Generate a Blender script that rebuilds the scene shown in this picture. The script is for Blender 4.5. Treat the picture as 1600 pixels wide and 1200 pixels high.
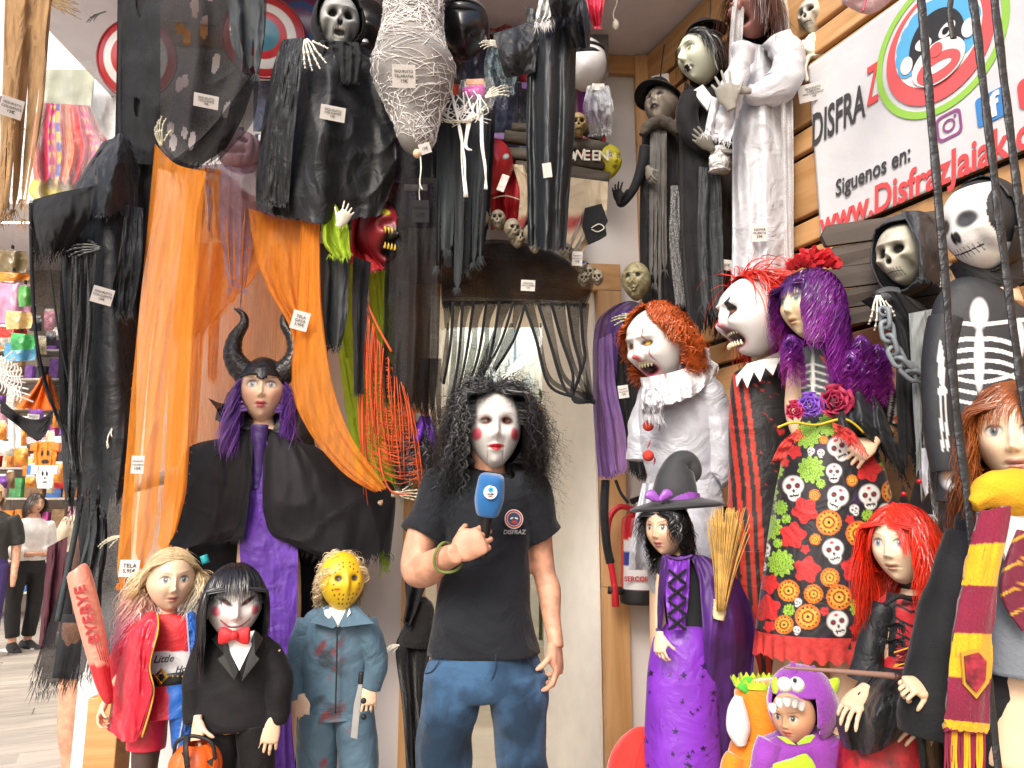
import bpy, math, random
import numpy as np
from mathutils import Matrix, Vector
for o in list(bpy.data.objects): bpy.data.objects.remove(o)
SC = bpy.context.scene
COL = SC.collection
RAD = math.radians
# ------------------------------------------------------------------ camera, sky, sun, exposure
FPX, PITCH, CAMZ = 1186.0, RAD(10), 1.35
cd = bpy.data.cameras.new('camera'); cam = bpy.data.objects.new('camera', cd); COL.objects.link(cam)
cam.location = (0, 0, CAMZ); cam.rotation_euler = (RAD(90) + PITCH, 0, 0)
cd.sensor_fit = 'HORIZONTAL'; cd.sensor_width = 36; cd.lens = 36 * FPX / 1600; cd.clip_end = 200; cd.clip_start = .05
SC.camera = cam
W = bpy.data.worlds.new('World'); SC.world = W; W.use_nodes = True
wn = W.node_tree
sky = wn.nodes.new('ShaderNodeTexSky'); sky.sky_type = 'NISHITA'; sky.sun_disc = False
SUN_EL, SUN_AZ = 40, 202      # azimuth, clockwise from +Y: the light comes from behind and left of the camera
sky.sun_elevation = RAD(SUN_EL); sky.sun_rotation = RAD(SUN_AZ); sky.dust_density = 4; sky.ozone_density = .4
bg = wn.nodes['Background']; bg.inputs[1].default_value = .15
wn.links.new(sky.outputs[0], bg.inputs[0])
sd = bpy.data.lights.new('sun', 'SUN'); sun = bpy.data.objects.new('sun', sd); COL.objects.link(sun)
sd.energy = 1.5; sd.angle = RAD(22); sd.color = (1, .95, .88)
sun.rotation_euler = (RAD(90 - SUN_EL), 0, RAD(-SUN_AZ) + math.pi)
sun.location = (-1, -2, 6)
SC.view_settings.view_transform = 'Standard'; SC.view_settings.look = 'None'; SC.view_settings.gamma = 1
SC.view_settings.exposure = .74
SC.view_settings.use_white_balance = True; SC.view_settings.white_balance_temperature = 6400
SC.cycles.max_bounces = 5; SC.cycles.diffuse_bounces = 3; SC.cycles.glossy_bounces = 2; SC.cycles.adaptive_threshold = .02; SC.cycles.transparent_max_bounces = 12; SC.cycles.use_denoising = True
SC.cycles.caustics_reflective = False; SC.cycles.caustics_refractive = False

# ------------------------------------------------------------------ helpers
cP, sP = math.cos(PITCH), math.sin(PITCH)
def PV(u, v, Y):
    dx = (np.asarray(u, float) - 800) / FPX; dy = -(np.asarray(v, float) - 600) / FPX
    y = cP - dy * sP; z = sP + dy * cP; t = np.asarray(Y, float) / y
    return np.stack(np.broadcast_arrays(dx * t, y * t, CAMZ + z * t), -1)
def P(u, v, Y): return PV(u, v, Y)
def mpp(v, Y):                     # metres per photograph pixel at that row and depth
    dy = -(v - 600) / FPX
    return Y / (cP - dy * sP) / FPX
def H(s):
    s = s.lstrip('#'); r = []
    for i in (0, 2, 4):
        x = int(s[i:i+2], 16) / 255
        r.append(x / 12.92 if x <= .04045 else ((x + .055) / 1.055) ** 2.4)
    return tuple(r)
def A(x): return np.asarray(x, float)
def nrm(v):
    v = A(v); return v / np.maximum(np.linalg.norm(v, axis=-1, keepdims=True), 1e-9)
def vn(p, seed=0, k=5):            # smooth pseudo noise in [-1, 1] for points (..., d)
    p = A(p); g = np.random.default_rng(seed); o = 0
    for i in range(k):
        d = g.normal(size=p.shape[-1]); d /= np.linalg.norm(d)
        o = o + np.sin(p @ d * g.uniform(.6, 1.7) + g.uniform(0, 6.28) + 1.3 * np.sin(p @ np.roll(d, 1) * .8 + i))
    return o / (k * .75)
def cr(C, n):                      # Catmull-Rom through control rows C at n uniform samples (or at given parameters)
    C = A(C); m = len(C)
    t = np.linspace(0, m - 1, n) if np.isscalar(n) else A(n) * (m - 1)
    if m == 2:
        f = t.reshape((-1,) + (1,) * (C.ndim - 1)); return C[0] * (1 - f) + C[1] * f
    i = np.clip(t.astype(int), 0, m - 2); f = (t - i).reshape((-1,) + (1,) * (C.ndim - 1))
    a, b, c, d = C[np.maximum(i - 1, 0)], C[i], C[i + 1], C[np.minimum(i + 2, m - 1)]
    return .5 * (2 * b + (c - a) * f + (2 * a - 5 * b + 4 * c - d) * f * f + (3 * b - a - 3 * c + d) * f ** 3)
def gf(nr, nc, close=False):       # quad faces of a grid of nr rows and nc columns
    i, j = np.meshgrid(np.arange(nr - 1), np.arange(nc if close else nc - 1), indexing='ij')
    j2 = (j + 1) % nc
    return np.stack([i * nc + j, i * nc + j2, (i + 1) * nc + j2, (i + 1) * nc + j], -1).reshape(-1, 4)
class G:                           # collects vertices and faces of one mesh
    def __init__(s): s.v = []; s.f = []; s.n = 0; s.c = []
    def add(s, V, F, c=None):
        V = A(V).reshape(-1, 3); s.v.append(V)
        s.f += [tuple(int(x) + s.n for x in q) for q in F]; s.n += len(V)
        if c is not None:
            c = A(c); s.c.append(np.tile(c, (len(V), 1)) if c.ndim == 1 else c.reshape(-1, 3))
        return s
    def mk(s, name, mat, parent=None, **k):
        return mk(name, np.concatenate(s.v), s.f, mat, parent, cols=np.concatenate(s.c) if s.c else None, **k)
def T(name, label, cat, loc=(0, 0, 0), group=None):
    o = bpy.data.objects.new(name, None); COL.objects.link(o); o.location = Vector([float(x) for x in loc]); o.empty_display_size = .05
    o['label'] = label; o['category'] = cat
    if group: o['group'] = group
    return o
def par(o, parent):
    if parent is not None:
        o.parent = parent
        m = Matrix.Identity(4); q = parent
        while q is not None: m = q.matrix_basis @ m if q.parent is None else q.matrix_parent_inverse @ q.matrix_basis @ m; q = q.parent
        o.matrix_parent_inverse = m.inverted()
def mk(name, V, F, mat, parent=None, cols=None, smooth=True, label=None, cat=None, group=None, kind=None, remesh=0, smoothit=0, bevel=0, solid=0, sub=0):
    me = bpy.data.meshes.new(name); V = A(V).reshape(-1, 3)
    if isinstance(F, np.ndarray): F = F.tolist()
    me.from_pydata(V.tolist(), [], F)
    if smooth: me.polygons.foreach_set('use_smooth', np.ones(len(me.polygons), bool))
    if cols is not None:
        at = me.color_attributes.new('Col', 'FLOAT_COLOR', 'POINT'); c = np.ones((len(V), 4)); c[:, :3] = A(cols)
        at.data.foreach_set('color', c.ravel())
    me.materials.append(mat)
    o = bpy.data.objects.new(name, me); COL.objects.link(o); par(o, parent)
    if label: o['label'] = label
    if cat: o['category'] = cat
    if group: o['group'] = group
    if kind: o['kind'] = kind
    if remesh:
        m = o.modifiers.new('remesh', 'REMESH'); m.mode = 'VOXEL'; m.voxel_size = remesh; m.use_smooth_shade = True
    if smoothit:
        m = o.modifiers.new('smooth', 'SMOOTH'); m.iterations = smoothit; m.factor = .5
    if solid:
        m = o.modifiers.new('solid', 'SOLIDIFY'); m.thickness = solid; m.offset = 0
    if bevel:
        m = o.modifiers.new('bevel', 'BEVEL'); m.width = bevel; m.segments = 2; m.limit_method = 'ANGLE'
    if sub:
        m = o.modifiers.new('sub', 'SUBSURF'); m.levels = sub; m.render_levels = sub
    return o
BOXF = [(0, 1, 3, 2), (4, 6, 7, 5), (0, 4, 5, 1), (2, 3, 7, 6), (0, 2, 6, 4), (1, 5, 7, 3)]
def boxv(c, d, M=None):
    V = A([(x, y, z) for x in (-.5, .5) for y in (-.5, .5) for z in (-.5, .5)]) * A(d)
    if M is not None: V = V @ A(M)[:3, :3].T
    return V + A(c)
def box(name, c, d, mat, parent=None, M=None, bevel=.004, **k):
    return mk(name, boxv(c, d, M), BOXF, mat, parent, smooth=False, bevel=bevel, **k)
def frames(path, up=(0, 0, 1)):
    path = A(path); t = nrm(np.gradient(path, axis=0)); n = np.zeros_like(t)
    u = A(up); u = u - t[0] * (u @ t[0])
    if np.linalg.norm(u) < 1e-3: u = np.cross(t[0], (.3, .9, .1))
    for i in range(len(t)):
        u = u - t[i] * (u @ t[i]); u = u / max(np.linalg.norm(u), 1e-9); n[i] = u
    return t, n, np.cross(t, n)
def tb(ctrl, rows=16, seg=14, up=(0, 1, 0), wr=0, wf=30, seed=0, cap=True, pw=2.0, wz=1.0):
    """lofted tube through control points (x,y,z,r) or (x,y,z,rx,ry); ry lies along up"""
    C = cr([(list(c) + [c[3]])[:5] for c in ctrl], rows); p = C[:, :3]; t, n, b = frames(p, up)
    a = np.linspace(0, 2 * np.pi, seg, endpoint=False); ca, sa = np.cos(a), np.sin(a)
    ca = np.sign(ca) * abs(ca) ** (2 / pw); sa = np.sign(sa) * abs(sa) ** (2 / pw)
    V = p[:, None] + b[:, None] * (C[:, 3, None] * ca)[..., None] + n[:, None] * (C[:, 4, None] * sa)[..., None]
    if wr:
        q = V.copy() * wf; q[..., 2] *= wz
        w = vn(q, seed); w = np.abs(w) ** .7 * np.sign(w) + .5 * vn(q * 2.3, seed + 1)
        V = V + nrm(V - p[:, None]) * (w * wr)[..., None]
    V = V.reshape(-1, 3); F = gf(rows, seg, True).tolist()
    if cap: F += [tuple(range(seg))[::-1], tuple((rows - 1) * seg + i for i in range(seg))]
    return V, F
def xf(V, M):
    M = A(M); return A(V) @ M[:3, :3].T + M[:3, 3]
def MX(loc=(0, 0, 0), rz=0, rx=0, ry=0, s=1):
    return A(Matrix.Translation(Vector([float(x) for x in loc])) @ Matrix.Rotation(RAD(rz), 4, 'Z') @ Matrix.Rotation(RAD(rx), 4, 'X') @ Matrix.Rotation(RAD(ry), 4, 'Y') @ Matrix.Scale(s, 4))

# ------------------------------------------------------------------ materials (all procedural)
MATS = {}
def mat(name, col=(.5, .5, .5), rough=.7, var=.12, vs=12, bump=.25, bs=220, sheen=0, metal=0, spec=.5, vcol=False, alpha=1, trans=0, coat=0, wr=0, ws=9, aniso=0, subs=0, emit=0, weave=False, stretch=None, vc=.2):
    """col base colour; var/vs colour variation; bump/bs fine relief; wr/ws larger creases; alpha open weave; trans light passing through cloth"""
    if name in MATS: return MATS[name]
    m = bpy.data.materials.new(name); MATS[name] = m; m.use_nodes = True; nt = m.node_tree; N = nt.nodes; L = nt.links
    b = N['Principled BSDF']; out = N['Material Output']
    tc = N.new('ShaderNodeTexCoord'); mp = N.new('ShaderNodeMapping'); L.new(tc.outputs['Object'], mp.inputs[0])
    if stretch: mp.inputs['Scale'].default_value = stretch
    n1 = N.new('ShaderNodeTexNoise'); n1.inputs['Scale'].default_value = vs; n1.inputs['Detail'].default_value = 6; L.new(mp.outputs[0], n1.inputs[0])
    r = N.new('ShaderNodeMapRange'); r.inputs[1].default_value = .5 - vc; r.inputs[2].default_value = .5 + vc; r.inputs[3].default_value = 1 - var; r.inputs[4].default_value = 1 + var
    L.new(n1.outputs[0], r.inputs[0])
    mx = N.new('ShaderNodeMix'); mx.data_type = 'RGBA'; mx.blend_type = 'MULTIPLY'; mx.inputs[0].default_value = 1
    if vcol:
        at = N.new('ShaderNodeAttribute'); at.attribute_name = 'Col'; L.new(at.outputs[0], mx.inputs[6])
    else: mx.inputs[6].default_value = (*col[:3], 1)
    L.new(r.outputs[0], mx.inputs[7]); L.new(mx.outputs[2], b.inputs['Base Color'])
    b.inputs['Roughness'].default_value = rough; b.inputs['Metallic'].default_value = metal; b.inputs['Specular IOR Level'].default_value = spec
    b.inputs['Sheen Weight'].default_value = sheen; b.inputs['Sheen Roughness'].default_value = .4; b.inputs['Coat Weight'].default_value = coat; b.inputs['Coat Roughness'].default_value = .12
    b.inputs['Anisotropic'].default_value = aniso
    if subs: b.inputs['Subsurface Weight'].default_value = subs; b.inputs['Subsurface Radius'].default_value = (.012, .005, .003); b.inputs['Subsurface Scale'].default_value = .5
    if emit: b.inputs['Emission Color'].default_value = (*col[:3], 1); b.inputs['Emission Strength'].default_value = emit
    n2 = N.new('ShaderNodeTexNoise'); n2.inputs['Scale'].default_value = bs; n2.inputs['Detail'].default_value = 2; L.new(mp.outputs[0], n2.inputs[0])
    bp = N.new('ShaderNodeBump'); bp.inputs['Strength'].default_value = bump; bp.inputs['Distance'].default_value = .002; L.new(n2.outputs[0], bp.inputs['Height'])
    if wr:
        n3 = N.new('ShaderNodeTexNoise'); n3.inputs['Scale'].default_value = ws; n3.inputs['Detail'].default_value = 3; n3.inputs['Distortion'].default_value = 1.2; L.new(mp.outputs[0], n3.inputs[0])
        b3 = N.new('ShaderNodeBump'); b3.inputs['Strength'].default_value = wr; b3.inputs['Distance'].default_value = .03; L.new(n3.outputs[0], b3.inputs['Height']); L.new(bp.outputs[0], b3.inputs['Normal'])
        L.new(b3.outputs[0], b.inputs['Normal'])
    else: L.new(bp.outputs[0], b.inputs['Normal'])
    sh = b.outputs[0]
    if trans:
        tr = N.new('ShaderNodeBsdfTranslucent'); L.new(mx.outputs[2], tr.inputs[0]); ms = N.new('ShaderNodeMixShader'); ms.inputs[0].default_value = trans
        L.new(sh, ms.inputs[1]); L.new(tr.outputs[0], ms.inputs[2]); sh = ms.outputs[0]
    if alpha < 1:
        tp = N.new('ShaderNodeBsdfTransparent'); ms = N.new('ShaderNodeMixShader')
        n4 = N.new('ShaderNodeTexNoise'); n4.inputs['Scale'].default_value = 320 if not weave else 60; n4.inputs['Detail'].default_value = 2; L.new(mp.outputs[0], n4.inputs[0])
        n5 = N.new('ShaderNodeTexNoise'); n5.inputs['Scale'].default_value = 6; n5.inputs['Detail'].default_value = 4; L.new(mp.outputs[0], n5.inputs[0])
        ad = N.new('ShaderNodeMath'); ad.operation = 'ADD'; L.new(n4.outputs[0], ad.inputs[0]); L.new(n5.outputs[0], ad.inputs[1])
        rg = N.new('ShaderNodeMapRange'); rg.inputs[1].default_value = .6; rg.inputs[2].default_value = 1.4; rg.inputs[3].default_value = max(0, alpha * 2 - 1) if alpha > .5 else 0; rg.inputs[4].default_value = min(1, alpha * 2)
        L.new(ad.outputs[0], rg.inputs[0]); L.new(rg.outputs[0], ms.inputs[0]); L.new(tp.outputs[0], ms.inputs[1]); L.new(sh, ms.inputs[2]); sh = ms.outputs[0]
    if sh is not b.outputs[0]: L.new(sh, out.inputs[0])
    return m
def wood(name, c1, c2, axis_scale=(1.2, 14, 14), rough=.5):
    if name in MATS: return MATS[name]
    m = mat(name, c1, rough, bump=.15, bs=60); nt = m.node_tree; N = nt.nodes; L = nt.links; b = N['Principled BSDF']
    tc = N.new('ShaderNodeTexCoord'); mp = N.new('ShaderNodeMapping'); mp.inputs['Scale'].default_value = axis_scale; L.new(tc.outputs['Object'], mp.inputs[0])
    oi = N.new('ShaderNodeObjectInfo'); ad = N.new('ShaderNodeVectorMath'); ad.operation = 'ADD'; L.new(mp.outputs[0], ad.inputs[0])
    sc = N.new('ShaderNodeMath'); sc.operation = 'MULTIPLY'; sc.inputs[1].default_value = 37; L.new(oi.outputs['Random'], sc.inputs[0]); L.new(sc.outputs[0], ad.inputs[1])
    n = N.new('ShaderNodeTexNoise'); n.inputs['Scale'].default_value = 1.6; n.inputs['Detail'].default_value = 8; n.inputs['Distortion'].default_value = .8; L.new(ad.outputs[0], n.inputs[0])
    cr_ = N.new('ShaderNodeValToRGB'); cr_.color_ramp.elements[0].position = .3; cr_.color_ramp.elements[0].color = (*c2, 1); cr_.color_ramp.elements[1].position = .65; cr_.color_ramp.elements[1].color = (*c1, 1)
    L.new(n.outputs[0], cr_.inputs[0])
    hs = N.new('ShaderNodeHueSaturation'); mr = N.new('ShaderNodeMapRange'); mr.inputs[3].default_value = .85; mr.inputs[4].default_value = 1.12; L.new(oi.outputs['Random'], mr.inputs[0]); L.new(mr.outputs[0], hs.inputs['Value']); L.new(cr_.outputs[0], hs.inputs['Color'])
    L.new(hs.outputs[0], b.inputs['Base Color']); return m
black = mat('black_cloth', H('#1c1c1f'), .78, sheen=.1, wr=.25, ws=9, var=.4, spec=.25, bump=.5, bs=380)
blackgloss = mat('black_satin', H('#222427'), .48, sheen=.05, wr=.35, ws=14, var=.4, spec=.35, bump=.4, bs=380)
greytatter = mat('grey_black_tatter', H('#33373a'), .7, wr=.2, ws=12, var=.85, vs=3, stretch=(6, 6, .6), spec=.3, bump=.5, bs=300)
sheer = mat('black_sheer', H('#0f0e10'), .9, alpha=.74, var=.3, spec=.1)
sheerd = mat('black_sheer_dense', H('#18181b'), .75, alpha=.86, var=.4, spec=.3, wr=.2, ws=10, bump=.6, bs=300)
sheer2 = mat('black_sheer_thin', H('#1a1716'), .8, alpha=.55, wr=.3, var=.3)
orange = mat('orange_gauze', H('#ffa23e'), .9, trans=.4, alpha=.76, var=.1, vs=3, stretch=(10, 10, .8), bump=.9, bs=420, spec=.15)
orangethin = mat('orange_gauze_thin', H('#ffbe84'), .9, trans=.45, alpha=.66, var=.15, vs=3, stretch=(14, 14, .8))
whitepaint = mat('white_wall_paint', H('#d9d6d6'), .75, var=.05, vs=2, bump=.1, bs=90)
paper = mat('tag_paper', H('#eceae6'), .7, var=.03)
ink = mat('black_ink', H('#151515'), .6, var=0)
redink = mat('red_ink', H('#c8232b'), .6, var=0)
bone = mat('bone_plastic', H('#c9c2a8'), .5, var=.25, vs=30, bump=.4)
bonew = mat('pale_bone_plastic', H('#dcd8c8'), .5, var=.18, vs=30)
skin_man = mat('skin', H('#cf9a7e'), .52, var=.16, vs=30, vc=.12, bump=.35, bs=260, subs=.15)
skin_dummy = mat('mannequin_skin', H('#e0bf9f'), .38, var=.03, bump=.05)
vface = mat('painted_face', vcol=True, rough=.42, var=.03, bump=.12, bs=180)
vcloth = mat('printed_cloth', vcol=True, rough=.62, var=.1, sheen=.15, wr=.5, ws=9)
vsatin = mat('printed_satin', vcol=True, rough=.33, var=.1, wr=.5, ws=9)
vhair = mat('wig_hair', vcol=True, rough=.3, var=.1, spec=.6, bump=0)
vhairdry = mat('frizzy_wig_hair', vcol=True, rough=.42, var=.2, spec=.7, bump=0)

# ------------------------------------------------------------------ soft things: cloth, tags, text
def interp(C, s, t, n=96):
    C = A(C); D = cr(C, n); D = np.swapaxes(cr(np.swapaxes(D, 0, 1), n), 0, 1)
    y = np.clip(t, 0, 1) * (n - 1); x = np.clip(s, 0, 1) * (n - 1)
    i = np.clip(y.astype(int), 0, n - 2); j = np.clip(x.astype(int), 0, n - 2); fy = (y - i)[..., None]; fx = (x - j)[..., None]
    return D[i, j] * (1 - fy) * (1 - fx) + D[i + 1, j] * fy * (1 - fx) + D[i, j + 1] * (1 - fy) * fx + D[i + 1, j + 1] * fy * fx
def drape(name, m, rows, Y, parent=None, nu=70, nv=80, folds=6, amp=.03, rag=.06, ragf=14, strips=0, gap=.55, ts=.45, wander=.02, seed=0, paint=None, hole=0, wrink=.006, **k):
    """cloth hung through rows of (u, v[, depth offset]); strips > 0 tears it into ribbons below ts"""
    C = [[(list(q) + [0])[:3] for q in r] for r in rows]; g = np.random.default_rng(seed + 11); out = G()
    def surf(s, t):
        s1 = np.clip(s, 0, 1); q = interp(C, s1, t)
        z2 = np.stack([s1 * folds * 3.4 + .5 * np.sin(2.1 * t + seed), t * 1.3], -1); w = vn(z2, seed, 4) * 1.15 + .22 * vn(z2 * A([2.1, 1.6]), seed + 1, 4)
        w = np.tanh(w * 1.3); cr1 = vn(np.stack([s1 * 9 + t * 6, t * 11 - s1 * 3], -1), seed + 2); cr1 = (1 - np.abs(cr1)) ** 3
        d = amp * (.35 + .65 * np.minimum(1, t * 1.8)) * w * .85 - wrink * .9 * cr1 + wrink * .4 * vn(np.stack([s1 * 34, t * 22], -1), seed + 3)
        return PV(q[..., 0], q[..., 1], Y + q[..., 2] + d)
    fray = rag >= .06
    def threads(E, k=1.0):          # loose threads along a torn edge
        q = np.repeat(A(E), 2 if k == 1 else 1, 0); n = len(q); q = q + g.normal(size=(n, 3)) * A([.004, .003, 0]); l = k * g.uniform(.006, .045, (n, 1)) * min(1, rag * 6)
        e = np.concatenate([g.normal(size=(n, 1)) * .3 * l, g.normal(size=(n, 1)) * .2 * l, -l], 1); w_ = A([.0009, 0, 0]); V5 = np.stack([q - w_, q + w_, q + e * .5 + w_, q + e * .5 - w_, q + e], 1).reshape(-1, 3)
        b5 = np.arange(n) * 5; out.add(V5, [(int(x), int(x) + 1, int(x) + 2, int(x) + 3) for x in b5] + [(int(x) + 3, int(x) + 2, int(x) + 4) for x in b5])
    if not strips:
        s = np.linspace(0, 1, nu); t = np.linspace(0, 1, nv); S, TT = np.meshgrid(s, t)
        e = (vn(np.stack([s * ragf * 3, s * 0], -1), seed + 5) * .5 + .5) * rag + g.random(nu) * rag * .5
        TT = TT * (1 - e[None, :]); se = (vn(np.stack([t * 9, t * 0 + 1], -1), seed + 6)) * rag * .25
        S2 = S + (se * (TT.mean(1)))[:, None] * (S - .5) * 2
        V = surf(S2, TT).reshape(-1, 3); F = gf(nv, nu)
        if hole:
            ct = np.stack([S, TT], -1).reshape(-1, 2); kill = np.zeros(len(ct), bool)
            for i in range(hole):
                h = g.random(2) * [.8, .75] + [.1, .1]; kill |= ((ct[:, 0] - h[0]) / .02) ** 2 + ((ct[:, 1] - h[1]) / g.uniform(.015, .05)) ** 2 < 1
            F = F[~kill[F].any(1)]
        out.add(V, F, paint(S, TT).reshape(-1, 3) if paint else None)
        if fray and not paint: threads(V.reshape(nv, nu, 3)[-1])
    else:
        ed = np.concatenate([[0], np.sort(np.linspace(0, 1, strips + 1)[1:-1] + g.uniform(-.3, .3, strips - 1) / strips), [1]])
        n1 = max(5, nu // strips)
        for a in range(strips):
            s0, s1 = ed[a], ed[a + 1]; c = (s0 + s1) / 2; tsl = ts * g.uniform(.7, 1.25); tm = 1 - rag * g.random() ** .7
            t = np.linspace(0, tm, nv); x = np.linspace(-1, 1, n1); f = np.clip((t - tsl) / max(1e-3, 1 - tsl), 0, 1)
            wdt = (s1 - s0) / 2 * (1 - gap * g.uniform(.6, 1.3) * f ** .7 * (1 - .3 * np.sin(t * 17 + a)))
            wdt = np.maximum(wdt, .04 * (s1 - s0)) * np.clip((tm - t) / .05 + .35, 0, 1)
            cen = c + wander * vn(np.stack([t * 6 + a * 3, t * 0], -1), seed + a) * f
            S = cen[:, None] + wdt[:, None] * x[None] * (1 + .12 * vn(np.stack([t * 40, t * 0 + a], -1), seed + a + 50)[:, None] * f[:, None]); TT = np.repeat(t[:, None], n1, 1)
            VV = surf(S, TT); out.add(VV, gf(nv, n1), paint(S, TT).reshape(-1, 3) if paint else None)
            if fray and not paint: threads(VV[-1]); threads(VV[int(nv * ts):, 0][::4], .35); threads(VV[int(nv * ts):, -1][::4], .35)
    return out.mk(name, m, parent, **k)
def basis(c, n, up=(0, 0, 1), roll=0):
    """matrix with Z along n, Y near up, at c"""
    n = nrm(n); u = A(up) - n * (A(up) @ n); u = nrm(u); x = np.cross(u, n); r = RAD(roll)
    x2 = x * math.cos(r) + u * math.sin(r); u2 = -x * math.sin(r) + u * math.cos(r)
    M = np.eye(4); M[:3, 0] = x2; M[:3, 1] = u2; M[:3, 2] = n; M[:3, 3] = c; return M
def text(name, s, M, h, m, parent=None, shear=0, off=0, ext=.0006, space=1, align='CENTER'):
    c = bpy.data.curves.new(name, 'FONT'); c.body = s; c.size = h; c.align_x = align; c.align_y = 'CENTER'; c.shear = shear; c.offset = off; c.extrude = ext; c.space_character = space; c.resolution_u = 3
    c.materials.append(m); o = bpy.data.objects.new(name, c); COL.objects.link(o); o.matrix_world = Matrix(M.tolist())
    if parent is not None:
        mw = Matrix(M.tolist()); o.matrix_basis = mw; par(o, parent)
    return o
def price_tag(parent, u, v, Y, w=30, h=34, roll=0, lines=('ESQUELETO', 'COLGANTE', '15€'), yaw=0):
    c = P(u, v, Y); s = mpp(v, Y); n = nrm(A([0, 0, CAMZ]) - c); n = nrm(n + A([math.sin(RAD(yaw)), 0, 0]) + A([0, 0, -.12])); M = basis(c, n, roll=roll)
    w *= s; h *= s; V = boxv((0, 0, 0), (w, h, .0012)); V = V.copy(); V[:, 2] += .12 * (V[:, 0] ** 2) / w
    o = mk('price_tag', xf(V, M), BOXF, paper, parent, smooth=False)
    k = len(lines)
    for i, l in enumerate(lines):
        z = h * .62 * (.5 - (i + .5) / k); M2 = M.copy(); M2[:3, 3] = xf([[0, z, .0018 + .031 * w]], M)[0]
        text('lettering', l, M2, min(h * .62 / k * 1.05, w * 1.35 / max(4, len(l))), ink, o, ext=.0002)
    return o

# ------------------------------------------------------------------ heads, hands, hair
def g2(fx, fz, cx, cz, sx, sz): return np.exp(-((fx - cx) / sx) ** 2 - ((fz - cz) / sz) ** 2)
def EL(fx, fz, cx, cz, rx, rz, soft=.25):
    q = np.sqrt(((fx - cx) / rx) ** 2 + ((fz - cz) / rz) ** 2); return np.clip((1 + soft - q) / (2 * soft), 0, 1)
FACE = [(.36, .26, .3, .07, .03), (.38, .06, .21, .13, -.085), (.38, .055, .15, .085, .05), (0, .05, .09, .16, .05), (0, -.14, .09, .14, .08), (0, -.26, .1, .075, .11), (.12, -.29, .055, .05, .05),
        (.5, -.24, .28, .24, .06), (0, -.5, .2, .04, .045), (0, -.61, .17, .05, .055), (0, -.555, .22, .018, -.045), (0, -.88, .2, .13, .08), (.26, -.5, .1, .16, -.02), (0, .55, .5, .25, .03)]
SKULL = [(.36, .05, .23, .17, -.34), (.36, .28, .3, .07, .09), (0, -.26, .1, .13, -.2), (0, -.02, .1, .12, .07), (.62, -.16, .2, .1, .12), (.58, -.5, .16, .24, -.2), (0, -.55, .3, .2, .08), (0, -.9, .25, .1, .1), (0, .5, .5, .25, .03)]
CLOWN = [(.36, .26, .3, .07, .09), (.38, .07, .19, .1, -.13), (0, -.02, .1, .2, .1), (0, -.25, .14, .1, .24), (.5, -.22, .22, .16, .14), (0, -.58, .34, .16, -.3), (0, -.92, .25, .12, .16), (.3, .45, .4, .2, .05)]
def head(name, Mh, paint, m, parent, bumps=FACE, W=.73, D=.86, jaw=.36, na=110, ne=100, solidback=True, half=False, relief=0, label=None):
    a0 = np.linspace(-np.pi, np.pi, na, endpoint=False); a = a0 - .55 * np.sin(a0); e = np.linspace(-np.pi / 2 + .02, np.pi / 2 - .02, ne)
    if half: a0 = np.linspace(-np.pi, np.pi, na); a = (a0 - .3 * np.sin(a0)) * .56
    Az, El = np.meshgrid(a, e)
    x = np.sin(Az) * np.cos(El); y = -np.cos(Az) * np.cos(El); z = np.sin(El)
    q = 1 - np.clip(-z, 0, 1) ** 1.6 * jaw; x = x * q * W * (1 + .05 * np.clip(z, 0, 1)); y = np.where(y < 0, y * (1 - .12 * np.clip(-z, 0, 1) ** 2), y * (1 - .35 * np.clip(-z, 0, 1) ** 1.2)) * D
    fx, fz = x / W, z; wf = np.clip(-y / D * 2.2, 0, 1); d = 0
    for cx, cz, sx, sz, am in bumps:
        d = d + am * (g2(fx, fz, cx, cz, sx, sz) + (g2(fx, fz, -cx, cz, sx, sz) if cx else 0))
    if relief: d = d + relief * vn(np.stack([fx * 9, fz * 13], -1), 4)
    y = y - d * wf; V = np.stack([x, y, z], -1)
    c = paint(fx, fz, y < .1) if paint else None
    F = gf(ne, na, not half)
    o = mk(name, xf(V.reshape(-1, 3), Mh), F, m, parent, cols=None if c is None else c.reshape(-1, 3), label=label, solid=.003 if half else 0)
    return o
def lay(base, shape): return np.tile(A(base), shape + (1,))
def over(c, msk, col): return c * (1 - msk[..., None]) + A(col) * msk[..., None]
def doll(skin='#dfbd9c', lip='#c9736a', iris='#5a6a70', brow='#7a5a45', blush=0, lid='#3a2a25', shadow=None):
    def f(x, z, fr):
        c = lay(H(skin), x.shape); ax = np.abs(x)
        if blush: c = over(c, blush * EL(ax, z, .52, -.28, .28, .2, .9), H('#d98a80'))
        if shadow: c = over(c, .8 * EL(ax, z, .38, .13, .26, .13, .6), H(shadow))
        c = over(c, EL(ax, z - .12 * (ax - .38), .4, .275, .2, .024, .6) * .75, H(brow)); c = over(c, EL(ax, z, .385, .068, .215, .112, .15), H(lid)); c = over(c, EL(ax, z, .385, .05, .195, .085, .15), H('#d4ccc2'))
        c = over(c, EL(ax, z, .375, .058, .095, .095, .15), A(H(iris)) * .6); c = over(c, EL(ax, z, .375, .052, .075, .075, .2), H(iris)); c = over(c, EL(ax, z, .375, .055, .04, .042, .2), H('#0a0a0a')); c = over(c, EL(ax, z, .35, .085, .018, .018, .3), H('#ffffff'))
        c = over(c, np.clip(EL(ax, z, .075, -.5, .16, .045) + EL(x, z, 0, -.595, .18, .06), 0, 1), H(lip)); c = over(c, EL(ax, z, .07, -.345, .04, .02, .6) * .6, A(H(skin)) * .35)
        c = over(c, EL(x, z, 0, -.552, .21, .011, .6), H('#6a3030')); return np.where(fr[..., None], c, A(H(skin)))
    return f
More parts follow.
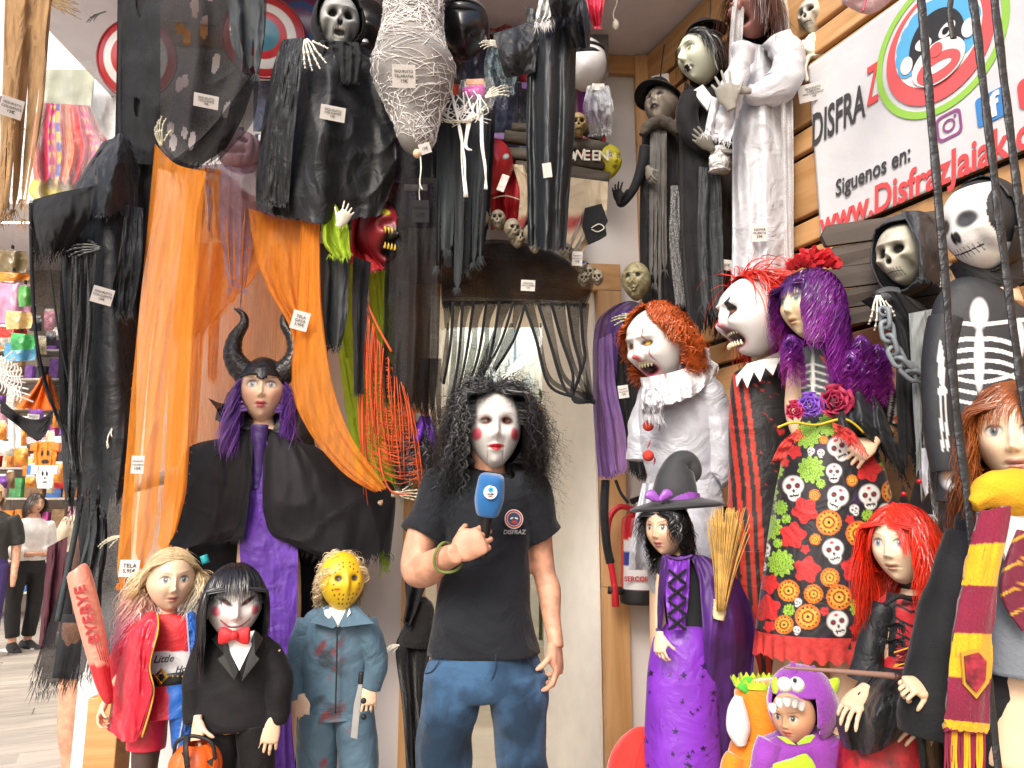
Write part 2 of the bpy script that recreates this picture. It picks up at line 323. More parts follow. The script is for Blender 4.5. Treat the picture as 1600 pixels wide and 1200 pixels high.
def skullpaint(base='#d8d4c6', dark='#15120f', eye='#15120f', teeth=True):
    def f(x, z, fr):
        c = lay(H(base), x.shape); ax = np.abs(x)
        n = vn(np.stack([x * 6, z * 6], -1), 9); c = c * (1 + .12 * n)[..., None]
        c = over(c, EL(ax, z, .36, .05, .22, .16), H(eye)); c = over(c, EL(ax, z, .06, -.27, .075, .1), H(dark)); c = over(c, .6 * EL(ax, z, .58, -.52, .13, .2, .6), H(dark))
        if teeth:
            c = over(c, (np.abs(z + .62) < .012) * 1.0 * (ax < .36), H(dark)); c = over(c, (np.abs(z + .62) < .13) * (ax < .36) * (np.abs((x / .095) % 1 - .5) < .1) * .9, H(dark))
        return np.where(fr[..., None], c, A(H(base)))
    return f
def hair(name, parent, Mh, n, acc, L=1.6, comb=None, base='#202020', tip=None, m=None, curl=0, freq=1.1, w=.03, seg=14, grav=.3, puff=.25, jit=.15, ell=(.74, .9, 1.03), clear=.6, hl=.45, seed=0, lvar=.25, var=.35, band=0, cap=True):
    n = int(n * 2.3); w *= .45; g = np.random.default_rng(seed + 99); d = nrm(g.normal(size=(n * 6, 3))); d = d[acc(d)][:n]; n = len(d); ell = A(ell)
    p = d * ell * 1.01; nv_ = nrm(d / ell); cb = A(comb(d)) if comb else nrm(np.stack([np.sign(d[:, 0]) * .6, d[:, 1] * .3 + .15, -.5 * np.ones(n)], -1))
    t = cb - nv_ * (cb * nv_).sum(1, keepdims=True) * .9; t = nrm(nrm(t) + nv_ * puff + g.normal(size=(n, 3)) * jit)
    Ls = L * (1 + g.uniform(-lvar, lvar, n)); pts = [p.copy()]; ph = g.uniform(0, 6.28, n); st = (Ls / seg)[:, None]
    if band: ph = np.round(ph * band) / band
    for k in range(seg):
        t = nrm(t + A([0, 0, -grav]) + g.normal(size=(n, 3)) * jit * .35); p = p + t * st
        r = np.linalg.norm(p / (ell * 1.03), axis=1); ins = r < 1; p[ins] = p[ins] / r[ins, None]
        if clear:
            f = (p[:, 1] < -.15) & (np.abs(p[:, 0]) < clear) & (p[:, 2] < hl) & (p[:, 2] > -1.25)
            p[f, 0] = np.where(p[f, 0] >= 0, 1, -1) * (clear + g.random(f.sum()) * .08)
        pts.append(p.copy())
    Q = np.stack(pts, 1); tt = np.gradient(Q, axis=1); tt = nrm(tt); rad = nrm(Q * A([1, 1, .3])); sd = nrm(np.cross(tt, rad)); u2 = np.cross(sd, tt)
    if curl:
        kk = np.arange(seg + 1)[None]; am = curl * np.clip(kk / seg * 2.5, 0, 1)
        Q = Q + sd * (am * np.sin(freq * kk + ph[:, None]))[..., None] + u2 * (am * .8 * np.cos(freq * kk + ph[:, None]))[..., None]
        tt = nrm(np.gradient(Q, axis=1)); sd = nrm(np.cross(tt, rad))
    roll = g.uniform(-.7, .7, n)[:, None, None]; sd = nrm(sd + u2 * roll)
    wd = w * (1 - .75 * (np.arange(seg + 1) / seg) ** 2)[None, :, None] * g.uniform(.6, 1.3, n)[:, None, None]
    V = np.stack([Q - sd * wd / 2, Q + sd * wd / 2], 2).reshape(-1, 3)
    b = (np.arange(n) * (seg + 1) * 2)[:, None] + (np.arange(seg) * 2)[None]; F = np.stack([b, b + 1, b + 3, b + 2], -1).reshape(-1, 4)
    c0 = A(H(base)) * (1 + g.uniform(-var, var, n))[:, None]; c1 = A(H(tip)) * (1 + g.uniform(-var, var, n))[:, None] if tip else c0
    f = np.clip((np.arange(seg + 1) / seg - .25) * 1.5, 0, 1)[None, :, None]; c = c0[:, None] * (1 - f) + c1[:, None] * f; c = np.repeat(c[:, :, None], 2, 2).reshape(-1, 3)
    if cap:                        # the wig's base under the strands
        a = np.linspace(0, 6.2832, 40, endpoint=False); e = np.linspace(-1.5, 1.56, 30); Az, El_ = np.meshgrid(a, e)
        dd = np.stack([np.cos(Az) * np.cos(El_), np.sin(Az) * np.cos(El_), np.sin(El_)], -1).reshape(-1, 3); ok = acc(dd); FF = gf(30, 40, True); FF = FF[ok[FF].all(1)]
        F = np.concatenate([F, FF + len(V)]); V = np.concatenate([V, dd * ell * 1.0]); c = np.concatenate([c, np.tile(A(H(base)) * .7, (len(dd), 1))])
    return mk(name, xf(V, Mh), F, m or vhair, parent, cols=np.clip(c, 0, 1))
def scalp(front=.5, low=-.35):     # where hair grows: above a hairline that drops from the forehead to the nape
    def f(d):
        lim = front + (low - front) * np.clip((d[:, 1] + .75) / 1.1, 0, 1); return d[:, 2] > lim
    return f
HC = {}
def hand(parent, pos, fwd, palm, thumb, size=.18, curl=(.35, .3, .3, .35, .4), spread=.12, m=None, bony=False, name='hand', thick=1.0, vox=.016):
    g = G(); y = nrm(fwd); z = -nrm(A(palm) - y * (A(palm) @ y)); x = np.cross(y, z); sd = -1 if (x @ A(thumb)) > 0 else 1   # thumb lies at -x * sd
    def chain(b, ang, ln, cv, r0, r1, tw=0):
        p = A(b); d = A([math.sin(ang), math.cos(ang), 0]); pts = [(*p, r0)]; ax = A([math.cos(ang), -math.sin(ang), 0]); th = 0
        for i, (f, bw) in enumerate(((.45, .9), (.3, 1.1), (.25, .8))):
            th += cv * bw; dd = d * math.cos(th) + A([0, 0, -1]) * math.sin(th)
            if tw: dd = nrm(dd + A([tw * math.sin(th), 0, 0]))
            q = p + dd * ln * f; r = r0 + (r1 - r0) * (i + 1) / 3
            if bony: pts += [(*(p + dd * ln * f * .25), r * .62), (*(p + dd * ln * f * .75), r * .62), (*q, r * 1.15)]
            else: pts += [(*(p + dd * ln * f * .5), r * 1.0), (*q, r * (1.04 if i < 2 else .55))]
            p = q
        g.add(*tb(pts, rows=20, seg=8, up=(.1, .2, 1)))
    fb = [(-.155, .5), (-.05, .52), (.055, .5), (.15, .45)]; fl = [.41, .46, .42, .33]; R0 = (.038 if bony else .047) * thick
    for i in range(4):
        a = spread * (i - 1.5) * 1.0; chain((fb[i][0] * sd, fb[i][1] - .03, 0), a * sd, fl[i] * (1.15 if bony else 1), curl[i + 1], R0, R0 * .72)
        if bony: g.add(*tb([(0.02 * (i - 1.5) * sd, 0, 0, .03), (fb[i][0] * sd * .8, .25, .015, .022), (fb[i][0] * sd, fb[i][1], 0, .04)], rows=8, seg=8, up=(0, .1, 1)))
    chain((-.15 * sd, .14, -.02), (-.75 + .25 * curl[0]) * sd, .46, curl[0], R0 * 1.15, R0 * .85)
    if not bony:
        g.add(*tb([(0, -.06, 0, .115, .085), (0, .06, 0, .14, .09), (0, .2, -.005, .2, .095), (0, .38, 0, .215, .085), (0, .5, 0, .205, .07), (0, .545, 0, .12, .05)], rows=16, seg=16, up=(0, 0, 1)))
        g.add(*tb([(-.08 * sd, .1, -.02, .08), (-.19 * sd, .27, -.04, .085), (-.17 * sd, .42, -.02, .05)], rows=8, seg=10))
    M = np.eye(4); M[:3, 0] = x * size; M[:3, 1] = y * size; M[:3, 2] = z * size; M[:3, 3] = pos
    V = xf(np.concatenate(g.v), M)
    return mk(name, V, g.f, m or skin_dummy, parent, remesh=0 if bony else vox * size, smoothit=0 if bony else 2)

def proj(V):
    V = A(V); z = V[..., 2] - CAMZ; d = V[..., 1] * cP + z * sP; return 800 + FPX * V[..., 0] / d, 600 - FPX * (-V[..., 1] * sP + z * cP) / d
def ptb(ctrl, Y, **k):
    """tube through (u, v, rx, ry, depth offset), radii in photograph pixels at that depth"""
    C = []
    for c in ctrl:
        c = list(c); u, v, rx = c[:3]; ry = c[3] if len(c) > 3 and c[3] is not None else rx; yo = c[4] if len(c) > 4 else 0
        s = mpp(v, Y + yo); C.append((*P(u, v, Y + yo), rx * s, ry * s))
    k.setdefault('up', (0, -1, 0)); return tb(C, **k)
def solidpx(name, ctrl, Y, m, parent, paint=None, rows=30, seg=36, wrpx=0, wf=20, **k):
    mkk = {x: k.pop(x) for x in ('remesh', 'smoothit', 'label', 'sub') if x in k}
    V, F = ptb(ctrl, Y, rows=rows, seg=seg, wr=wrpx * mpp(800, Y), wf=wf, **k); c = None
    if paint: u, v = proj(V); c = paint(u, v, V)
    return mk(name, V, F, m, parent, cols=c, **mkk)
def flatpx(name, pts, Y, m, parent, th=.006, bend=0, yo=None, **k):
    """a cut-out sheet with real thickness through pixel outline points"""
    n = len(pts); V = A([P(u, v, Y + (yo[i] if yo else 0)) for i, (u, v) in enumerate(pts)])
    if bend: x = V[:, 0] - V[:, 0].mean(); V[:, 1] += bend * x * x
    V2 = V + A([0, th, 0]); F = [tuple(range(n)), tuple(range(2 * n - 1, n - 1, -1))] + [(i, n + i, n + (i + 1) % n, (i + 1) % n) for i in range(n)]
    return mk(name, np.concatenate([V, V2]), F, m, parent, smooth=False, **k)
def hpx(u, v, Y, hpix, rz=0, rx=0, ry=0): return MX(P(u, v, Y), rz - math.degrees(math.atan2(*P(u, v, Y)[:2])), rx, ry, s=hpix / 2 * mpp(v, Y))   # head frame from its centre and height in pixels
def ball(name, c, r, m, parent, n=20, **k):
    a = np.linspace(-1.5, 1.5, n); return mk(name, *tb([(c[0], c[1], c[2] + math.sin(t) * r, r * math.cos(t)) for t in a], rows=n, seg=n), m, parent, **k)

# ================================================================== THE SETTING
CX, CY, CZ = .66, 3.5, 3.63                       # the corner of the two walls, the ceiling height
DW = nrm(A([.438, -1, 0])); NW = A([DW[1], -DW[0], 0])   # slatted wall: direction towards the camera, normal into the room
def wallp(s, z, out=0): return A([CX, CY, 0]) + DW * s + NW * out + A([0, 0, z])
def wy(x): return CY + .12 * (x - CX)             # the back wall's plane
pine = wood('pine_boards', H('#cfa272'), H('#b48652'), (1.2, 12, 12)); pine_v = wood('pine_posts', H('#d2a878'), H('#b98c5a'), (12, 12, 1.2))
floorw = wood('pale_floor_wood', H('#b9b1a6'), H('#978f86'), (1.4, 9, 9), .4); groove = mat('groove_dark', H('#3a2a1c'), .9)
def quad(name, pts, m, parent=None, **k): return mk(name, pts, [(0, 1, 2, 3)], m, parent, smooth=False, **k)
fl = quad('floor', [(-30, -12, 0), (14, -12, 0), (14, 30, 0), (-30, 30, 0)], mat('floor_screed', H('#a39c93'), .45, var=.1, vs=3), kind='structure')
bv = boxv((0, 0, 0), (1.19, .194, .012)); bme = None; rr = random.Random(3); ang = RAD(28)
for i in range(-22, 26):
    for j in range(-6, 7):
        lx, ly = j * 1.2 + (i % 3) * .4, i * .2; x = -4.2 + lx * math.cos(ang) - ly * math.sin(ang); y = 6.8 + lx * math.sin(ang) + ly * math.cos(ang)
        if not (-7.2 < x < -1.9 and 4.2 < y < 10.2 and -.73 * y < x < -.42 * y + .3): continue
        if bme is None:
            o = mk('plank', bv, BOXF, floorw, fl, smooth=False); bme = o.data; o.matrix_parent_inverse = Matrix.Identity(4)
        else:
            o = bpy.data.objects.new('plank', bme); COL.objects.link(o); o.parent = fl
        o.location = (x, y, .004 + rr.uniform(0, .0008)); o.rotation_euler = (0, 0, ang)
# slatted wall on the right, plank by plank
wr_ = quad('wall_right', [wallp(0, 0, -.02), wallp(5, 0, -.02), wallp(5, CZ, -.02), wallp(0, CZ, -.02)], groove, kind='structure')
z = .03; k = 0
Mw = np.eye(4); Mw[:3, 0] = DW; Mw[:3, 1] = NW; Mw[:3, 2] = (0, 0, 1)
while z < CZ - .05:
    h = .215 if k % 2 == 0 else .082
    h = min(h, CZ - .01 - z)
    o = mk('plank', boxv((2.5, 0, 0), (5, .03, h)), BOXF, pine, wr_, smooth=False, bevel=.006)
    o.matrix_parent_inverse = Matrix.Identity(4); M = Mw.copy(); M[:3, 3] = wallp(0, z + h / 2, .0); o.matrix_basis = Matrix(M.tolist()); z += h + .022; k += 1
# back wall round the doorway
def wseg(name, x0, x1, z0, z1, m, d=.12, off=0, **k):
    a = math.atan(.12); c = ((x0 + x1) / 2, wy((x0 + x1) / 2) + d / 2 + off, (z0 + z1) / 2)
    return mk(name, boxv(c, ((x1 - x0) * 1.0072, d, z1 - z0), MX(rz=math.degrees(a))), BOXF, m, smooth=False, **k)
wseg('wall_back', -1.75, -.40, 0, CZ, whitepaint, kind='structure'); wseg('wall_over_door', -.40, .40, 2.42, CZ, whitepaint, kind='structure'); wseg('wall_corner', .40, CX + .02, 0, CZ, whitepaint, kind='structure')
df = T('door_frame', 'natural pine door frame round the bright doorway behind the man', 'door frame', (0, wy(0), 0))
for x0, x1, z0, z1 in ((.39, .50, 0, 1.05), (.39, .50, 1.053, 2.40), (-.48, -.38, 0, 2.40), (-.48, .50, 2.403, 2.53)):
    o = wseg('post' if z0 < 2.4 else 'header', x0, x1, z0, z1, pine_v if z0 < 2.4 else pine, d=.2, off=-.045); par(o, df)
box('corner_post', (CX - .015, CY - .03, CZ / 2), (.07, .07, CZ - .02), pine_v, label='pine corner post between the white wall and the slatted wall', cat='post')
tr = T('ceiling_trim', 'pine trim strip along the top of the white back wall', 'trim', (0, wy(0) - .03, CZ - .06)); par(wseg('strip', -1.75, CX, CZ - .10, CZ - .003, pine, d=.03, off=-.034), tr)
ce = mat('ceiling_paint', H('#e4e0e4'), .85, var=.04)
mk('ceiling', [(-2.2, 2.62, CZ), (2.2, 2.62, CZ), (2.2, 4.2, CZ), (-2.2, 4.2, CZ)], [(0, 1, 2, 3)], ce, smooth=False, kind='structure')
# the room seen through the doorway
inw = mat('inner_wall_paint', H('#d6c9b6'), .7, var=.05)
dl = [(.385, 3.47), (.385 - .438 * .5, 3.97)]
mk('door_return_wall', [(dl[0][0], dl[0][1], 0), (dl[1][0], dl[1][1], 0), (dl[1][0], dl[1][1], 2.6), (dl[0][0], dl[0][1], 2.6)], [(0, 1, 2, 3)], mat('return_paint', H('#ecebe6'), .6, var=.04), smooth=False, solid=.012, kind='structure')
mk('inner_wall_far', [(-2.2, 6.6, 0), (1.6, 6.6, 0), (1.6, 6.6, 3.6), (-2.2, 6.6, 3.6)], [(0, 1, 2, 3)], inw, smooth=False, kind='structure')
mk('inner_wall_side', [(.9, 3.8, 0), (.9, 6.6, 0), (.9, 6.6, 3.6), (.9, 3.8, 3.6)], [(0, 1, 2, 3)], inw, smooth=False, kind='structure')
mk('inner_wall_left', [(-1.2, 3.8, 0), (-1.2, 6.6, 0), (-1.2, 6.6, 3.6), (-1.2, 3.8, 3.6)], [(0, 1, 2, 3)], inw, smooth=False, kind='structure')
mk('inner_ceiling', [(-2.2, 3.75, 3.3), (1.6, 3.75, 3.3), (1.6, 6.6, 3.3), (-2.2, 6.6, 3.3)], [(0, 1, 2, 3)], ce, smooth=False, kind='structure')
mk('inner_floor', [(-1.2, 3.3, .006), (.9, 3.3, .006), (.9, 6.6, .006), (-1.2, 6.6, .006)], [(0, 1, 2, 3)], mat('inner_floor_tile', H('#cfc8ba'), .35, var=.06), smooth=False, kind='structure')
def lamp(name, label, c, w, d, e, group=None):
    t = T(name, label, 'ceiling lamp', c, group)
    box('housing', (c[0], c[1], c[2] + .03), (w + .06, d + .06, .05), mat('lamp_housing', (.7, .7, .7), .4), t)
    box('diffuser', (c[0], c[1], c[2]), (w, d, .012), mat('lamp_glow_%g' % e, (1, .95, .86), emit=e, var=0, bump=0), t); return t
lamp('ceiling_lamp', 'bright ceiling lamp inside the room behind the doorway', (-.1, 4.9, 3.26), 1.2, .3, 34)
bm_ = T('stair_beam', 'white sloping beam seen through the doorway above the wig', 'beam', P(780, 620, 5.6))
a, b = P(660, 745, 5.6), P(866, 520, 5.5); dirv = nrm(b - a)
mk('beam', *tb([(*a, .07, .05), (*b, .07, .05)], rows=2, seg=4, up=(0, 1, 0)), mat('beam_paint', H('#e4e2da'), .45), bm_, smooth=False)
for f in (.2, .5, .8):
    q = a + (b - a) * f; mk('bracket', boxv(q + A([0, -.06, -.06]), (.05, .03, .08)), BOXF, mat('bracket_grey', H('#9a9890'), .4), bm_, smooth=False)
pg = T('glass_panel', 'greenish glass partition in the room behind the doorway', 'glass', P(780, 600, 5.2))
for i, u in enumerate((700, 752, 806, 858)):
    c0, c1 = P(u + 1, 512, 5.2), P(u + 51, 1010, 5.2)
    box('pane', ((c0[0] + c1[0]) / 2, 5.2, (c0[2] + c1[2]) / 2), (abs(c1[0] - c0[0]), .008, abs(c0[2] - c1[2])), mat('pale_glass', H('#cfd8cf'), .08, alpha=.3, bump=0, var=0), pg)
for u, cc in ((735, '#b9bdb2'), (775, '#8f9aa0'), (812, '#8797a6'), (845, '#a9a79c'), (700, '#9c9488')):
    t = T('hanging_garment', {735: 'pale grey garment hung high behind the doorway glass, second from the left', 775: 'slate grey garment hung high behind the doorway glass, in the middle', 812: 'bluish garment hung high behind the doorway glass', 845: 'beige grey garment hung nearest the white door return', 700: 'taupe garment hung high behind the doorway glass, leftmost'}[u], 'garment', P(u, 540, 5.9), 'garments behind the doorway glass')
    drape('cloth', mat('garment' + cc, H(cc), .8), [[(u - 14, 515), (u + 14, 515)], [(u - 18, 560), (u + 18, 560)], [(u - 17, 640), (u + 17, 640)]], 5.9, t, nu=24, nv=20, folds=3)
    mk('hanger', *tb([tuple(P(u, 515, 5.9)) + (.006,), tuple(P(u, 505, 5.9)) + (.006,)], rows=3, seg=6), ink, t)
pl = T('wall_cluttered_plant', 'leafy plant with yellow and orange flowers behind the doorway', 'plant', P(845, 700, 4.9)); pl.name = 'flowering_plant'
gl = G(); gfw = G(); rr = random.Random(8)
for i in range(90):
    c = P(845 + rr.uniform(-14, 10), rr.uniform(620, 860), 4.9 + rr.uniform(-.1, .1)); d = nrm([rr.uniform(-1, 1), rr.uniform(-1, 0), rr.uniform(-.6, 1)]); s_ = nrm(np.cross(d, (.3, 1, .2))); l = rr.uniform(.05, .11)
    gl.add([c, c + d * l * .5 + s_ * .015, c + d * l, c + d * l * .5 - s_ * .015], [(0, 1, 2, 3)])
for i in range(14):
    c = P(845 + rr.uniform(-10, 8), rr.uniform(630, 810), 4.78); gfw.add(*tb([(*c, .004), (c[0], c[1] - .015, c[2], .022), (c[0], c[1] - .03, c[2], .004)], rows=5, seg=7), H(rr.choice(['#e8c020', '#e87818', '#d8d0c0'])))
gl.mk('foliage', mat('leaf_green', H('#5d7a3a'), .6), pl); gfw.mk('blossom', vcloth, pl)
mk('stem', *tb([tuple(P(845, 1000, 4.9)) + (.012,), tuple(P(845, 640, 4.9)) + (.006,)], rows=5, seg=6), mat('stem_green', H('#4c5c30'), .7), pl)
box('low_panel', (-.42, 4.3, .3), (.03, 1.2, .6), pine, label='low pine panel along the passage behind the man’s legs', cat='panel')
box('skirting', (.62, 4.75, .12), (.5, .03, .24), mat('skirting_grey', H('#a5a39b'), .6), M=MX(rz=-40), label='grey skirting board low in the passage beside the white return', cat='skirting')
# the rest of the shop, far left
mk('shop_wall_far', [(-16, 11.5, 0), (-2.5, 11.5, 0), (-2.5, 11.5, 6), (-16, 11.5, 6)], [(0, 1, 2, 3)], mat('far_wall_paint', H('#b9aca0'), .8), smooth=False, kind='structure')
mk('shop_wall_side', [(-1.75, 3.35, 0), (-2.5, 11.5, 0), (-2.5, 11.5, 6), (-1.75, 3.35, 6)], [(0, 1, 2, 3)], whitepaint, smooth=False, kind='structure')
mk('shop_ceiling', [(-16, 4.2, 5.2), (-1.75, 4.2, 5.2), (-1.75, 11.5, 5.2), (-16, 11.5, 5.2)], [(0, 1, 2, 3)], ce, smooth=False, kind='structure')
box('bulkhead', (-2.6, 3.95, 4.05), (1.7, .25, 2.1), whitepaint, label='white bulkhead wall high above the shop opening', cat='wall')
box('wall_poster', P(105, 165, 3.72), (.26, .01, .42), mat('poster_print', H('#9fa38a'), .6, var=.5, vs=5), label='faded olive poster on the white bulkhead behind the plastic bag', cat='poster')
for i, (x, y) in enumerate(((-5.2, 6.5), (-6.4, 8.6), (-4.4, 8.8))):
    lamp('ceiling_lamp', ['ceiling lamp panel of the shop hall nearest the entrance', 'ceiling lamp panel at the hall’s outer side', 'ceiling lamp panel at the hall’s inner side'][i], (x, y, 5.1), 1.4, 1.4, 9, 'hall ceiling lamps')
# shelving with packets at the far end
rr = random.Random(5)
sh = T('shelf_rack', 'tall rack of shelves crowded with small packets at the hall’s end', 'shelf rack', (-6.6, 10.8, 0)); shm = mat('rack_white', H('#cfc9c2'), .5)
for i in range(9): box('shelf', (-6.6, 10.8, .35 + i * .42), (3.6, .4, .03), shm, sh)
for x in (-8.4, -7.2, -6.0, -4.8): box('upright', (x, 10.99, 2), (.05, .03, 4), shm, sh)
PK = ['#3f6fb0', '#b03a8a', '#d9862a', '#e8e4da', '#2c2c30', '#c03030', '#7a4aa0', '#d8c8a8', '#8a6a4a', '#50a060', '#303040', '#e0a0b0']
PKC = dict(zip(PK, 'blue magenta amber cream black red purple beige brown green navy pink'.split())); ORD = 'first second third fourth fifth sixth seventh eighth ninth tenth eleventh twelfth thirteenth fourteenth fifteenth sixteenth seventeenth eighteenth nineteenth twentieth'.split() + ['last'] * 20
for i in range(9):
    x = -8.3; npk = 0
    while x < -4.9:
        w, h = rr.uniform(.1, .26), rr.uniform(.16, .34); c = rr.choice(PK)
        o = box('packet', (x + w / 2, 10.68, .368 + i * .42 + h / 2), (w, .1, h), mat('packet' + c, H(c), .35, var=.5, vs=14), bevel=.008, label='%s packet, %s from the left on the %s shelf of the far rack' % (PKC[c], ORD[npk], ORD[i]), cat='packet', group='packets on the far rack'); x += w + rr.uniform(.02, .07); npk += 1
# things hung in the hall at the left edge
def sheetthing(name, label, cat, rows, Y, m, tagspec=None, group=None, **k):
    q = rows[0][0]; t = T(name, label, cat, P(q[0], q[1], Y), group); drape('cloth', m, rows, Y, t, **k)
    if tagspec: price_tag(t, *tagspec)
    return t
t = sheetthing('orange_dress', 'orange flared dress hung high in the hall', 'dress', [[(66, 585), (78, 585)], [(50, 610), (88, 610)], [(22, 640), (104, 642)]], 5, mat('orange_shiny', H('#ee7a20'), .45, wr=.4), nu=40, nv=24, folds=5, amp=.06); price_tag(t, 52, 652, 4.95, 16, 10)
mk('hanger', *tb([tuple(P(72, 585, 5)) + (.006,), tuple(P(72, 572, 5)) + (.006,)], rows=3, seg=6), ink, t)
t = T('pumpkin_shirt', 'orange child’s top with a jack-o-lantern face hung in the hall', 'shirt', P(70, 690, 6.2))
def pumpf(s, tt):
    c = lay(H('#e8801c'), s.shape); x = s - .5
    for q in (EL(np.abs(x), tt, .13, .42, .07, .1), EL(x, tt, 0, .68, .2, .07)): c = over(c, q, H('#1c120a'))
    return c
drape('cloth', vcloth, [[(56, 690), (86, 690)], [(52, 712), (89, 712)], [(58, 736), (84, 736)]], 6.2, t, nu=40, nv=40, amp=.01, paint=pumpf); box('sleeve', P(54, 698, 6.2), (.06, .03, .07), mat('orange_shiny', (0, 0, 0)), t); box('sleeve', P(88, 698, 6.2), (.06, .03, .07), mat('orange_shiny', (0, 0, 0)), t)
t = T('skull_shirt', 'white child’s top with a black skull print hung in the hall', 'shirt', P(69, 735, 6.0))
def skf(s, tt):
    c = lay(H('#e9e7e2'), s.shape); x = np.abs(s - .5)
    for q in (EL(x, tt, .12, .38, .07, .09), EL(x, tt, .02, .55, .03, .05), EL(x, tt, 0, .7, .15, .035)): c = over(c, q, H('#151515'))
    return c
drape('cloth', vcloth, [[(57, 727), (83, 727)], [(56, 745), (84, 745)], [(59, 764), (82, 764)]], 6.0, t, nu=40, nv=40, amp=.01, paint=skf); box('sleeve', P(55, 734, 6.0), (.05, .03, .07), paper, t); box('sleeve', P(86, 734, 6.0), (.05, .03, .07), paper, t)
sheetthing('white_towel', 'plain white cloth hung in the hall under the black scarf', 'cloth', [[(12, 650), (34, 650)], [(14, 700), (32, 702)]], 5.2, paper, nu=24, nv=20, folds=2, amp=.02)
sheetthing('black_scarf', 'black bat-wing scarf slung across the hall', 'scarf', [[(0, 622, 0), (30, 648, 0), (60, 655, 0), (84, 640, 0)], [(0, 645, 0), (30, 668, 0), (60, 690, 0), (82, 660, 0)]], 4.6, black, nu=50, nv=20, folds=3, amp=.03)
for (u0, v0, u1, v1, c, lb) in ((0, 440, 46, 505, '#c890b0', 'pink packaged garment hung at the hall’s left edge'), (30, 445, 50, 480, '#5aa050', 'small green packet hung beside the pink garment'), (0, 510, 40, 528, '#c83a30', 'red banner strip under the pink garment in the hall'),
                               (18, 520, 52, 548, '#4aa860', 'green folded cap hung in the hall'), (8, 535, 54, 565, '#5a9ac0', 'blue folded cap hung under the green cap'), (10, 485, 48, 515, '#d8b880', 'straw coloured boxed crown hung in the hall'), (0, 425, 44, 440, '#e08830', 'orange shelf edge at the hall’s left'), (0, 390, 40, 428, '#7a6a48', 'brown wicker bundle above the orange shelf')):
    t = T('hung_packet', lb, 'packet', P((u0 + u1) / 2, v0, 5.4), 'packets hung in the hall')
    drape('pouch', mat('pouch' + c, H(c), .3, var=.4, vs=9), [[(u0, v0), (u1, v0 + 3)], [(u0 - 2, (v0 + v1) / 2), (u1 + 3, (v0 + v1) / 2)], [(u0, v1), (u1, v1 - 2)]], 5.4 + rr.uniform(-.2, .1), t, nu=26, nv=22, folds=1.3, amp=.05, rag=.02)
    box('hook', P((u0 + u1) / 2, v0 - 4, 5.4), (.01, .03, .03), ink, t)
rq2 = random.Random(21)
for k in range(46):
    u, v = rq2.uniform(-10, 118), rq2.choice([rq2.uniform(395, 560), rq2.uniform(640, 760), rq2.uniform(690, 770)]); Yk = rq2.uniform(6.6, 10.0); w = rq2.uniform(6, 12); h = rq2.uniform(8, 17); c = rq2.choice(PK)
    t = T('hung_packet', 'small colourful packet hung among the crowded racks deep in the hall', 'packet', P(u, v, Yk), 'packets hung deep in the hall')
    drape('pouch', mat('packet' + c), [[(u - w, v - h), (u + w, v - h)], [(u - w, v, -.06), (u + w, v, -.06)], [(u - w, v + h), (u + w, v + h)]], Yk, t, nu=8, nv=8, folds=1, amp=.05, rag=.0); box('header_card', P(u, v - h - 1, Yk), (w * 1.6 * mpp(v, Yk), .01, 4 * mpp(v, Yk)), mat('packet#e8e4da'), t)
wb = T('spider_web', 'white cotton spider web stretched at the hall’s left edge', 'spider web', P(15, 590, 4.8)); gw = G(); whiteweb = mat('white_cotton', H('#eceae6'), .9)
for i in range(9):
    a = P(-8, 560 + i * 3, 4.8); b = P(20 + i * 4, 548 + i * 10, 4.8 + .03 * (i % 3)); m_ = (a + b) / 2 - A([0, 0, .03]); gw.add(*tb([(*a, .006), (*m_, .006), (*b, .006)], rows=8, seg=5))
for i in range(7):
    pts = [(*(P(2 + i * 5 + 2 * math.sin(k * 2.1), 556 + k * 7 + i * 3, 4.79)), .004) for k in range(9)]; gw.add(*tb(pts, rows=20, seg=5))
gw.mk('threads', whiteweb, wb)

# ================================================================== people
def foot(g, a, fw, s=1.0):
    a = A(a); f = nrm(fw); g.add(*tb([(*(a - f * .06 * s + A([0, 0, -.03 * s])), .03 * s, .035 * s), (*(a + A([0, 0, -.02 * s])), .042 * s, .05 * s), (*(a + f * .09 * s + A([0, 0, -.045 * s])), .045 * s, .032 * s), (*(a + f * .17 * s + A([0, 0, -.055 * s])), .035 * s, .02 * s)], rows=12, seg=12, up=(0, 0, 1)))
man = T('person', 'man in a white long-haired mask, black T-shirt and jeans holding a microphone', 'person', (-.09, 2.37, 0))
YM = 2.37
sL, eL, wL = P(688, 764, YM), P(650, 893, 2.31), P(708, 867, 2.12); sR, eR, wR = P(826, 766, YM), P(850, 893, 2.40), P(868, 1003, 2.33)
b = G()
def lp(p, *r): return (*[float(x) for x in p], *r)
b.add(*tb([lp(sL, .05), lp((sL + eL) / 2 + A([-.012, 0, 0]), .05, .054), lp(eL + A([-.004, 0, .01]), .043, .046), lp(eL * .72 + wL * .28 + A([0, 0, -.008]), .046, .05), lp(eL * .4 + wL * .6, .036, .04), lp(wL, .026, .031), lp(wL + nrm(wL - eL) * .02, .025, .03)], rows=30, seg=18))
b.add(*tb([lp(sR, .05), lp((sR + eR) / 2 + A([.006, 0, 0]), .041, .045), lp(eR, .035, .039), lp(eR * .72 + wR * .28 + A([.006, 0, 0]), .037, .04), lp(eR * .35 + wR * .65, .028, .031), lp(wR, .024, .03), lp(wR + nrm(wR - eR) * .02, .024, .03)], rows=30, seg=18))
nk = P(766, 735, 2.38)
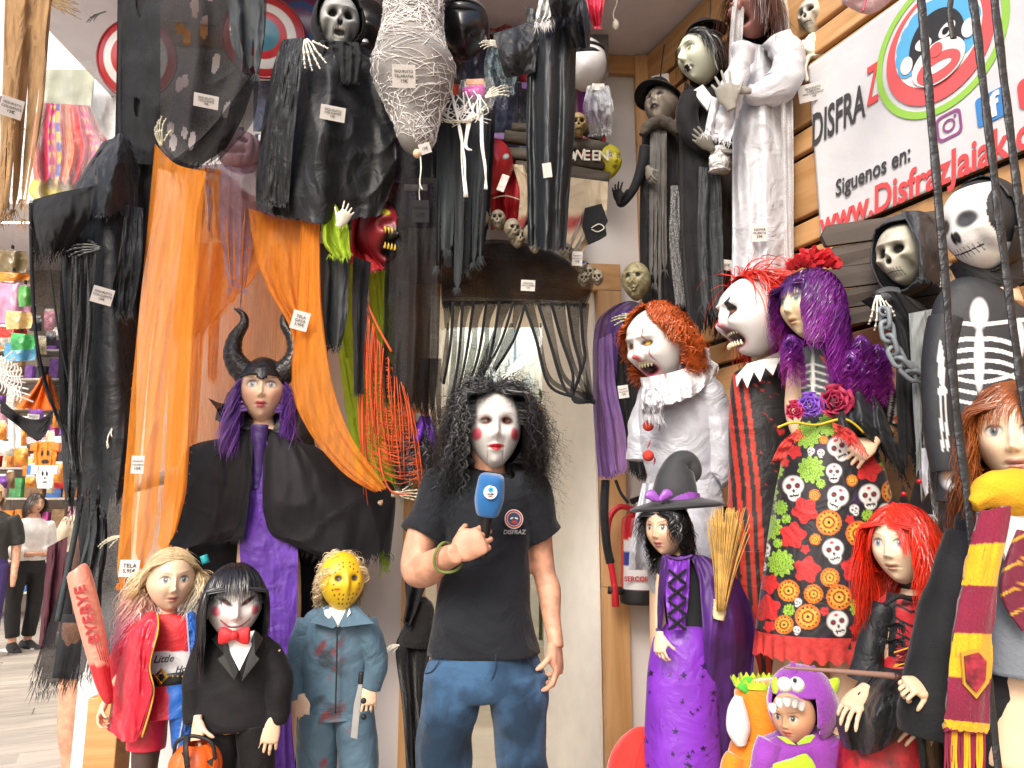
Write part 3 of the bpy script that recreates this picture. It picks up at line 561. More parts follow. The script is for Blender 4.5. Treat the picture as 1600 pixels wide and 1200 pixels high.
b.add(*tb([(-.085, 2.40, 1.40, .13, .08), (-.08, 2.395, 1.46, .08, .065), (-.078, 2.38, 1.5, .057, .06), (-.075, 2.365, 1.56, .056, .06), (-.06, 2.36, 1.62, .06, .075), (-.06, 2.36, 1.68, .062, .08), (-.06, 2.37, 1.73, .04, .05)], rows=26, seg=20))
b.add(*tb([(-.09, 2.39, 1.0, .14, .09), (-.09, 2.39, 1.25, .14, .09), (-.09, 2.4, 1.42, .12, .07)], rows=10, seg=20))
# skin under the clothes continues to the feet
for sgn, hx, kx, ax in ((-1, -.17, -.215, -.25), (1, 0.0, .04, .075)):
    b.add(*tb([(hx, 2.39, .95, .08), (kx, 2.37, .52, .05), (ax, 2.40, .1, .035)], rows=12, seg=12)); foot(b, (ax, 2.40, .085), (sgn * .25, -1, 0))
b.mk('body', skin_man, man, remesh=.0075, smoothit=4)
hand(man, wL - nrm(wL - eL) * .008, (.86, -.06, .46), (.05, 1, .0), (-.3, .1, 1), .185, (.55, .75, .85, .9, .9), .03, skin_man, thick=1.08)
hand(man, wR - nrm(wR - eR) * .014, (.10, -.12, -1), (-1, .25, -.05), (0, -1, -.1), .19, (.35, .45, .55, .65, .7), .05, skin_man, thick=1.02)
shirtm = mat('navy_black_cotton', H('#1b1e24'), .85, sheen=.15, var=.25, vs=7, bump=.6, bs=520, wr=.5, ws=6.5, spec=.3, stretch=(1, 1, 1.5))
g = G()
def prow(v, ul, ur, ry, yo=0, Y=YM):
    p = P((ul + ur) / 2, v, Y + yo); return (*p, (ur - ul) / 2 * mpp(v, Y), ry)
g.add(*tb([prow(1022, 668, 842, .126, .0), prow(985, 676, 834, .118), prow(930, 687, 829, .106), prow(880, 690, 828, .106, -.005), prow(830, 690, 830, .114, -.005), prow(790, 683, 834, .11), prow(762, 690, 830, .095, .01), prow(745, 712, 812, .08, .015), prow(733, 736, 794, .066, .012)], rows=80, seg=96, wr=.010, wf=17, seed=5, pw=2.25, up=(0, -1, 0), wz=.8))
g.add(*tb([lp(P(705, 760, YM), .05, .07), lp(sL + A([.0, 0, .008]), .06, .07), lp(sL * .6 + eL * .4 + A([-.004, 0, 0]), .064, .068), lp(sL * .36 + eL * .64 + A([-.012, 0, .012]), .07, .072)], rows=24, seg=30, wr=.005, wf=26, seed=7))
g.add(*tb([lp(P(808, 760, YM), .05, .07), lp(sR + A([0, 0, .008]), .06, .07), lp(sR * .6 + eR * .4 + A([.008, 0, 0]), .062, .066), lp(sR * .38 + eR * .62 + A([.018, 0, .012]), .066, .07)], rows=24, seg=30, wr=.005, wf=26, seed=8))
shirt = g.mk('t_shirt', shirtm, man, remesh=.006, smoothit=1)
# printed chest emblem
cl = P(803, 811, YM - .128); Ml = basis(cl, (.28, -1, .06)); lgr = mpp(811, 2.24) * 15
def disc(name, M, r, m, parent, z=0, n=28, sy=1, r0=0):
    a = np.linspace(0, 6.2832, n, endpoint=False); o1 = np.stack([np.cos(a) * r, np.sin(a) * r * sy, a * 0 + z], -1)
    if r0: o2 = np.stack([np.cos(a) * r0, np.sin(a) * r0 * sy, a * 0 + z], -1); return mk(name, xf(np.concatenate([o1, o2]), M), gf(2, n, True), m, parent, smooth=False)
    return mk(name, xf(o1, M), [tuple(range(n))], m, parent, smooth=False)
fl_ = lambda n, c='', r=.6: MATS[n] if n in MATS else mat(n, H(c), r, var=.03)
em = disc('emblem', Ml, lgr, fl_('print_white', '#dcdcd6'), man, .0); disc('ring', Ml, lgr * .92, fl_('print_red', '#b8393c'), em, .0008, r0=lgr * .74); disc('disc', Ml, lgr * .68, fl_('print_navy', '#31405a'), em, .0008)
disc('muzzle', basis(xf([[0, -lgr * .32, .0016]], Ml)[0], Ml[:3, 2]), lgr * .34, fl_('print_red', ''), em, sy=.5)
for sx in (-1, 1): disc('eye', basis(xf([[sx * lgr * .25, lgr * .08, .0016]], Ml)[0], Ml[:3, 2], roll=-20 * sx), lgr * .2, fl_('print_white', ''), em, sy=.45)
M2 = Ml.copy(); M2[:3, 3] = xf([[0, -lgr * 1.35, .001]], Ml)[0]; text('lettering', 'DISFRAZ', M2, lgr * .62, fl_('print_grey', '#8a8a8c'), man, shear=.2, off=.0004)
# jeans
jm = mat('denim', H('#34506d'), .85, sheen=.12, var=.6, vs=6, vc=.11, bump=1, bs=620, wr=.45, ws=8, spec=.25)
g = G()
g.add(*tb([prow(985, 684, 826, .098), prow(1018, 674, 838, .112), prow(1040, 665, 847, .12), prow(1065, 662, 850, .121), prow(1090, 675, 838, .10)], rows=30, seg=60, wr=.006, wf=24, seed=2))
for ks, (u0, u1, u2) in ((-1, (708, 697, 693)), (1, (802, 812, 816))):
    a0, a1, a2 = P(u0, 1060, YM), P(u1, 1140, YM - .01), P(u2, 1205, YM - .02); an = A([a2[0] + ks * .035, YM + .03, .09])
    g.add(*tb([lp(a0, .092, .11), lp(a1, .083, .098), lp(a2, .078, .085), lp(a2 * .55 + an * .45, .07, .075), lp(an, .062, .068)], rows=60, seg=44, wr=.009, wf=26, seed=3 + ks, up=(0, 1, 0)))
jeans = g.mk('jeans', jm, man, remesh=.007, smoothit=1)
fp = [P(775, 1022, YM - .126), P(774, 1045, YM - .1265), P(768, 1062, YM - .124), P(764, 1070, YM - .116)]
mk('fly_seam', *tb([lp(q, .0016) for q in fp], rows=12, seg=6), fl_('denim_thread', '#22324a', .8), jeans)
for sx, pts in ((-1, [(690, 1026), (676, 1048), (664, 1052)]), (1, [(822, 1026), (836, 1046), (847, 1050)])):
    mk('pocket_seam', *tb([lp(P(u, v, YM - (.088 if i == 0 else .064 if i == 1 else .028)), .0016) for i, (u, v) in enumerate(pts)], rows=12, seg=6), fl_('denim_thread', ''), jeans)
g = G(); shoe = mat('shoe_leather', H('#2a2a2c'), .5)
for ks, ax in ((-1, -.235), (1, .075)):
    foot(g, (ax, 2.39, .085), (ks * .25, -1, 0), 1.25)
    o = mk('shoe', np.concatenate(g.v), g.f, shoe, man, remesh=.01, smoothit=2); g = G()
# bracelet
bc = wL * .86 + eL * .14; t_, n_, b_ = frames([eL, bc, wL]); bp = [(*(bc + (n_[1] * math.cos(q) + b_[1] * math.sin(q)) * .041 + t_[1] * .012 * math.sin(q * 2)), .0042) for q in np.linspace(0, 6.2832, 14)]
mk('bracelet', *tb(bp, rows=40, seg=8), mat('olive_cord', H('#6d7a3c'), .8), man)
# mask: a plain white doll face
Mh = MX((P(772, 668, 2.335)), rz=6, rx=-2, s=.126)
def whitemask(x, z, fr):
    c = lay(H('#dedcd8'), x.shape); ax = np.abs(x)
    n = vn(np.stack([x * 14, z * 20], -1), 3); c = over(c, np.clip((np.abs(n) < .06) * (z > .2) * .45 * (ax < .6), 0, 1), H('#6a6460'))
    c = over(c, EL(ax, z, .38, .07, .27, .135), H('#a89890')); c = over(c, EL(ax, z, .38, .07, .215, .095), H('#24120f')); c = over(c, EL(ax, z, .38, .065, .08, .065), H('#5a2c22'))
    c = over(c, EL(ax, z, .68, -.24, .17, .14), H('#cf5f6c')); c = over(c, EL(x, z, .02, -.52, .27, .045) + EL(x, z, .02, -.575, .19, .05) * 1.0, H('#bb2231')) if False else over(c, np.clip(EL(x, z, 0, -.52, .28, .042) + EL(x, z, 0, -.57, .18, .055), 0, 1), H('#bb2231'))
    c = over(c, .55 * EL(ax, z, .27, -.74, .018, .17, .6), H('#6a6664')); return c
MASKB = FACE + [(0, .18, .2, .1, .05), (0, -.2, .09, .2, .13), (.2, -.3, .1, .1, .05), (.27, -.74, .03, .2, -.03), (.36, .07, .15, .08, -.06), (.62, -.25, .13, .11, .05), (.2, .3, .2, .04, .03)]
head('mask', Mh, whitemask, vface, man, MASKB, W=.66, D=.74, jaw=.3, na=150, ne=130, half=True, relief=.006)
hair('wig', man, Mh, 6500, lambda d: d[:, 2] > np.where(d[:, 1] < -.25, np.where(np.abs(d[:, 0]) < .62, .72, .0), -.8), L=1.4, comb=lambda d: np.stack([np.sign(d[:, 0]) * (.45 + .2 * np.abs(d[:, 0])), .12 + .1 * d[:, 1], .05 - .4 * (d[:, 2] < .6)], -1), base='#1d1c1d', m=vhairdry, curl=.07, freq=1.9, w=.036, seg=20, grav=.2, puff=.62, jit=.42, ell=(.77, .9, 1.08), clear=.66, hl=.72, seed=2, lvar=.55, var=.6)
# microphone
mic = T('microphone', 'blue foam microphone with a white round badge held by the man', 'microphone', P(757, 838, 2.135))
ma, mb = P(755, 862, 2.15), P(765, 775, 2.115); ax_ = nrm(mb - ma); s_ = mpp(775, 2.05)
mk('handle', *tb([lp(P(754, 872, 2.158), .013), lp(P(759, 815, 2.132), .017), lp(P(761, 796, 2.125), .02)], rows=14, seg=18), mat('mic_black', H('#111214'), .35), mic)
fm = mb - ax_ * 0.055
foam = mk('foam_head', *tb([lp(fm, .024), lp(fm + ax_ * .008, .031), lp(fm + ax_ * .045, .040), lp(fm + ax_ * .085, .038), lp(fm + ax_ * .108, .034), lp(fm + ax_ * .115, .026)], rows=30, seg=28, pw=3), mat('blue_foam', H('#1566a8'), .6, bump=.8, bs=700, sheen=.6), mic)
Mb = basis(P(767, 770, 2.115) + A([0, -.0462, 0]), (.08, -1, .1)); bd = disc('badge', Mb, .0185, paper, mic, 0); disc('mark', basis(xf([[0.001, .0065, .0008]], Mb)[0], Mb[:3, 2]), .0075, fl_('badge_blue', '#2f9fd0'), bd); disc('mark_eye', basis(xf([[0.001, .0065, .0014]], Mb)[0], Mb[:3, 2]), .003, fl_('badge_dark', '#155a90'), bd)
for s__, dz, mm in (('onda', -.0045, ink), ('radio', -.0105, redink)):
    M2 = Mb.copy(); M2[:3, 3] = xf([[0, dz, .001]], Mb)[0]; text('lettering', s__, M2, .0095 if dz > -.006 else .006, mm, bd, off=.0002)

# ================================================================== mannequins on the left
purple = mat('purple_velvet', H('#5a2f9a'), .55, sheen=.7, var=.25, vs=20, wr=.4, ws=12); purpled = mat('dark_purple_satin', H('#3a1f66'), .45, sheen=.3, wr=.5)
# --- horned sorceress
Y = 2.85
so = T('horned_mannequin', 'tall mannequin with black curved horns, purple hair and wide black cape', 'mannequin', P(415, 1380, Y))
g = G()
g.add(*ptb([(412, 700, 60, 30), (412, 676, 34, 24), (412, 664, 17, 18), (411, 650, 16, 17), (410, 632, 20, 24)], Y, rows=16, seg=20))
g.add(*ptb([(412, 700, 62, 34), (415, 800, 42, 32), (420, 900, 50, 36), (425, 1050, 42, 32), (428, 1350, 26, 26)], Y, rows=20, seg=20))
g.add(*ptb([(345, 718, 14), (268, 742, 12), (205, 762, 10), (183, 763, 8)], Y, rows=16, seg=14)); g.add(*ptb([(478, 722, 14), (540, 768, 10), (600, 788, 8)], Y, rows=16, seg=14))
g.mk('body', skin_dummy, so, remesh=.012, smoothit=3)
hand(so, P(186, 763, Y), (-1, -.1, .05), (0, .2, -1), (-.1, -1, 0), .15, (.3, .25, .3, .35, .4), .06)
Mh = hpx(411, 612, 2.83, 98, rz=-4, rx=-4); head('head', Mh, doll('#e6c6a8', '#b85a5e', '#8a9aa0', '#241a1a', .35, shadow='#5a4a55'), vface, so)
capm = mat('black_vinyl', H('#17171a'), .38, wr=.3, ws=20, coat=.2)
def capmesh(name, Mh, acc, m, parent, ell=(.78, .95, 1.1), n=60, folds=0):
    a = np.linspace(0, 6.2832, n, endpoint=False); e = np.linspace(-1.5, 1.57, n); Az, E_ = np.meshgrid(a, e); d = np.stack([np.cos(Az) * np.cos(E_), np.sin(Az) * np.cos(E_), np.sin(E_)], -1).reshape(-1, 3); ok = acc(d); F = gf(n, n, True); F = F[ok[F].all(1)]
    rd = 1 + folds * vn(d * 7, 3); return mk(name, xf(d * A(ell) * rd[:, None], Mh), F, m, parent, solid=.004)
capmesh('horned_cap', Mh, lambda d: d[:, 2] > np.where(d[:, 1] < -.05, np.clip(.12 + .75 * np.abs(d[:, 0]) ** 1.3 - 1.1 * np.clip(np.abs(d[:, 0]) - .55, 0, 1), -.5, .3), -.5), capm, so)
hornm = mat('ridged_black_horn', H('#141416'), .35, bump=.3, wr=.5, ws=30, coat=.3)
for sgn in (-1, 1):
    pts = [(392, 588, 21), (374, 574, 18), (364, 553, 14.5), (368, 528, 11), (381, 507, 7.5), (380, 492, 5), (366, 482, 1.5)]
    if sgn > 0: pts = [(411 + (411 - u) + 4, v, r) for u, v, r in pts]
    V, F = ptb([(u, v, r * (1 + .05 * (i % 2))) for i, (u, v, r) in enumerate(cr(pts, 30))], Y - .03, rows=90, seg=18); mk('horn', V, F, hornm, so)
hair('wig', so, Mh, 1700, lambda d: (d[:, 2] > -.7) & (d[:, 1] > -.55) & (np.abs(d[:, 0]) > .3) & (d[:, 2] < .3), L=1.5, base='#6f4a9c', tip='#8a5ab8', w=.05, seg=14, grav=.3, puff=.45, jit=.2, curl=.12, freq=.45, clear=.66, hl=.3, seed=4, comb=lambda d: np.stack([np.sign(d[:, 0]) * .8, -.35 + 0 * d[:, 0], -.5 + 0 * d[:, 0]], -1))
for pts in ([(325, 622), (341, 629), (352, 631), (356, 612), (366, 624), (378, 634), (392, 655), (398, 675), (372, 668), (350, 662), (336, 656), (339, 640)], [(492, 700), (487, 662), (478, 640), (486, 622), (468, 634), (455, 632), (444, 640), (432, 660), (424, 676), (460, 690)]):
    flatpx('collar', pts, Y - .06, capm, so, th=.008, yo=[.06 if i < 7 else .0 for i in range(len(pts))])
cape = mat('black_cape_crepe', H('#161519'), .7, sheen=.05, wr=.15, ws=5, var=.2, spec=.3)
drape('cape', cape, [[(352, 684, .02), (375, 674, -.02), (396, 668, -.07)], [(292, 702, -.05), (350, 698, -.11), (396, 690, -.1)], [(276, 770, -.05), (340, 770, -.13), (390, 770, -.13)], [(268, 832, .0), (335, 838, -.12), (384, 822, -.12)], [(256, 880, .0), (310, 850, -.1), (379, 848, -.11)]], Y, so, nu=60, nv=60, folds=2.2, amp=.02, rag=.06, ragf=3, seed=3)
drape('cape', cape, [[(414, 668, -.07), (436, 674, -.03), (462, 684, .02)], [(412, 690, -.1), (462, 698, -.09), (505, 705, 0)], [(410, 770, -.13), (490, 770, -.12), (560, 752, 0)], [(414, 815, -.12), (510, 820, -.1), (616, 758, 0)], [(425, 838, -.1), (530, 870, -.08), (612, 850, 0)], [(462, 852, -.06), (545, 885, -.05), (606, 885, 0)]], Y, so, nu=110, nv=60, folds=2.6, amp=.025, rag=.13, ragf=1.4, seed=5)
drape('cape_lining', black, [[(330, 720), (500, 720)], [(290, 800), (560, 800)], [(300, 900), (540, 880)], [(330, 1100), (470, 1100)], [(340, 1250), (470, 1250)]], Y + .1, so, nu=50, nv=40, folds=5, amp=.02, seed=8)
drape('dress', purple, [[(398, 690), (422, 690)], [(388, 790), (445, 790)], [(374, 850), (464, 850)], [(384, 930), (464, 930)], [(402, 1030), (462, 1030)], [(400, 1130), (456, 1130)], [(395, 1260), (470, 1260)]], Y - .10, so, nu=60, nv=90, folds=1.0, amp=.03, rag=.02, seed=2, wrink=.005)
mk('dress_yoke', *ptb([(406, 664, 14, 10), (404, 700, 11, 8), (402, 745, 9, 7), (400, 765, 8, 5)], Y - .095, rows=14, seg=16), purpled, so)
# --- helper for the small mannequins
def dummy(root, Y, pts_neck, arms, hands, legs, skin=skin_dummy, core=None):
    g = G()
    if core: g.add(*ptb(core, Y, rows=14, seg=18))
    g.add(*ptb(pts_neck, Y, rows=10, seg=16))
    for a in arms + legs: g.add(*ptb(a, Y, rows=16, seg=14))
    g.mk('body', skin, root, remesh=.009, smoothit=2)
    for h in hands: hand(root, *h[0], **h[1])
# --- child mannequin in the red and blue jacket
Y = 2.25
gi = T('girl_mannequin', 'blond child mannequin in red and blue jacket with a diamond belt buckle', 'mannequin', P(265, 1290, Y))
dummy(gi, Y, [(266, 985, 22, 16), (265, 960, 12, 12), (264, 935, 13, 14)], [[(222, 985, 14), (196, 1040, 12), (172, 1082, 9), (164, 1100, 7)], [(308, 985, 14), (330, 1050, 12), (338, 1100, 9)]],
      [((P(166, 1092, Y - .03), (-.25, -.15, -1), (1, .2, 0), (.1, -1, 0)), dict(size=.095, curl=(.4, .5, .6, .7, .8), name='hand')), ((P(338, 1100, Y), (0, -.1, -1), (-1, 0, 0), (0, -1, 0)), dict(size=.09))],
      [[(235, 1100, 22), (228, 1180, 17), (226, 1290, 12)], [(288, 1100, 22), (296, 1180, 17), (297, 1290, 12)]], core=[(265, 985, 40, 22), (266, 1050, 36, 22), (265, 1120, 44, 28)])
Mh = hpx(266, 906, Y - .01, 96, rz=10); head('head', Mh, doll('#e4c4a4', '#b77868', '#6b6f70', '#8a6a50', .2), vface, gi)
hair('wig', gi, Mh, 900, scalp(.62, -.55), L=.75, comb=lambda d: np.stack([np.sign(d[:, 0]) * .9, .35 + 0 * d[:, 0], -.15 + 0 * d[:, 0]], -1), base='#dcc193', w=.05, seg=9, grav=.12, puff=.02, jit=.05, clear=.66, hl=.5, seed=5, var=.2)
for sgn, tipc, du in ((-1, '#e07aa8', -40), (1, '#8fb4d0', 40)):
    Mp = hpx(266 + sgn * 42, 905, Y + .03, 70)
    hair('pigtail', gi, Mp, 420, lambda d: (d[:, 2] > -.2), L=3.0, comb=lambda d: np.stack([d[:, 0] * .4 + sgn * .5, d[:, 1] * .3 - .12, -.4 + 0 * d[:, 0]], -1), base='#e2cba0', tip=tipc, w=.07, seg=18, grav=.4, puff=.25, jit=.25, curl=.2, freq=.75, ell=(.3, .3, .35), clear=0, seed=6 + sgn, var=.2)
mk('hair_tie', *ptb([(318, 868, 6), (322, 880, 6)], Y, rows=4, seg=10), mat('teal_elastic', H('#1a9aa0'), .5), gi)
redsat = mat('red_satin', H('#c41f36'), .34, sheen=.2, wr=.3, ws=14); bluesat = mat('blue_satin', H('#1e5fb4'), .34, sheen=.2, wr=.7, ws=14); redj = mat('red_jersey', H('#d2262b'), .6, wr=.3)
def gshirt(u, v, V): return np.where((v > 1018)[..., None], A(H('#e3e0de')), A(H('#d2262b'))) * np.ones(u.shape + (1,))
solidpx('top', [(266, 958, 16, 14), (266, 968, 34, 20), (266, 985, 44, 25), (266, 1020, 42, 26), (266, 1052, 40, 26)], Y, vcloth, gi, paint=gshirt, rows=60, wrpx=.6)
solidpx('shorts', [(266, 1050, 41, 27), (264, 1080, 48, 31), (262, 1100, 54, 32), (262, 1118, 55, 32)], Y, vsatin, gi, paint=lambda u, v, V: np.where((u < 262)[..., None], A(H('#c41f36')), A(H('#1e5fb4'))), seg=80, wrpx=1, wf=30)
solidpx('shorts_leg', [(236, 1110, 27, 27), (230, 1150, 29, 26), (228, 1168, 29, 26)], Y, redsat, gi, wrpx=1); solidpx('shorts_leg', [(291, 1110, 26, 27), (296, 1140, 28, 26), (298, 1162, 28, 26)], Y, bluesat, gi, wrpx=1)
tights = mat('dark_mesh_tights', H('#4a3a34'), .5, var=.2)
for u0, u1 in ((230, 226), (294, 297)): solidpx('tights', [(u0, 1160, 22), (u1, 1200, 19), (u1, 1295, 13)], Y, tights, gi)
belt = solidpx('belt', [(266, 1048, 42, 29), (266, 1066, 43, 29.5)], Y, mat('black_leather', H('#161616'), .4), gi, rows=4)
bkl = P(252, 1057, Y - .068); Mk_ = basis(bkl, (-.1, -1, 0), roll=45); gold = mat('brass', H('#c9a24a'), .3, metal=1)
for sx, sy, w, h in ((0, 1, .031, .006), (0, -1, .031, .006), (1, 0, .006, .031), (-1, 0, .006, .031)): mk('buckle', xf(boxv((sx * .0125, sy * .0125, .002 * abs(sx)), (w, h, .004)), Mk_), BOXF, gold, belt, smooth=False)
for i in range(10):
    if i in (3, 4): continue
    ball('stud', P(232 + i * 7.6, 1057, Y - .065 + .0016 * (i - 4.5) ** 2), .0028, gold, belt, n=6)
for s__, u, v, h in (('Little', 255, 1030, .026), ('Ho', 282, 1046, .022)): text('lettering', s__, basis(P(u, v, Y - .069), (.06, -1, 0), roll=4), h, ink, gi, shear=.35, off=.0006)
drape('jacket_front', redsat, [[(218, 962, .02), (238, 955, -.04), (246, 962, -.07)], [(188, 985, .02), (220, 985, -.08), (247, 985, -.09)], [(180, 1040, .0), (215, 1040, -.1), (232, 1040, -.1)], [(172, 1110, 0), (205, 1110, -.1), (238, 1085, -.1)], [(165, 1140, 0), (200, 1165, -.08), (222, 1150, -.08)]], Y, gi, nu=50, nv=50, folds=2.4, amp=.014, rag=.04, seed=4)
drape('jacket_front', bluesat, [[(292, 960, -.07), (300, 955, -.04), (312, 962, .02)], [(294, 990, -.09), (310, 990, -.08), (330, 990, .0)], [(297, 1050, -.1), (308, 1050, -.09), (332, 1050, 0)], [(287, 1120, -.1), (305, 1120, -.08), (325, 1120, 0)], [(278, 1168, -.08), (300, 1160, -.06), (320, 1150, 0)]], Y, gi, nu=40, nv=50, folds=2, amp=.012, rag=.04, seed=6)
solidpx('sleeve', [(222, 978, 22), (200, 1015, 21), (180, 1060, 18), (170, 1086, 14)], Y + .01, redsat, gi, wrpx=2.4, wf=34); solidpx('sleeve_cuff', [(172, 1082, 14), (167, 1094, 13)], Y + .01, gold if False else mat('mustard_rib', H('#d8a030'), .7), gi, rows=6)
for pts, c in (([(246, 958, 1.6), (247, 985, 1.6), (234, 1040, 1.6), (240, 1085, 1.6), (222, 1152, 1.6)], '#e0b040'), ([(292, 958, 1.6), (294, 990, 1.6), (297, 1050, 1.6), (287, 1120, 1.6), (277, 1172, 1.6)], '#9aa8c8')): mk('zip', *ptb([(u, v, r, r, -.105) for u, v, r in pts], Y, rows=30, seg=6), mat('zip' + c, H(c), .4), gi)
# inflatable bat with its print
Yb = 2.15
bat = T('toy_bat', 'pink inflatable toy bat printed in red, leaning by the red jacket', 'toy bat', P(168, 1085, Yb))
def batp(u, v, V): return np.where((v > 1040)[..., None], A(H('#c0262e')), A(H('#e8927c')))
solidpx('barrel', [(120, 889, 5), (121, 892, 14), (124, 900, 17), (136, 950, 18), (150, 1010, 16), (160, 1060, 12), (168, 1090, 8), (170, 1100, 3)], Yb, mat('inflatable_vinyl', vcol=True, rough=.3, var=.05, coat=.3, wr=.2, ws=25), bat, paint=batp, rows=60)
for i, s__ in enumerate('BYEBYE'):
    f = .88 - i * .145; u, v = 121 + 30 * f, 905 + 105 * f; text('lettering', s__, basis(P(u, v, Yb - .034), (0, -1, .05), roll=106), .042, fl_('bat_red', '#a3262c'), bat, off=.0012)
text('lettering', '3/17/71', basis(P(157, 1020, Yb - .032), (0, -1, 0), roll=106), .016, fl_('bat_red'), bat) if False else None
for k in range(4): mk('print_line', *ptb([(150 + k * 4, 1008 + 1 * k, .7), (158 + k * 3.4, 1032 + k * 1, .7)], Yb - .034, rows=4, seg=5), fl_('bat_red'), bat)
# --- child mannequin in the black suit
Y = 2.1
tx = T('suit_mannequin', 'child mannequin in black suit and red bow tie with white doll mask', 'mannequin', P(372, 1290, Y))
dummy(tx, Y, [(368, 1010, 26, 18), (368, 985, 13, 14), (367, 960, 14, 16)], [[(318, 1015, 16), (306, 1080, 13), (308, 1125, 9)], [(425, 1015, 16), (436, 1080, 13), (428, 1125, 9)]],
      [((P(309, 1122, Y - .05), (.1, -.3, -1), (.6, .6, 0), (.6, -.8, 0)), dict(size=.115, curl=(.3, .3, .4, .5, .5))), ((P(427, 1120, Y - .02), (-.1, -.2, -1), (-.3, .9, 0), (-1, -.3, 0)), dict(size=.115, curl=(.2, .2, .25, .3, .35)))],
      [[(345, 1130, 24), (342, 1300, 17)], [(400, 1130, 24), (404, 1300, 17)]], core=[(370, 1015, 45, 25), (370, 1080, 42, 25), (370, 1140, 48, 30)])
Mh = hpx(366, 943, Y - .02, 114, rz=5)
def dollmask2(x, z, fr):
    c = lay(H('#e2dedb'), x.shape); ax = np.abs(x)
    c = over(c, EL(ax, z - .45 * (ax - .36), .38, .12, .25, .075), H('#241c1c')); c = over(c, EL(ax, z, .36, .1, .06, .045), H('#7a3028')); c = over(c, EL(ax, z, .66, -.12, .14, .12), H('#d9707c'))
    arc = np.abs(z - (-.55 + .9 * ax ** 2)); c = over(c, np.clip((.035 - arc) / .02, 0, 1) * (ax < .5), H('#b0222c')); c = over(c, EL(ax, z, .25, -.72, .014, .2, .5), H('#b0222c')); return c
head('mask', Mh, dollmask2, vface, tx, FACE + [(0, -.15, .08, .2, .1), (.6, -.12, .16, .14, .06)], W=.74, D=.76, jaw=.46, half=True, na=120, ne=110)
hair('wig', tx, Mh, 1500, lambda d: d[:, 2] > np.where(d[:, 1] < -.3, np.where(np.abs(d[:, 0]) < .6, .55, .1), -.6), L=1.2, comb=lambda d: np.stack([np.sign(d[:, 0]) * .5, d[:, 1] * .55, -.45 + 0 * d[:, 0]], -1), base='#17161a', w=.05, seg=14, grav=.45, puff=.16, jit=.14, clear=.7, hl=.42, seed=7, ell=(.82, .92, 1.08), var=.5)
g = G()
hair('fringe', tx, Mh, 420, lambda d: (d[:, 2] > .58) & (d[:, 1] < -.2) & (np.abs(d[:, 0]) < .6), L=.62, comb=lambda d: np.stack([d[:, 0] * .5, -.6 + 0 * d[:, 0], -.4 + 0 * d[:, 0]], -1), base='#17161a', w=.05, seg=8, grav=.4, puff=.25, jit=.12, clear=0, seed=9, ell=(.86, .98, 1.12), var=.5, cap=False)
suit = mat('black_suit_cloth', H('#151416'), .75, sheen=.08, wr=.25, ws=9, spec=.3)
g = G()
g.add(*ptb([(370, 992, 30, 20), (370, 1003, 56, 28), (370, 1040, 58, 32), (370, 1085, 54, 34), (370, 1120, 60, 36), (370, 1138, 64, 36)], Y, rows=40, seg=50, wr=.003, wf=30))
for pts in ([(326, 1012, 20), (308, 1060, 20), (303, 1100, 19), (306, 1128, 19)], [(416, 1012, 20), (434, 1060, 21), (436, 1100, 20), (432, 1130, 20)]): g.add(*ptb(pts, Y, rows=26, seg=22, wr=.004, wf=34))
g.mk('jacket', suit, tx, remesh=.007, smoothit=2)
solidpx('trouser_leg', [(346, 1130, 30), (342, 1200, 26), (340, 1300, 22)], Y, suit, tx, wrpx=1); solidpx('trouser_leg', [(398, 1130, 30), (402, 1200, 26), (405, 1300, 22)], Y, suit, tx, wrpx=1)
flatpx('shirt_front', [(346, 985), (372, 992), (398, 985), (392, 1010), (374, 1048), (360, 1020)], Y - .085, paper, tx, th=.004, yo=[.03, -.0, .03, 0, -.01, 0])
lap = mat('lapel_satin', H('#101012'), .35)
for pts in ([(330, 998), (346, 984), (372, 1050), (366, 1062), (340, 1030), (350, 1022)], [(412, 998), (398, 984), (376, 1050), (378, 1064), (405, 1030), (398, 1022)]): flatpx('lapel', pts, Y - .092, lap, tx, th=.005, yo=[.03, .02, -.005, -.005, 0.01, 0.01])
for sgn in (-1, 1): mk('bow_tie_wing', *ptb([(366, 993, 5, 5), (366 + sgn * 12, 993, 12, 7), (366 + sgn * 22, 993, 13, 5), (366 + sgn * 24, 993, 10, 3)], Y - .10, rows=14, seg=14), redj, tx)
ball('bow_tie_knot', P(366, 993, Y - .112), .012, redj, tx, n=10)
# pumpkin bucket
pb = T('pumpkin_bucket', 'orange plastic pumpkin bucket hanging from the black-suited mannequin’s hand', 'bucket', P(305, 1240, 1.98)); pc = P(305, 1198, 1.98); rp = 40 * mpp(1198, 1.98)
a = np.linspace(-1.3, 1.2, 28); th = np.linspace(0, 6.2832, 72, endpoint=False); A_, T_ = np.meshgrid(a, th, indexing='ij'); rd = rp * np.cos(A_) ** .8 * (1 - .09 * np.abs(np.sin(T_ * 5)) ** 3 * 0 - .07 * (1 - np.abs(np.sin(T_ * 5))) ** 2)
orp = mat('orange_plastic', H('#e8641e'), .35, coat=.2, var=.05)
mk('shell', np.stack([pc[0] + rd * np.cos(T_), pc[1] + rd * np.sin(T_), pc[2] + rp * .92 * np.sin(A_)], -1).reshape(-1, 3), gf(28, 72, True), orp, pb)
for pts in ([(283, 1176), (294, 1180), (291, 1194)], [(322, 1190), (333, 1184), (331, 1198)]): flatpx('eye', pts, 1.98 - rp * .98, ink, pb, th=.004)
mk('handle', *ptb([(272, 1186, 3), (276, 1160, 3), (300, 1150, 3), (330, 1160, 3), (336, 1186, 3)], 1.98 - .02, rows=26, seg=8), ink, pb)
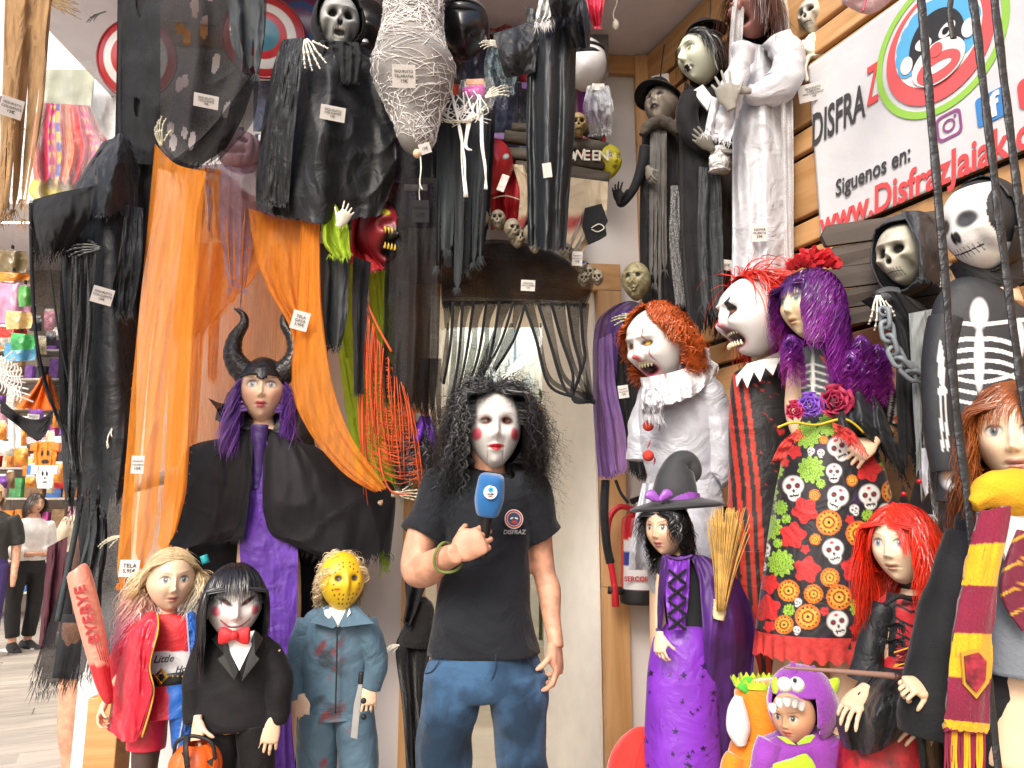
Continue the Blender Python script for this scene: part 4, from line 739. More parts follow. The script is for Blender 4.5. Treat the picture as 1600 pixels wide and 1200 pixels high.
mk('strap', *ptb([(292, 1150, 5, 2, -.06), (290, 1170, 5, 2, -.085), (293, 1200, 5, 2, -.087)], 1.98 + .01, rows=10, seg=8), ink, pb)
# --- child mannequin in the stained boiler suit
Y = 2.32
bs_ = T('boiler_suit_mannequin', 'child mannequin in bloodstained blue boiler suit with yellow hole-punched mask', 'mannequin', P(525, 1290, Y))
dummy(bs_, Y, [(524, 975, 24, 18), (524, 955, 12, 13), (526, 930, 13, 15)], [[(482, 975, 15), (464, 1040, 13), (472, 1092, 9)], [(572, 975, 15), (590, 1030, 13), (578, 1080, 9)]],
      [((P(471, 1088, Y - .03), (.25, -.3, -1), (.3, .9, 0), (1, -.3, 0)), dict(size=.1, curl=(.3, .4, .5, .5, .5))), ((P(577, 1068, Y - .02), (.05, -.2, -1), (-.3, .9, 0), (-1, -.2, 0)), dict(size=.105, curl=(.3, .2, .3, .4, .4)))],
      [[(500, 1120, 24), (496, 1300, 18)], [(555, 1120, 24), (560, 1300, 18)]], core=[(525, 975, 45, 25), (525, 1050, 42, 25), (525, 1110, 50, 30)])
Mh = hpx(532, 906, Y - .01, 84, rz=14, rx=-4); head('head', Mh, doll('#e4c4a4', '#b88070'), vface, bs_)
def hockey(x, z, fr):
    c = lay(H('#d9b31f'), x.shape); ax = np.abs(x)
    for cx, cz in [(.15, .62), (.32, .56), (.15, .48), (.3, .4), (.12, -.45), (.3, -.42), (.12, -.6), (.3, -.58), (.1, -.75), (.24, -.73), (.55, -.1), (.58, -.28), (.5, .3), (.48, -.45)]: c = over(c, EL(ax, z, cx, cz, .034, .032), H('#2a2210'))
    c = over(c, EL(ax, z, .36, .1, .17, .12), H('#40382a')); c = over(c, EL(x, z, -.42, -.26, .14, .035), H('#c23a20')); return c
head('mask', hpx(534, 908, Y - .035, 88, rz=14, rx=-4), hockey, vface, bs_, [(0, -.1, .12, .3, .12), (.36, .1, .18, .14, -.12), (.5, -.2, .3, .3, .05)], W=.78, D=.75, jaw=.3, half=True, na=120, ne=110)
hair('wig', bs_, Mh, 500, scalp(.55, -.5), L=.8, base='#cbb48c', w=.07, seg=12, curl=.16, freq=.8, grav=.3, puff=.3, jit=.3, clear=.66, hl=.3, seed=11)
def boil(u, v, V):
    c = lay(H('#4a6576'), u.shape); p = np.stack([u / 13, v / 13], -1); n = vn(p, 21) + .5 * vn(p * 2.2, 22); s = np.exp(-((u - 512) / 32) ** 2) * ((v > 985) & (v < 1290))
    c = over(c, np.clip((n - .35) * 2.5, 0, 1) * s, H('#2e3a44')); n2 = vn(p * .9 + 7, 23) + .4 * vn(p * 2.5, 24); return over(c, np.clip((n2 - .55) * 3, 0, 1) * s, H('#6b2a2c'))
solidpx('suit_top', [(526, 948, 22, 16), (525, 960, 48, 24), (525, 985, 57, 29), (524, 1040, 52, 31), (524, 1075, 50, 32), (524, 1120, 56, 34)], Y, vcloth, bs_, paint=boil, rows=110, seg=130, wrpx=1.2, wf=24)
for pts, nm in (([(500, 1110, 31, 32), (495, 1180, 31), (492, 1300, 28)], 0), ([(553, 1110, 30, 32), (560, 1180, 30), (563, 1300, 27)], 1)): solidpx('trouser_leg', pts, Y, vcloth, bs_, paint=boil, rows=70, seg=60, wrpx=1.4, wf=26)
bsc = mat('blue_grey_drill', H('#4a6576'), .75, sheen=.2, wr=.6, ws=10)
solidpx('sleeve', [(484, 972, 21), (468, 1020, 20), (458, 1050, 18), (466, 1090, 17)], Y, bsc, bs_, wrpx=2, wf=30); solidpx('sleeve', [(566, 972, 21), (584, 1020, 20), (587, 1045, 19), (578, 1074, 19)], Y, bsc, bs_, wrpx=2, wf=30)
for pts in ([(500, 950), (512, 946), (526, 978), (520, 982), (484, 972)], [(555, 944), (545, 944), (528, 978), (534, 980), (584, 974)]): flatpx('collar', pts, Y - .075, bsc, bs_, th=.008, yo=[.04, .03, -.01, -.01, .0])
flatpx('undershirt', [(505, 950), (545, 948), (548, 958), (528, 980), (508, 962)], Y - .068, paper, bs_, th=.004, yo=[.02, .02, 0, 0, 0])
mk('placket', *ptb([(527, 980, 1.2, 1.2, -.078), (526, 1040, 1.2, 1.2, -.078), (524, 1115, 1.2, 1.2, -.083)], Y, rows=16, seg=6), ink, bs_)
mch = T('toy_machete', 'long silver toy blade hanging by the boiler-suited mannequin’s hand', 'toy blade', P(560, 1110, 2.18)); silver = mat('silver_plastic', H('#a9a9a8'), .3, metal=.7)
flatpx('blade', [(561, 1066), (566, 1070), (562, 1110), (558, 1155), (548, 1152), (553, 1100)], 2.18, silver, mch, th=.006); mk('grip', *ptb([(563, 1068, 4), (565, 1050, 4)], 2.183, rows=6, seg=8), ink, mch)
for v in (1095, 1120): ball('rivet', P(568, v, 2.18), .008, ink, mch, n=8)
# platforms the small mannequins stand on
wood_box = wood('platform_wood', H('#c69a66'), H('#ab7c48'))
for i, (u, Y, w, lb) in enumerate(((265, 2.3, .42, 'pine platform under the red-jacketed mannequin'), (372, 2.12, .34, 'pine platform under the black-suited mannequin'), (525, 2.34, .4, 'pine platform under the boiler-suited mannequin'), (415, 2.9, .4, 'pine platform under the horned mannequin'))):
    zt = P(u, 1290 if i < 3 else 1345, Y)[2]; x = P(u, 1290, Y)[0]; box('platform', (x, Y, zt / 2), (w, .34, zt), wood_box, label=lb, cat='platform', group='pine display platforms')
box('wood_post', P(163, 1230, 2.55) , (.1, .1, .55), wood_box, label='short pine post behind the toy bat mannequin', cat='post')

# ================================================================== hanging costumes, upper left and middle
def bh(root, u, v, Y, fwd, palm, thumb, px=48, curl=(.2, .25, .2, .25, .3), spread=.16, m=None): return hand(root, P(u, v, Y), fwd, palm, thumb, px * mpp(v, Y), curl, spread, m or bonew, bony=True, name='skeleton_hand')
def cordpx(name, pts, Y, r, m, parent, **k): return mk(name, *ptb([(u, v, r) for u, v in pts], Y, rows=max(6, 5 * len(pts)), seg=6), m, parent, **k)
# burlap figure at the left edge
burl = mat('burlap', H('#a8855c'), .95, var=.35, vs=7, bump=1, bs=160, wr=.5, stretch=(5, 5, 1), trans=.15)
t = T('burlap_scarecrow', 'hanging brown burlap scarecrow cloth at the photograph’s left edge', 'hanging figure', P(35, 0, 2.0))
drape('cloth', burl, [[(8, -40), (45, -40), (84, -40)], [(6, 60), (40, 60), (76, 60)], [(2, 180), (30, 180), (66, 180)], [(-4, 290), (24, 290), (46, 290)], [(-12, 430), (6, 430), (30, 420)]], 2.0, t, nu=70, nv=90, folds=2.4, amp=.03, rag=.25, strips=5, ts=.5, gap=.5, seed=3, wander=.06)
drape('under_cloth', mat('dark_burlap', H('#5a4a38'), .95, var=.3), [[(0, 150), (40, 150)], [(0, 260), (20, 260)], [(-6, 360), (14, 360)]], 2.06, t, nu=30, nv=40, folds=2, rag=.3)
gs = G(); rr = random.Random(4)
for i in range(26):
    a = (72 + rr.uniform(-6, 8), rr.uniform(-14, 4)); gs.add(*ptb([(a[0], a[1], .8), (a[0] + rr.uniform(10, 28), a[1] + rr.uniform(4, 14), .7), (a[0] + rr.uniform(26, 52), a[1] + rr.uniform(12, 32), .4)], 2.0, rows=7, seg=4))
gs.mk('straw', mat('straw', H('#8f7550'), .8), t); price_tag(t, 18, 168, 1.965, 30, 30, -5)
# bagged bright costume
t = T('bagged_clown_costume', 'red and magenta striped costume in clear plastic under the white bulkhead', 'packaged costume', P(110, 150, 3.2))
def clownstripe(s, tt):
    c = lay(H('#c9244a'), s.shape); k = (s * 9).astype(int) % 5
    for i, q in enumerate(('#e8502a', '#c9244a', '#d83a8a', '#a81830', '#e87a30')): c = np.where((k == i)[..., None], A(H(q)), c)
    dots = ((s * 18 % 1 - .5) ** 2 + (tt * 7 % 1 - .5) ** 2 < .07) & (k == 2); c = np.where(dots[..., None], A(H('#f0c020')), c); b = (s > .34) & (s < .4); return np.where(b[..., None], np.where(((tt * 8).astype(int) % 2 == 0)[..., None], A(H('#2a60b0')), A(H('#e8b820'))), c)
drape('costume', vsatin, [[(62, 160), (140, 165)], [(50, 200), (158, 205)], [(48, 250), (168, 230)], [(56, 290), (140, 295)]], 3.2, t, nu=90, nv=60, folds=8, amp=.04, rag=.12, paint=clownstripe)
drape('trousers', mat('mustard_cloth', H('#b8a828'), .6, var=.5, vs=8), [[(55, 275), (140, 275)], [(45, 300), (130, 300)], [(70, 330), (110, 325)]], 3.24, t, nu=40, nv=30, folds=4)
plastic = mat('clear_plastic', H('#e6e8ea'), .12, alpha=.2, bump=0, wr=1, ws=6, var=.05)
drape('plastic_bag', plastic, [[(60, 85), (185, 100)], [(48, 170), (182, 180)], [(42, 250), (180, 250)], [(50, 330), (150, 335)]], 3.12, t, nu=50, nv=50, folds=4, amp=.05, rag=.03, wrink=.015)
# black hooded robe, far left
t = T('hooded_robe', 'black hooded robe with sheer bat sleeve hanging at the shop opening', 'hanging figure', P(150, 230, 2.5))
drape('robe', blackgloss, [[(160, 222, .0), (182, 216, -.05), (206, 228, 0)], [(100, 325), (160, 310, -.06), (214, 320)], [(96, 400), (155, 400, -.06), (216, 400)], [(92, 560), (150, 560, -.05), (214, 560)], [(96, 700), (150, 700, -.03), (212, 700)], [(104, 830), (140, 830), (206, 830)]], 2.5, t, nu=110, nv=120, folds=3.2, amp=.045, rag=.1, seed=2)
drape('fur_trim', mat('black_fur', H('#121214'), .9, bump=2, bs=90, sheen=.4), [[(112, 400), (150, 395)], [(108, 560), (142, 560)], [(106, 680), (130, 680)], [(112, 745), (132, 742)]], 2.40, t, nu=36, nv=90, folds=2, amp=.012, rag=.06, wrink=.012)
drape('sheer_sleeve', sheer, [[(46, 312), (80, 322), (108, 345)], [(48, 400), (72, 400), (96, 400)], [(52, 500), (76, 520), (104, 520)], [(62, 590), (84, 610), (108, 610)], [(92, 660), (100, 670), (110, 670)]], 2.45, t, nu=50, nv=70, folds=3, amp=.03, rag=.08, seed=7)
cordpx('sleeve_edge', [(48, 318), (50, 430), (58, 540), (78, 620), (106, 690)], 2.44, 3, black, t); cordpx('sleeve_edge', [(78, 420), (92, 520), (108, 600)], 2.43, 1.6, black, t)
drape('hood', blackgloss, [[(176, 216, 0), (188, 208, -.04), (204, 220, 0)], [(150, 246, 0), (182, 240, -.12), (214, 250, 0)], [(128, 285, 0), (172, 285, -.15), (216, 285, 0)], [(104, 335, 0), (165, 345, -.12), (216, 335, 0)]], 2.49, t, nu=70, nv=60, folds=3, amp=.03, rag=.08, wrink=.012, seed=41)
drape('upper_sleeve', black, [[(52, 312, -.02), (95, 300, -.08), (150, 290, -.08)], [(46, 335, -.02), (90, 340, -.1), (140, 340, -.1)], [(50, 372), (80, 380, -.04), (120, 372, -.05)], [(56, 410), (76, 408), (98, 400)]], 2.46, t, nu=60, nv=50, folds=3, amp=.03, rag=.2, seed=31)
bh(t, 158, 388, 2.4, (-1, -.1, -.08), (0, .9, -.3), (0, -.2, 1), 56, m=mat('gunmetal_bone', H('#4a4a48'), .3)); bh(t, 176, 668, 2.45, (-.25, -.2, -1), (.8, .4, 0), (0, -1, 0), 34); price_tag(t, 160, 462, 2.36, 30, 26, -10)
drape('gathered_sleeve', blackgloss, [[(196, 320), (224, 325)], [(186, 400, -.03), (222, 400, -.03)], [(176, 450), (214, 455)], [(178, 500), (202, 500)]], 2.42, t, nu=40, nv=50, folds=2.5, amp=.03, rag=.15, seed=32)
# the torn black robe below it
t = T('torn_long_robe', 'long black robe with pointed torn hem hanging beside the toy bat', 'hanging figure', P(140, 760, 2.62))
drape('robe', sheerd, [[(122, 735), (150, 735), (206, 735)], [(112, 850), (150, 850), (205, 850)], [(84, 950), (140, 950), (205, 950)], [(58, 1030), (120, 1060), (200, 1040)], [(34, 1116), (110, 1080), (196, 1160)]], 2.62, t, nu=130, nv=90, folds=3.4, amp=.035, rag=.3, ragf=2.2, seed=9)
drape('front_panel', greytatter, [[(140, 765), (165, 765)], [(136, 830), (168, 850)], [(120, 900), (160, 920)], [(118, 960), (162, 980)]], 2.56, t, nu=36, nv=50, folds=3, amp=.02, rag=.2, strips=3, seed=4)
cordpx('fur_edge', [(130, 760), (118, 830), (104, 900), (90, 970)], 2.56, 5, mat('grey_fur', H('#3c4446'), .9, bump=2, bs=90), t); bh(t, 190, 838, 2.5, (-1, -.2, -.25), (0, .5, -.8), (0, -.5, .8), 36, m=bone)
drape('maroon_lining', mat('maroon_cloth', H('#4e2430'), .8, var=.2), [[(74, 855), (106, 838)], [(66, 950), (96, 950)], [(60, 1010), (84, 1010)]], 2.75, t, nu=30, nv=40, folds=2, amp=.02)
# tall holed cloak at the top
t = T('holed_cloak', 'wide black cloak with small holes hanging highest above the orange gauze', 'hanging figure', P(300, 0, 2.6))
drape('cloak', sheerd, [[(182, -40), (300, -50, -.06), (418, -40)], [(188, 90), (300, 90, -.09), (412, 70)], [(190, 190), (290, 200, -.08), (385, 170)], [(196, 250), (285, 275, -.05), (352, 235)]], 2.6, t, nu=110, nv=100, folds=4, amp=.04, rag=.05, hole=16, seed=6)
drape('side_panel', black, [[(184, -30), (250, -30)], [(180, 200), (250, 200)], [(172, 330), (240, 330)], [(176, 450), (222, 450)], [(170, 570), (216, 560)]], 2.58, t, nu=50, nv=90, folds=3, amp=.03, rag=.12, strips=3, ts=.55, gap=.3, seed=12)
drape('ragged_sleeve', sheer, [[(320, 215), (405, 100)], [(270, 250), (395, 190)], [(262, 262), (330, 262)]], 2.52, t, nu=50, nv=40, folds=3, amp=.03, rag=.15)
drape('hanging_flap', greytatter, [[(355, -10), (412, -10)], [(362, 60), (412, 60)], [(372, 110), (405, 130)]], 2.5, t, nu=36, nv=40, folds=2.4, amp=.03, rag=.2, strips=3); price_tag(t, 322, 158, 2.47, 36, 20, 0); bh(t, 165, 18, 2.55, (-1, 0, -.4), (0, .5, -.8), (0, -1, 0), 34, m=mat('gunmetal_bone'))
# round toy shields, plain rings
def dome(name, label, u, v, rpx, Y, cols_, yaw=0):
    t = T(name, label, 'toy shield', P(u, v, Y), 'round toy shields'); r = rpx * mpp(v, Y); M = basis(P(u, v, Y), (math.sin(RAD(yaw)), -1, -.25))
    q = np.linspace(0, 1, 34); th = np.linspace(0, 6.2832, 64, endpoint=False); Q, TH = np.meshgrid(q, th, indexing='ij'); V = np.stack([r * Q * np.cos(TH), r * Q * np.sin(TH), .22 * r * (1 - Q ** 2)], -1)
    k = np.clip((Q * len(cols_)).astype(int), 0, len(cols_) - 1); c = A([H(x) for x in cols_])[k]
    mk('plate', xf(V.reshape(-1, 3), M), gf(34, 64, True), mat('painted_plastic', vcol=True, rough=.25, var=.04, coat=.3, bump=0), t, cols=c.reshape(-1, 3)); mk('rim', xf(A([(r * math.cos(x), r * math.sin(x), 0) for x in th]), M), [], ink, t) if False else None
    rim = [(*xf([[r * math.cos(x), r * math.sin(x), 0]], M)[0], .006) for x in np.linspace(0, 6.2832, 40)]; mk('rim', *tb(rim, rows=60, seg=6), mat('painted_rim', H('#8a1a24'), .3), t); return t
dome('toy_shield', 'red ringed round toy shield mostly behind the holed cloak', 214, 92, 62, 3.0, ['#3a5a8a', '#3a5a8a', '#b02a30', '#d8d4d0', '#b02a30']); dome('toy_shield', 'red and white ringed toy shield beside the skull-faced cloak', 412, 58, 62, 2.95, ['#3f6f80', '#3f6f80', '#b02a30', '#d8d4d0', '#b02a30'], 10)
dome('toy_shield', 'blue and violet ringed toy shield behind the skull hood', 470, 40, 58, 3.05, ['#4a3a6a', '#6a4a7a', '#3a5a9a', '#7a3a6a', '#4a3a6a'])
# orange gauze
t = T('orange_gauze_curtain', 'long torn orange gauze curtain hanging behind the horned mannequin', 'curtain', P(360, 330, 2.95))
drape('long_panel', orange, [[(242, 224), (275, 256), (322, 268)], [(228, 380), (268, 380), (312, 380)], [(206, 600), (245, 600), (300, 590)], [(190, 780), (232, 780), (292, 760)], [(178, 930), (216, 925), (262, 880)]], 2.42, t, nu=120, nv=140, folds=3.2, amp=.022, rag=.1, strips=3, ts=.5, gap=.22, seed=5, wander=.03)
drape('middle_panel', orange, [[(296, 262), (350, 268), (405, 322)], [(286, 360), (350, 360), (420, 360)], [(276, 450), (330, 460), (400, 430)], [(268, 540), (310, 536), (360, 470)]], 2.86, t, nu=80, nv=70, folds=5, amp=.03, rag=.12, seed=6)
drape('short_panel', orange, [[(388, 325), (440, 342), (500, 345)], [(398, 390), (445, 400), (498, 400)], [(418, 450), (455, 470), (497, 480)], [(455, 520), (475, 520), (496, 530)], [(458, 600), (475, 600), (490, 600)]], 2.74, t, nu=70, nv=60, folds=5, amp=.03, rag=.14, seed=7)
drape('swept_panel', orange, [[(470, 346), (484, 346), (500, 346)], [(464, 470), (484, 470), (502, 470)], [(456, 600), (490, 600), (520, 600)], [(480, 670), (515, 680), (548, 680)], [(535, 738), (560, 738), (585, 735)], [(590, 772), (598, 770), (606, 764)]], 2.66, t, nu=60, nv=110, folds=3, amp=.02, rag=.04, seed=8)
drape('back_panel', orangethin, [[(236, 250), (380, 300), (500, 350)], [(212, 560), (360, 560), (500, 560)], [(196, 760), (340, 760), (490, 740)], [(186, 900), (280, 880), (380, 840)]], 3.08, t, nu=70, nv=70, folds=5, amp=.04, rag=.05, seed=9)
for i, (u0, u1, v1) in enumerate(((300, 268, 800), (318, 300, 720), (340, 332, 600), (430, 440, 470))): drape('torn_strip', orange, [[(u0 - 8, 380), (u0 + 8, 380)], [((u0 + u1) / 2 - 10, (380 + v1) / 2), ((u0 + u1) / 2 + 8, (380 + v1) / 2)], [(u1 - 8, v1), (u1 + 6, v1)]], 3.0, t, nu=16, nv=60, folds=1.5, amp=.012, rag=.1, seed=20 + i)
bh(t, 252, 228, 2.4, (-.15, -.3, 1), (.4, .9, .2), (1, 0, .2), 46, m=bone); price_tag(t, 469, 501, 2.62, 26, 30, -12, ('TELA', 'GASA', '3,95€')); price_tag(t, 202, 888, 2.36, 28, 26, -3, ('TELA', '5,95€')); price_tag(t, 215, 726, 2.36, 18, 28)
cordpx('top_edge', [(240, 224), (262, 246), (300, 268), (345, 272), (395, 320), (440, 345), (500, 345)], 2.9, 2.5, mat('violet_gauze_edge', H('#6a5a78'), .9), t)
# pumpkin-headed gauze ghost
lav = mat('lavender_gauze', H('#a58ca0'), .9, alpha=.8, trans=.25, var=.2, wr=.3); t = T('pumpkin_ghost', 'dusty lavender pumpkin-headed ghost hanging before the orange gauze', 'hanging figure', P(375, 200, 2.82)); pc = P(376, 238, 2.82); rp = 33 * mpp(238, 2.82)
a = np.linspace(-1.5, 1.5, 40); th = np.linspace(0, 6.2832, 100, endpoint=False); A_, T_ = np.meshgrid(a, th, indexing='ij'); rd = rp * np.cos(A_) ** .75 * (.93 + .09 * np.abs(np.sin(T_ * 6)) ** .6)
x_, z_ = rd * np.cos(T_) / rp, np.sin(A_); yy = rd * np.sin(T_); fr = yy < 0; dn = fr * (EL(np.abs(x_), z_, .38, .2, .2, .13) + EL(x_, z_, 0, -.35, .5, .14))
mk('pumpkin_head', np.stack([pc[0] + x_ * rp, pc[1] + yy + dn * rp * .25, pc[2] + rp * .95 * z_], -1).reshape(-1, 3), gf(40, 100, True), mat('lavender_felt', H('#b898a2'), .9, var=.2, bump=.8), t)
cordpx('hanging_cord', [(384, 170), (380, 190), (377, 210)], 2.82, 1, bone, t); mk('stem', *ptb([(376, 212, 8), (377, 200, 4)], 2.82, rows=6, seg=8), lav, t)
drape('gauze_skirt', lav, [[(346, 255), (376, 262, -.06), (406, 255)], [(342, 310), (374, 320, -.05), (404, 310)], [(344, 370), (372, 380), (396, 370)], [(362, 490), (370, 490), (378, 490)]], 2.82, t, nu=50, nv=80, folds=4, amp=.02, rag=.2, strips=5, ts=.4, seed=3)
drape('gauze_wing', lav, [[(252, 222), (290, 256), (346, 256)], [(264, 250), (300, 300), (346, 320)], [(270, 270), (305, 350), (345, 370)]], 2.86, t, nu=60, nv=50, folds=6, amp=.02, rag=.4, strips=7, ts=.3, gap=.6, seed=4); drape('gauze_wing', lav, [[(404, 262), (420, 310), (460, 342)], [(402, 300), (415, 340), (455, 360)]], 2.84, t, nu=40, nv=30, folds=4, amp=.02, rag=.4, strips=4, ts=.3, seed=5)
# skull-faced reaper in the middle
Y = 2.7
t = T('skull_reaper', 'black cloak with snarling grey skull mask beside the webbed cocoon', 'hanging figure', P(520, 0, Y))
def gsk(x, z, fr):
    c = skullpaint('#a5a6a4', '#1a1a1a', '#0e0e0e', False)(x, z, fr); c = over(c, EL(x, z, 0, -.55, .3, .2), H('#120c0c'))
    for i in range(-3, 4): c = over(c, EL(x, z, i * .075, -.40 - .012 * abs(i), .03, .06), H('#c8c4b8')); c = over(c, EL(x, z, i * .068, -.70 + .012 * abs(i), .028, .045), H('#c8c4b8'))
    return c
Mh = hpx(529, 38, Y - .06, 88, rz=4, rx=8); head('skull_mask', Mh, gsk, vface, t, SKULL + [(0, -.55, .28, .18, -.25), (.3, .2, .2, .08, .08)], relief=.012)
capmesh('hood', Mh, lambda d: (d[:, 1] > -.55) | (d[:, 2] > .8), black, t, ell=(.92, 1.05, 1.2), folds=.04)
drape('cloak', blackgloss, [[(480, 62, 0), (525, 78, -.08), (570, 70, 0)], [(436, 80, .02), (520, 110, -.14), (604, 100, .02)], [(412, 180, 0), (510, 190, -.15), (616, 190, 0)], [(400, 280, 0), (500, 290, -.12), (618, 270, 0)], [(402, 335, 0), (495, 352, -.08), (590, 345, 0)]], Y, t, nu=110, nv=110, folds=4.5, amp=.05, rag=.05, wrink=.014, seed=11)
drape('sleeve', blackgloss, [[(440, 62, -.1), (475, 58, -.16)], [(425, 120, -.12), (470, 110, -.2)], [(405, 230, -.05), (458, 230, -.15)], [(400, 320, 0), (450, 330, -.06)]], Y - .04, t, nu=50, nv=70, folds=1.5, amp=.035, wrink=.012, seed=13); drape('gathered_neck', black, [[(500, 62), (560, 66)], [(498, 90), (566, 92)], [(510, 130), (560, 130)]], Y - .12, t, nu=50, nv=30, folds=6, amp=.02)
bh(t, 478, 62, Y - .24, (.35, -.25, -1), (.2, 1, -.2), (1, 0, 0), 62, m=bonew, curl=(.1, .12, .1, .15, .2), spread=.2); price_tag(t, 520, 177, Y - .2, 38, 22, -4)
# lime ghost behind it
lime = mat('lime_cloth', H('#a3c12a'), .7, trans=.3, var=.12, wr=.3); t = T('lime_ghost', 'lime green ghost costume with a white plastic hand below the skull cloak', 'hanging figure', P(560, 330, 2.85))
drape('sleeve', lime, [[(505, 325), (522, 318), (536, 340)], [(502, 352), (522, 352), (544, 352)], [(506, 382), (525, 382), (546, 378)], [(520, 400), (535, 405), (548, 400)]], 2.62, t, nu=40, nv=40, folds=3, amp=.03, rag=.1)
hand(t, P(530, 352, 2.58), (.55, -.25, .85), (-.3, .9, .3), (-1, 0, .4), .105, (.2, .3, .45, .5, .45), .18, bonew, thick=.8)
for i, rows in enumerate(([[(520, 400), (560, 380)], [(526, 520), (560, 520)], [(540, 640), (590, 640)], [(560, 760), (620, 752)]], [(a_ if True else 0) for a_ in ([(575, 420), (612, 420)], [(580, 520), (615, 520)], [(590, 640), (625, 640)], [(600, 760), (640, 745)])], [[(540, 560), (600, 560)], [(560, 680), (620, 680)], [(585, 790), (618, 790)], [(594, 900), (606, 900)]])): drape('panel', lime, rows, 3.0 - .02 * i, t, nu=34, nv=70, folds=2, amp=.03, rag=.08, seed=30 + i)
drape('black_sleeve', greytatter, [[(500, 380), (545, 385)], [(500, 450), (545, 450)], [(500, 510), (540, 510)], [(512, 548), (530, 548)]], 2.72, t, nu=40, nv=50, folds=2.5, amp=.03, rag=.12); drape('black_glove', black, [[(552, 400), (580, 410)], [(550, 470), (574, 470)], [(552, 560), (568, 560)], [(553, 620), (568, 616)]], 2.74, t, nu=24, nv=50, folds=1.5, amp=.02)
# webbed cocoon
t = T('webbed_cocoon', 'grey hanging cocoon wrapped in white spider web with a price card', 'hanging figure', P(645, 0, 2.5)); CO = [(650, -60, 50), (648, -10, 46), (645, 40, 46), (644, 80, 54), (646, 112, 64), (648, 150, 52), (650, 190, 36), (652, 222, 26), (656, 238, 8)]
solidpx('body', CO, 2.5, mat('grey_net_cloth', H('#8b8683'), .85, var=.25, bump=1, bs=140), t, rows=60, wrpx=2, wf=24)
rr = random.Random(12); gw = G(); Cc = cr([(*P(u, v, 2.5), r * mpp(v, 2.5)) for u, v, r in CO], 80)
for i in range(420):
    k0 = rr.choice([rr.uniform(4, 36), rr.uniform(14, 30), rr.uniform(44, 72)]); a0 = rr.uniform(-.4, 3.6); da = rr.uniform(-2.2, 2.2); dk = rr.uniform(-14, 14); pts = []
    for j in range(7):
        f = j / 6; kk = min(79, max(0, k0 + dk * f)); c = Cc[int(kk)]; a = a0 + da * f; r = c[3] * (1.03 + .03 * math.sin(j * 2 + i)); pts.append((c[0] + r * math.cos(a), c[1] - r * math.sin(a), c[2], rr.choice([.0007, .0009, .0012, .0018])))
    gw.add(*tb(pts, rows=14, seg=4))
gw.mk('web_threads', whiteweb, t, kind='stuff'); price_tag(t, 631, 119, 2.33, 36, 34, 3, ('ESQUELETO', 'TELARAÑA', '19€')); cordpx('cord', [(656, 236), (658, 262), (656, 286), (660, 296)], 2.45, 1.2, bonew, t); price_tag(t, 664, 232, 2.44, 18, 16, 20, ('15€',)); ball('toe', P(652, 240, 2.45), .016, skin_dummy, t, n=8)
# plain black robe under the cocoon
t = T('plain_black_robe', 'narrow plain black robe hanging below the webbed cocoon', 'hanging figure', P(645, 190, 2.78))
drape('robe', sheerd, [[(612, 190), (640, 190, -.04), (688, 195)], [(606, 320), (645, 320, -.05), (690, 320)], [(600, 460), (645, 460, -.05), (688, 460)], [(598, 580), (640, 590, -.05), (684, 580)], [(604, 640), (640, 640), (676, 650)]], 2.78, t, nu=80, nv=100, folds=4, amp=.04, rag=.09, seed=16); c_ = price_tag(t, 657, 330, 2.66, 26, 34, 2, ('PARCA', '25€')); c_.data.materials[0] = mat('dark_card', H('#2a2c30'), .5)
drape('tatter', sheer, [[(655, 560), (690, 560)], [(650, 620), (690, 620)], [(670, 700), (690, 700)]], 2.72, t, nu=30, nv=40, folds=2, rag=.3, strips=4); cordpx('cord', [(657, 290), (655, 300), (656, 314)], 2.68, .9, bonew, t)
# grey tattered robe with cotton web and chain
t = T('tattered_grey_robe', 'grey and black tattered robe with white cotton web and skeleton hand', 'hanging figure', P(725, 150, 2.7))
drape('robe', greytatter, [[(684, 150), (725, 150, -.05), (768, 160)], [(682, 260), (725, 260, -.07), (764, 260)], [(680, 360), (725, 370, -.05), (758, 360)], [(680, 470), (720, 480), (752, 460)]], 2.7, t, nu=90, nv=100, folds=4.5, amp=.035, rag=.35, strips=6, ts=.55, gap=.45, seed=18, wander=.03); drape('back_cloth', black, [[(690, 160), (775, 165)], [(692, 330), (765, 330)], [(694, 420), (750, 420)]], 2.78, t, nu=40, nv=50, folds=3)
gw = G()
for i in range(26):
    u0 = 692 + rr.uniform(0, 66); gw.add(*ptb([(u0, 158 + rr.uniform(-18, 14), 1.0), (u0 + rr.uniform(-16, 16), 175 + rr.uniform(-10, 14), 1.2), (u0 + rr.uniform(-25, 30), 185 + rr.uniform(-10, 14), .8)], 2.58, rows=9, seg=4))
for pts in ([(700, 120), (712, 165), (720, 210), (724, 250), (728, 308)], [(752, 170), (754, 220), (757, 260), (760, 296)], [(735, 180), (728, 225), (735, 235)]):
    for j in range(4): gw.add(*ptb([(u + rr.uniform(-3, 3), v, 1.3) for u, v in pts], 2.57, rows=16, seg=5))
gw.mk('cotton_web', whiteweb, t); gc = G()
def link(g, c, d, up, L, w, r):
    d = nrm(d); s = nrm(np.cross(d, up)); pts = [(*(A(c) + d * (L / 2 - w / 2) * (1 if math.cos(q) > 0 else -1) + d * w / 2 * math.cos(q) + s * w / 2 * math.sin(q)), r) for q in np.linspace(0, 6.2832, 13)]; g.add(*tb(pts, rows=24, seg=6))
cp = cr([tuple(P(u, v, 2.56)) for u, v in ((678, 175), (695, 188), (715, 190), (740, 185), (760, 165))], 20)
for i in range(19): link(gc, (cp[i] + cp[i + 1]) / 2, cp[i + 1] - cp[i], (0, 1, .2) if i % 2 else (0, .2, 1), .019, .009, .0018)
gc.mk('chain', bonew, t); bh(t, 758, 152, 2.56, (1, -.1, .45), (0, .9, -.3), (0, -.3, 1), 46)
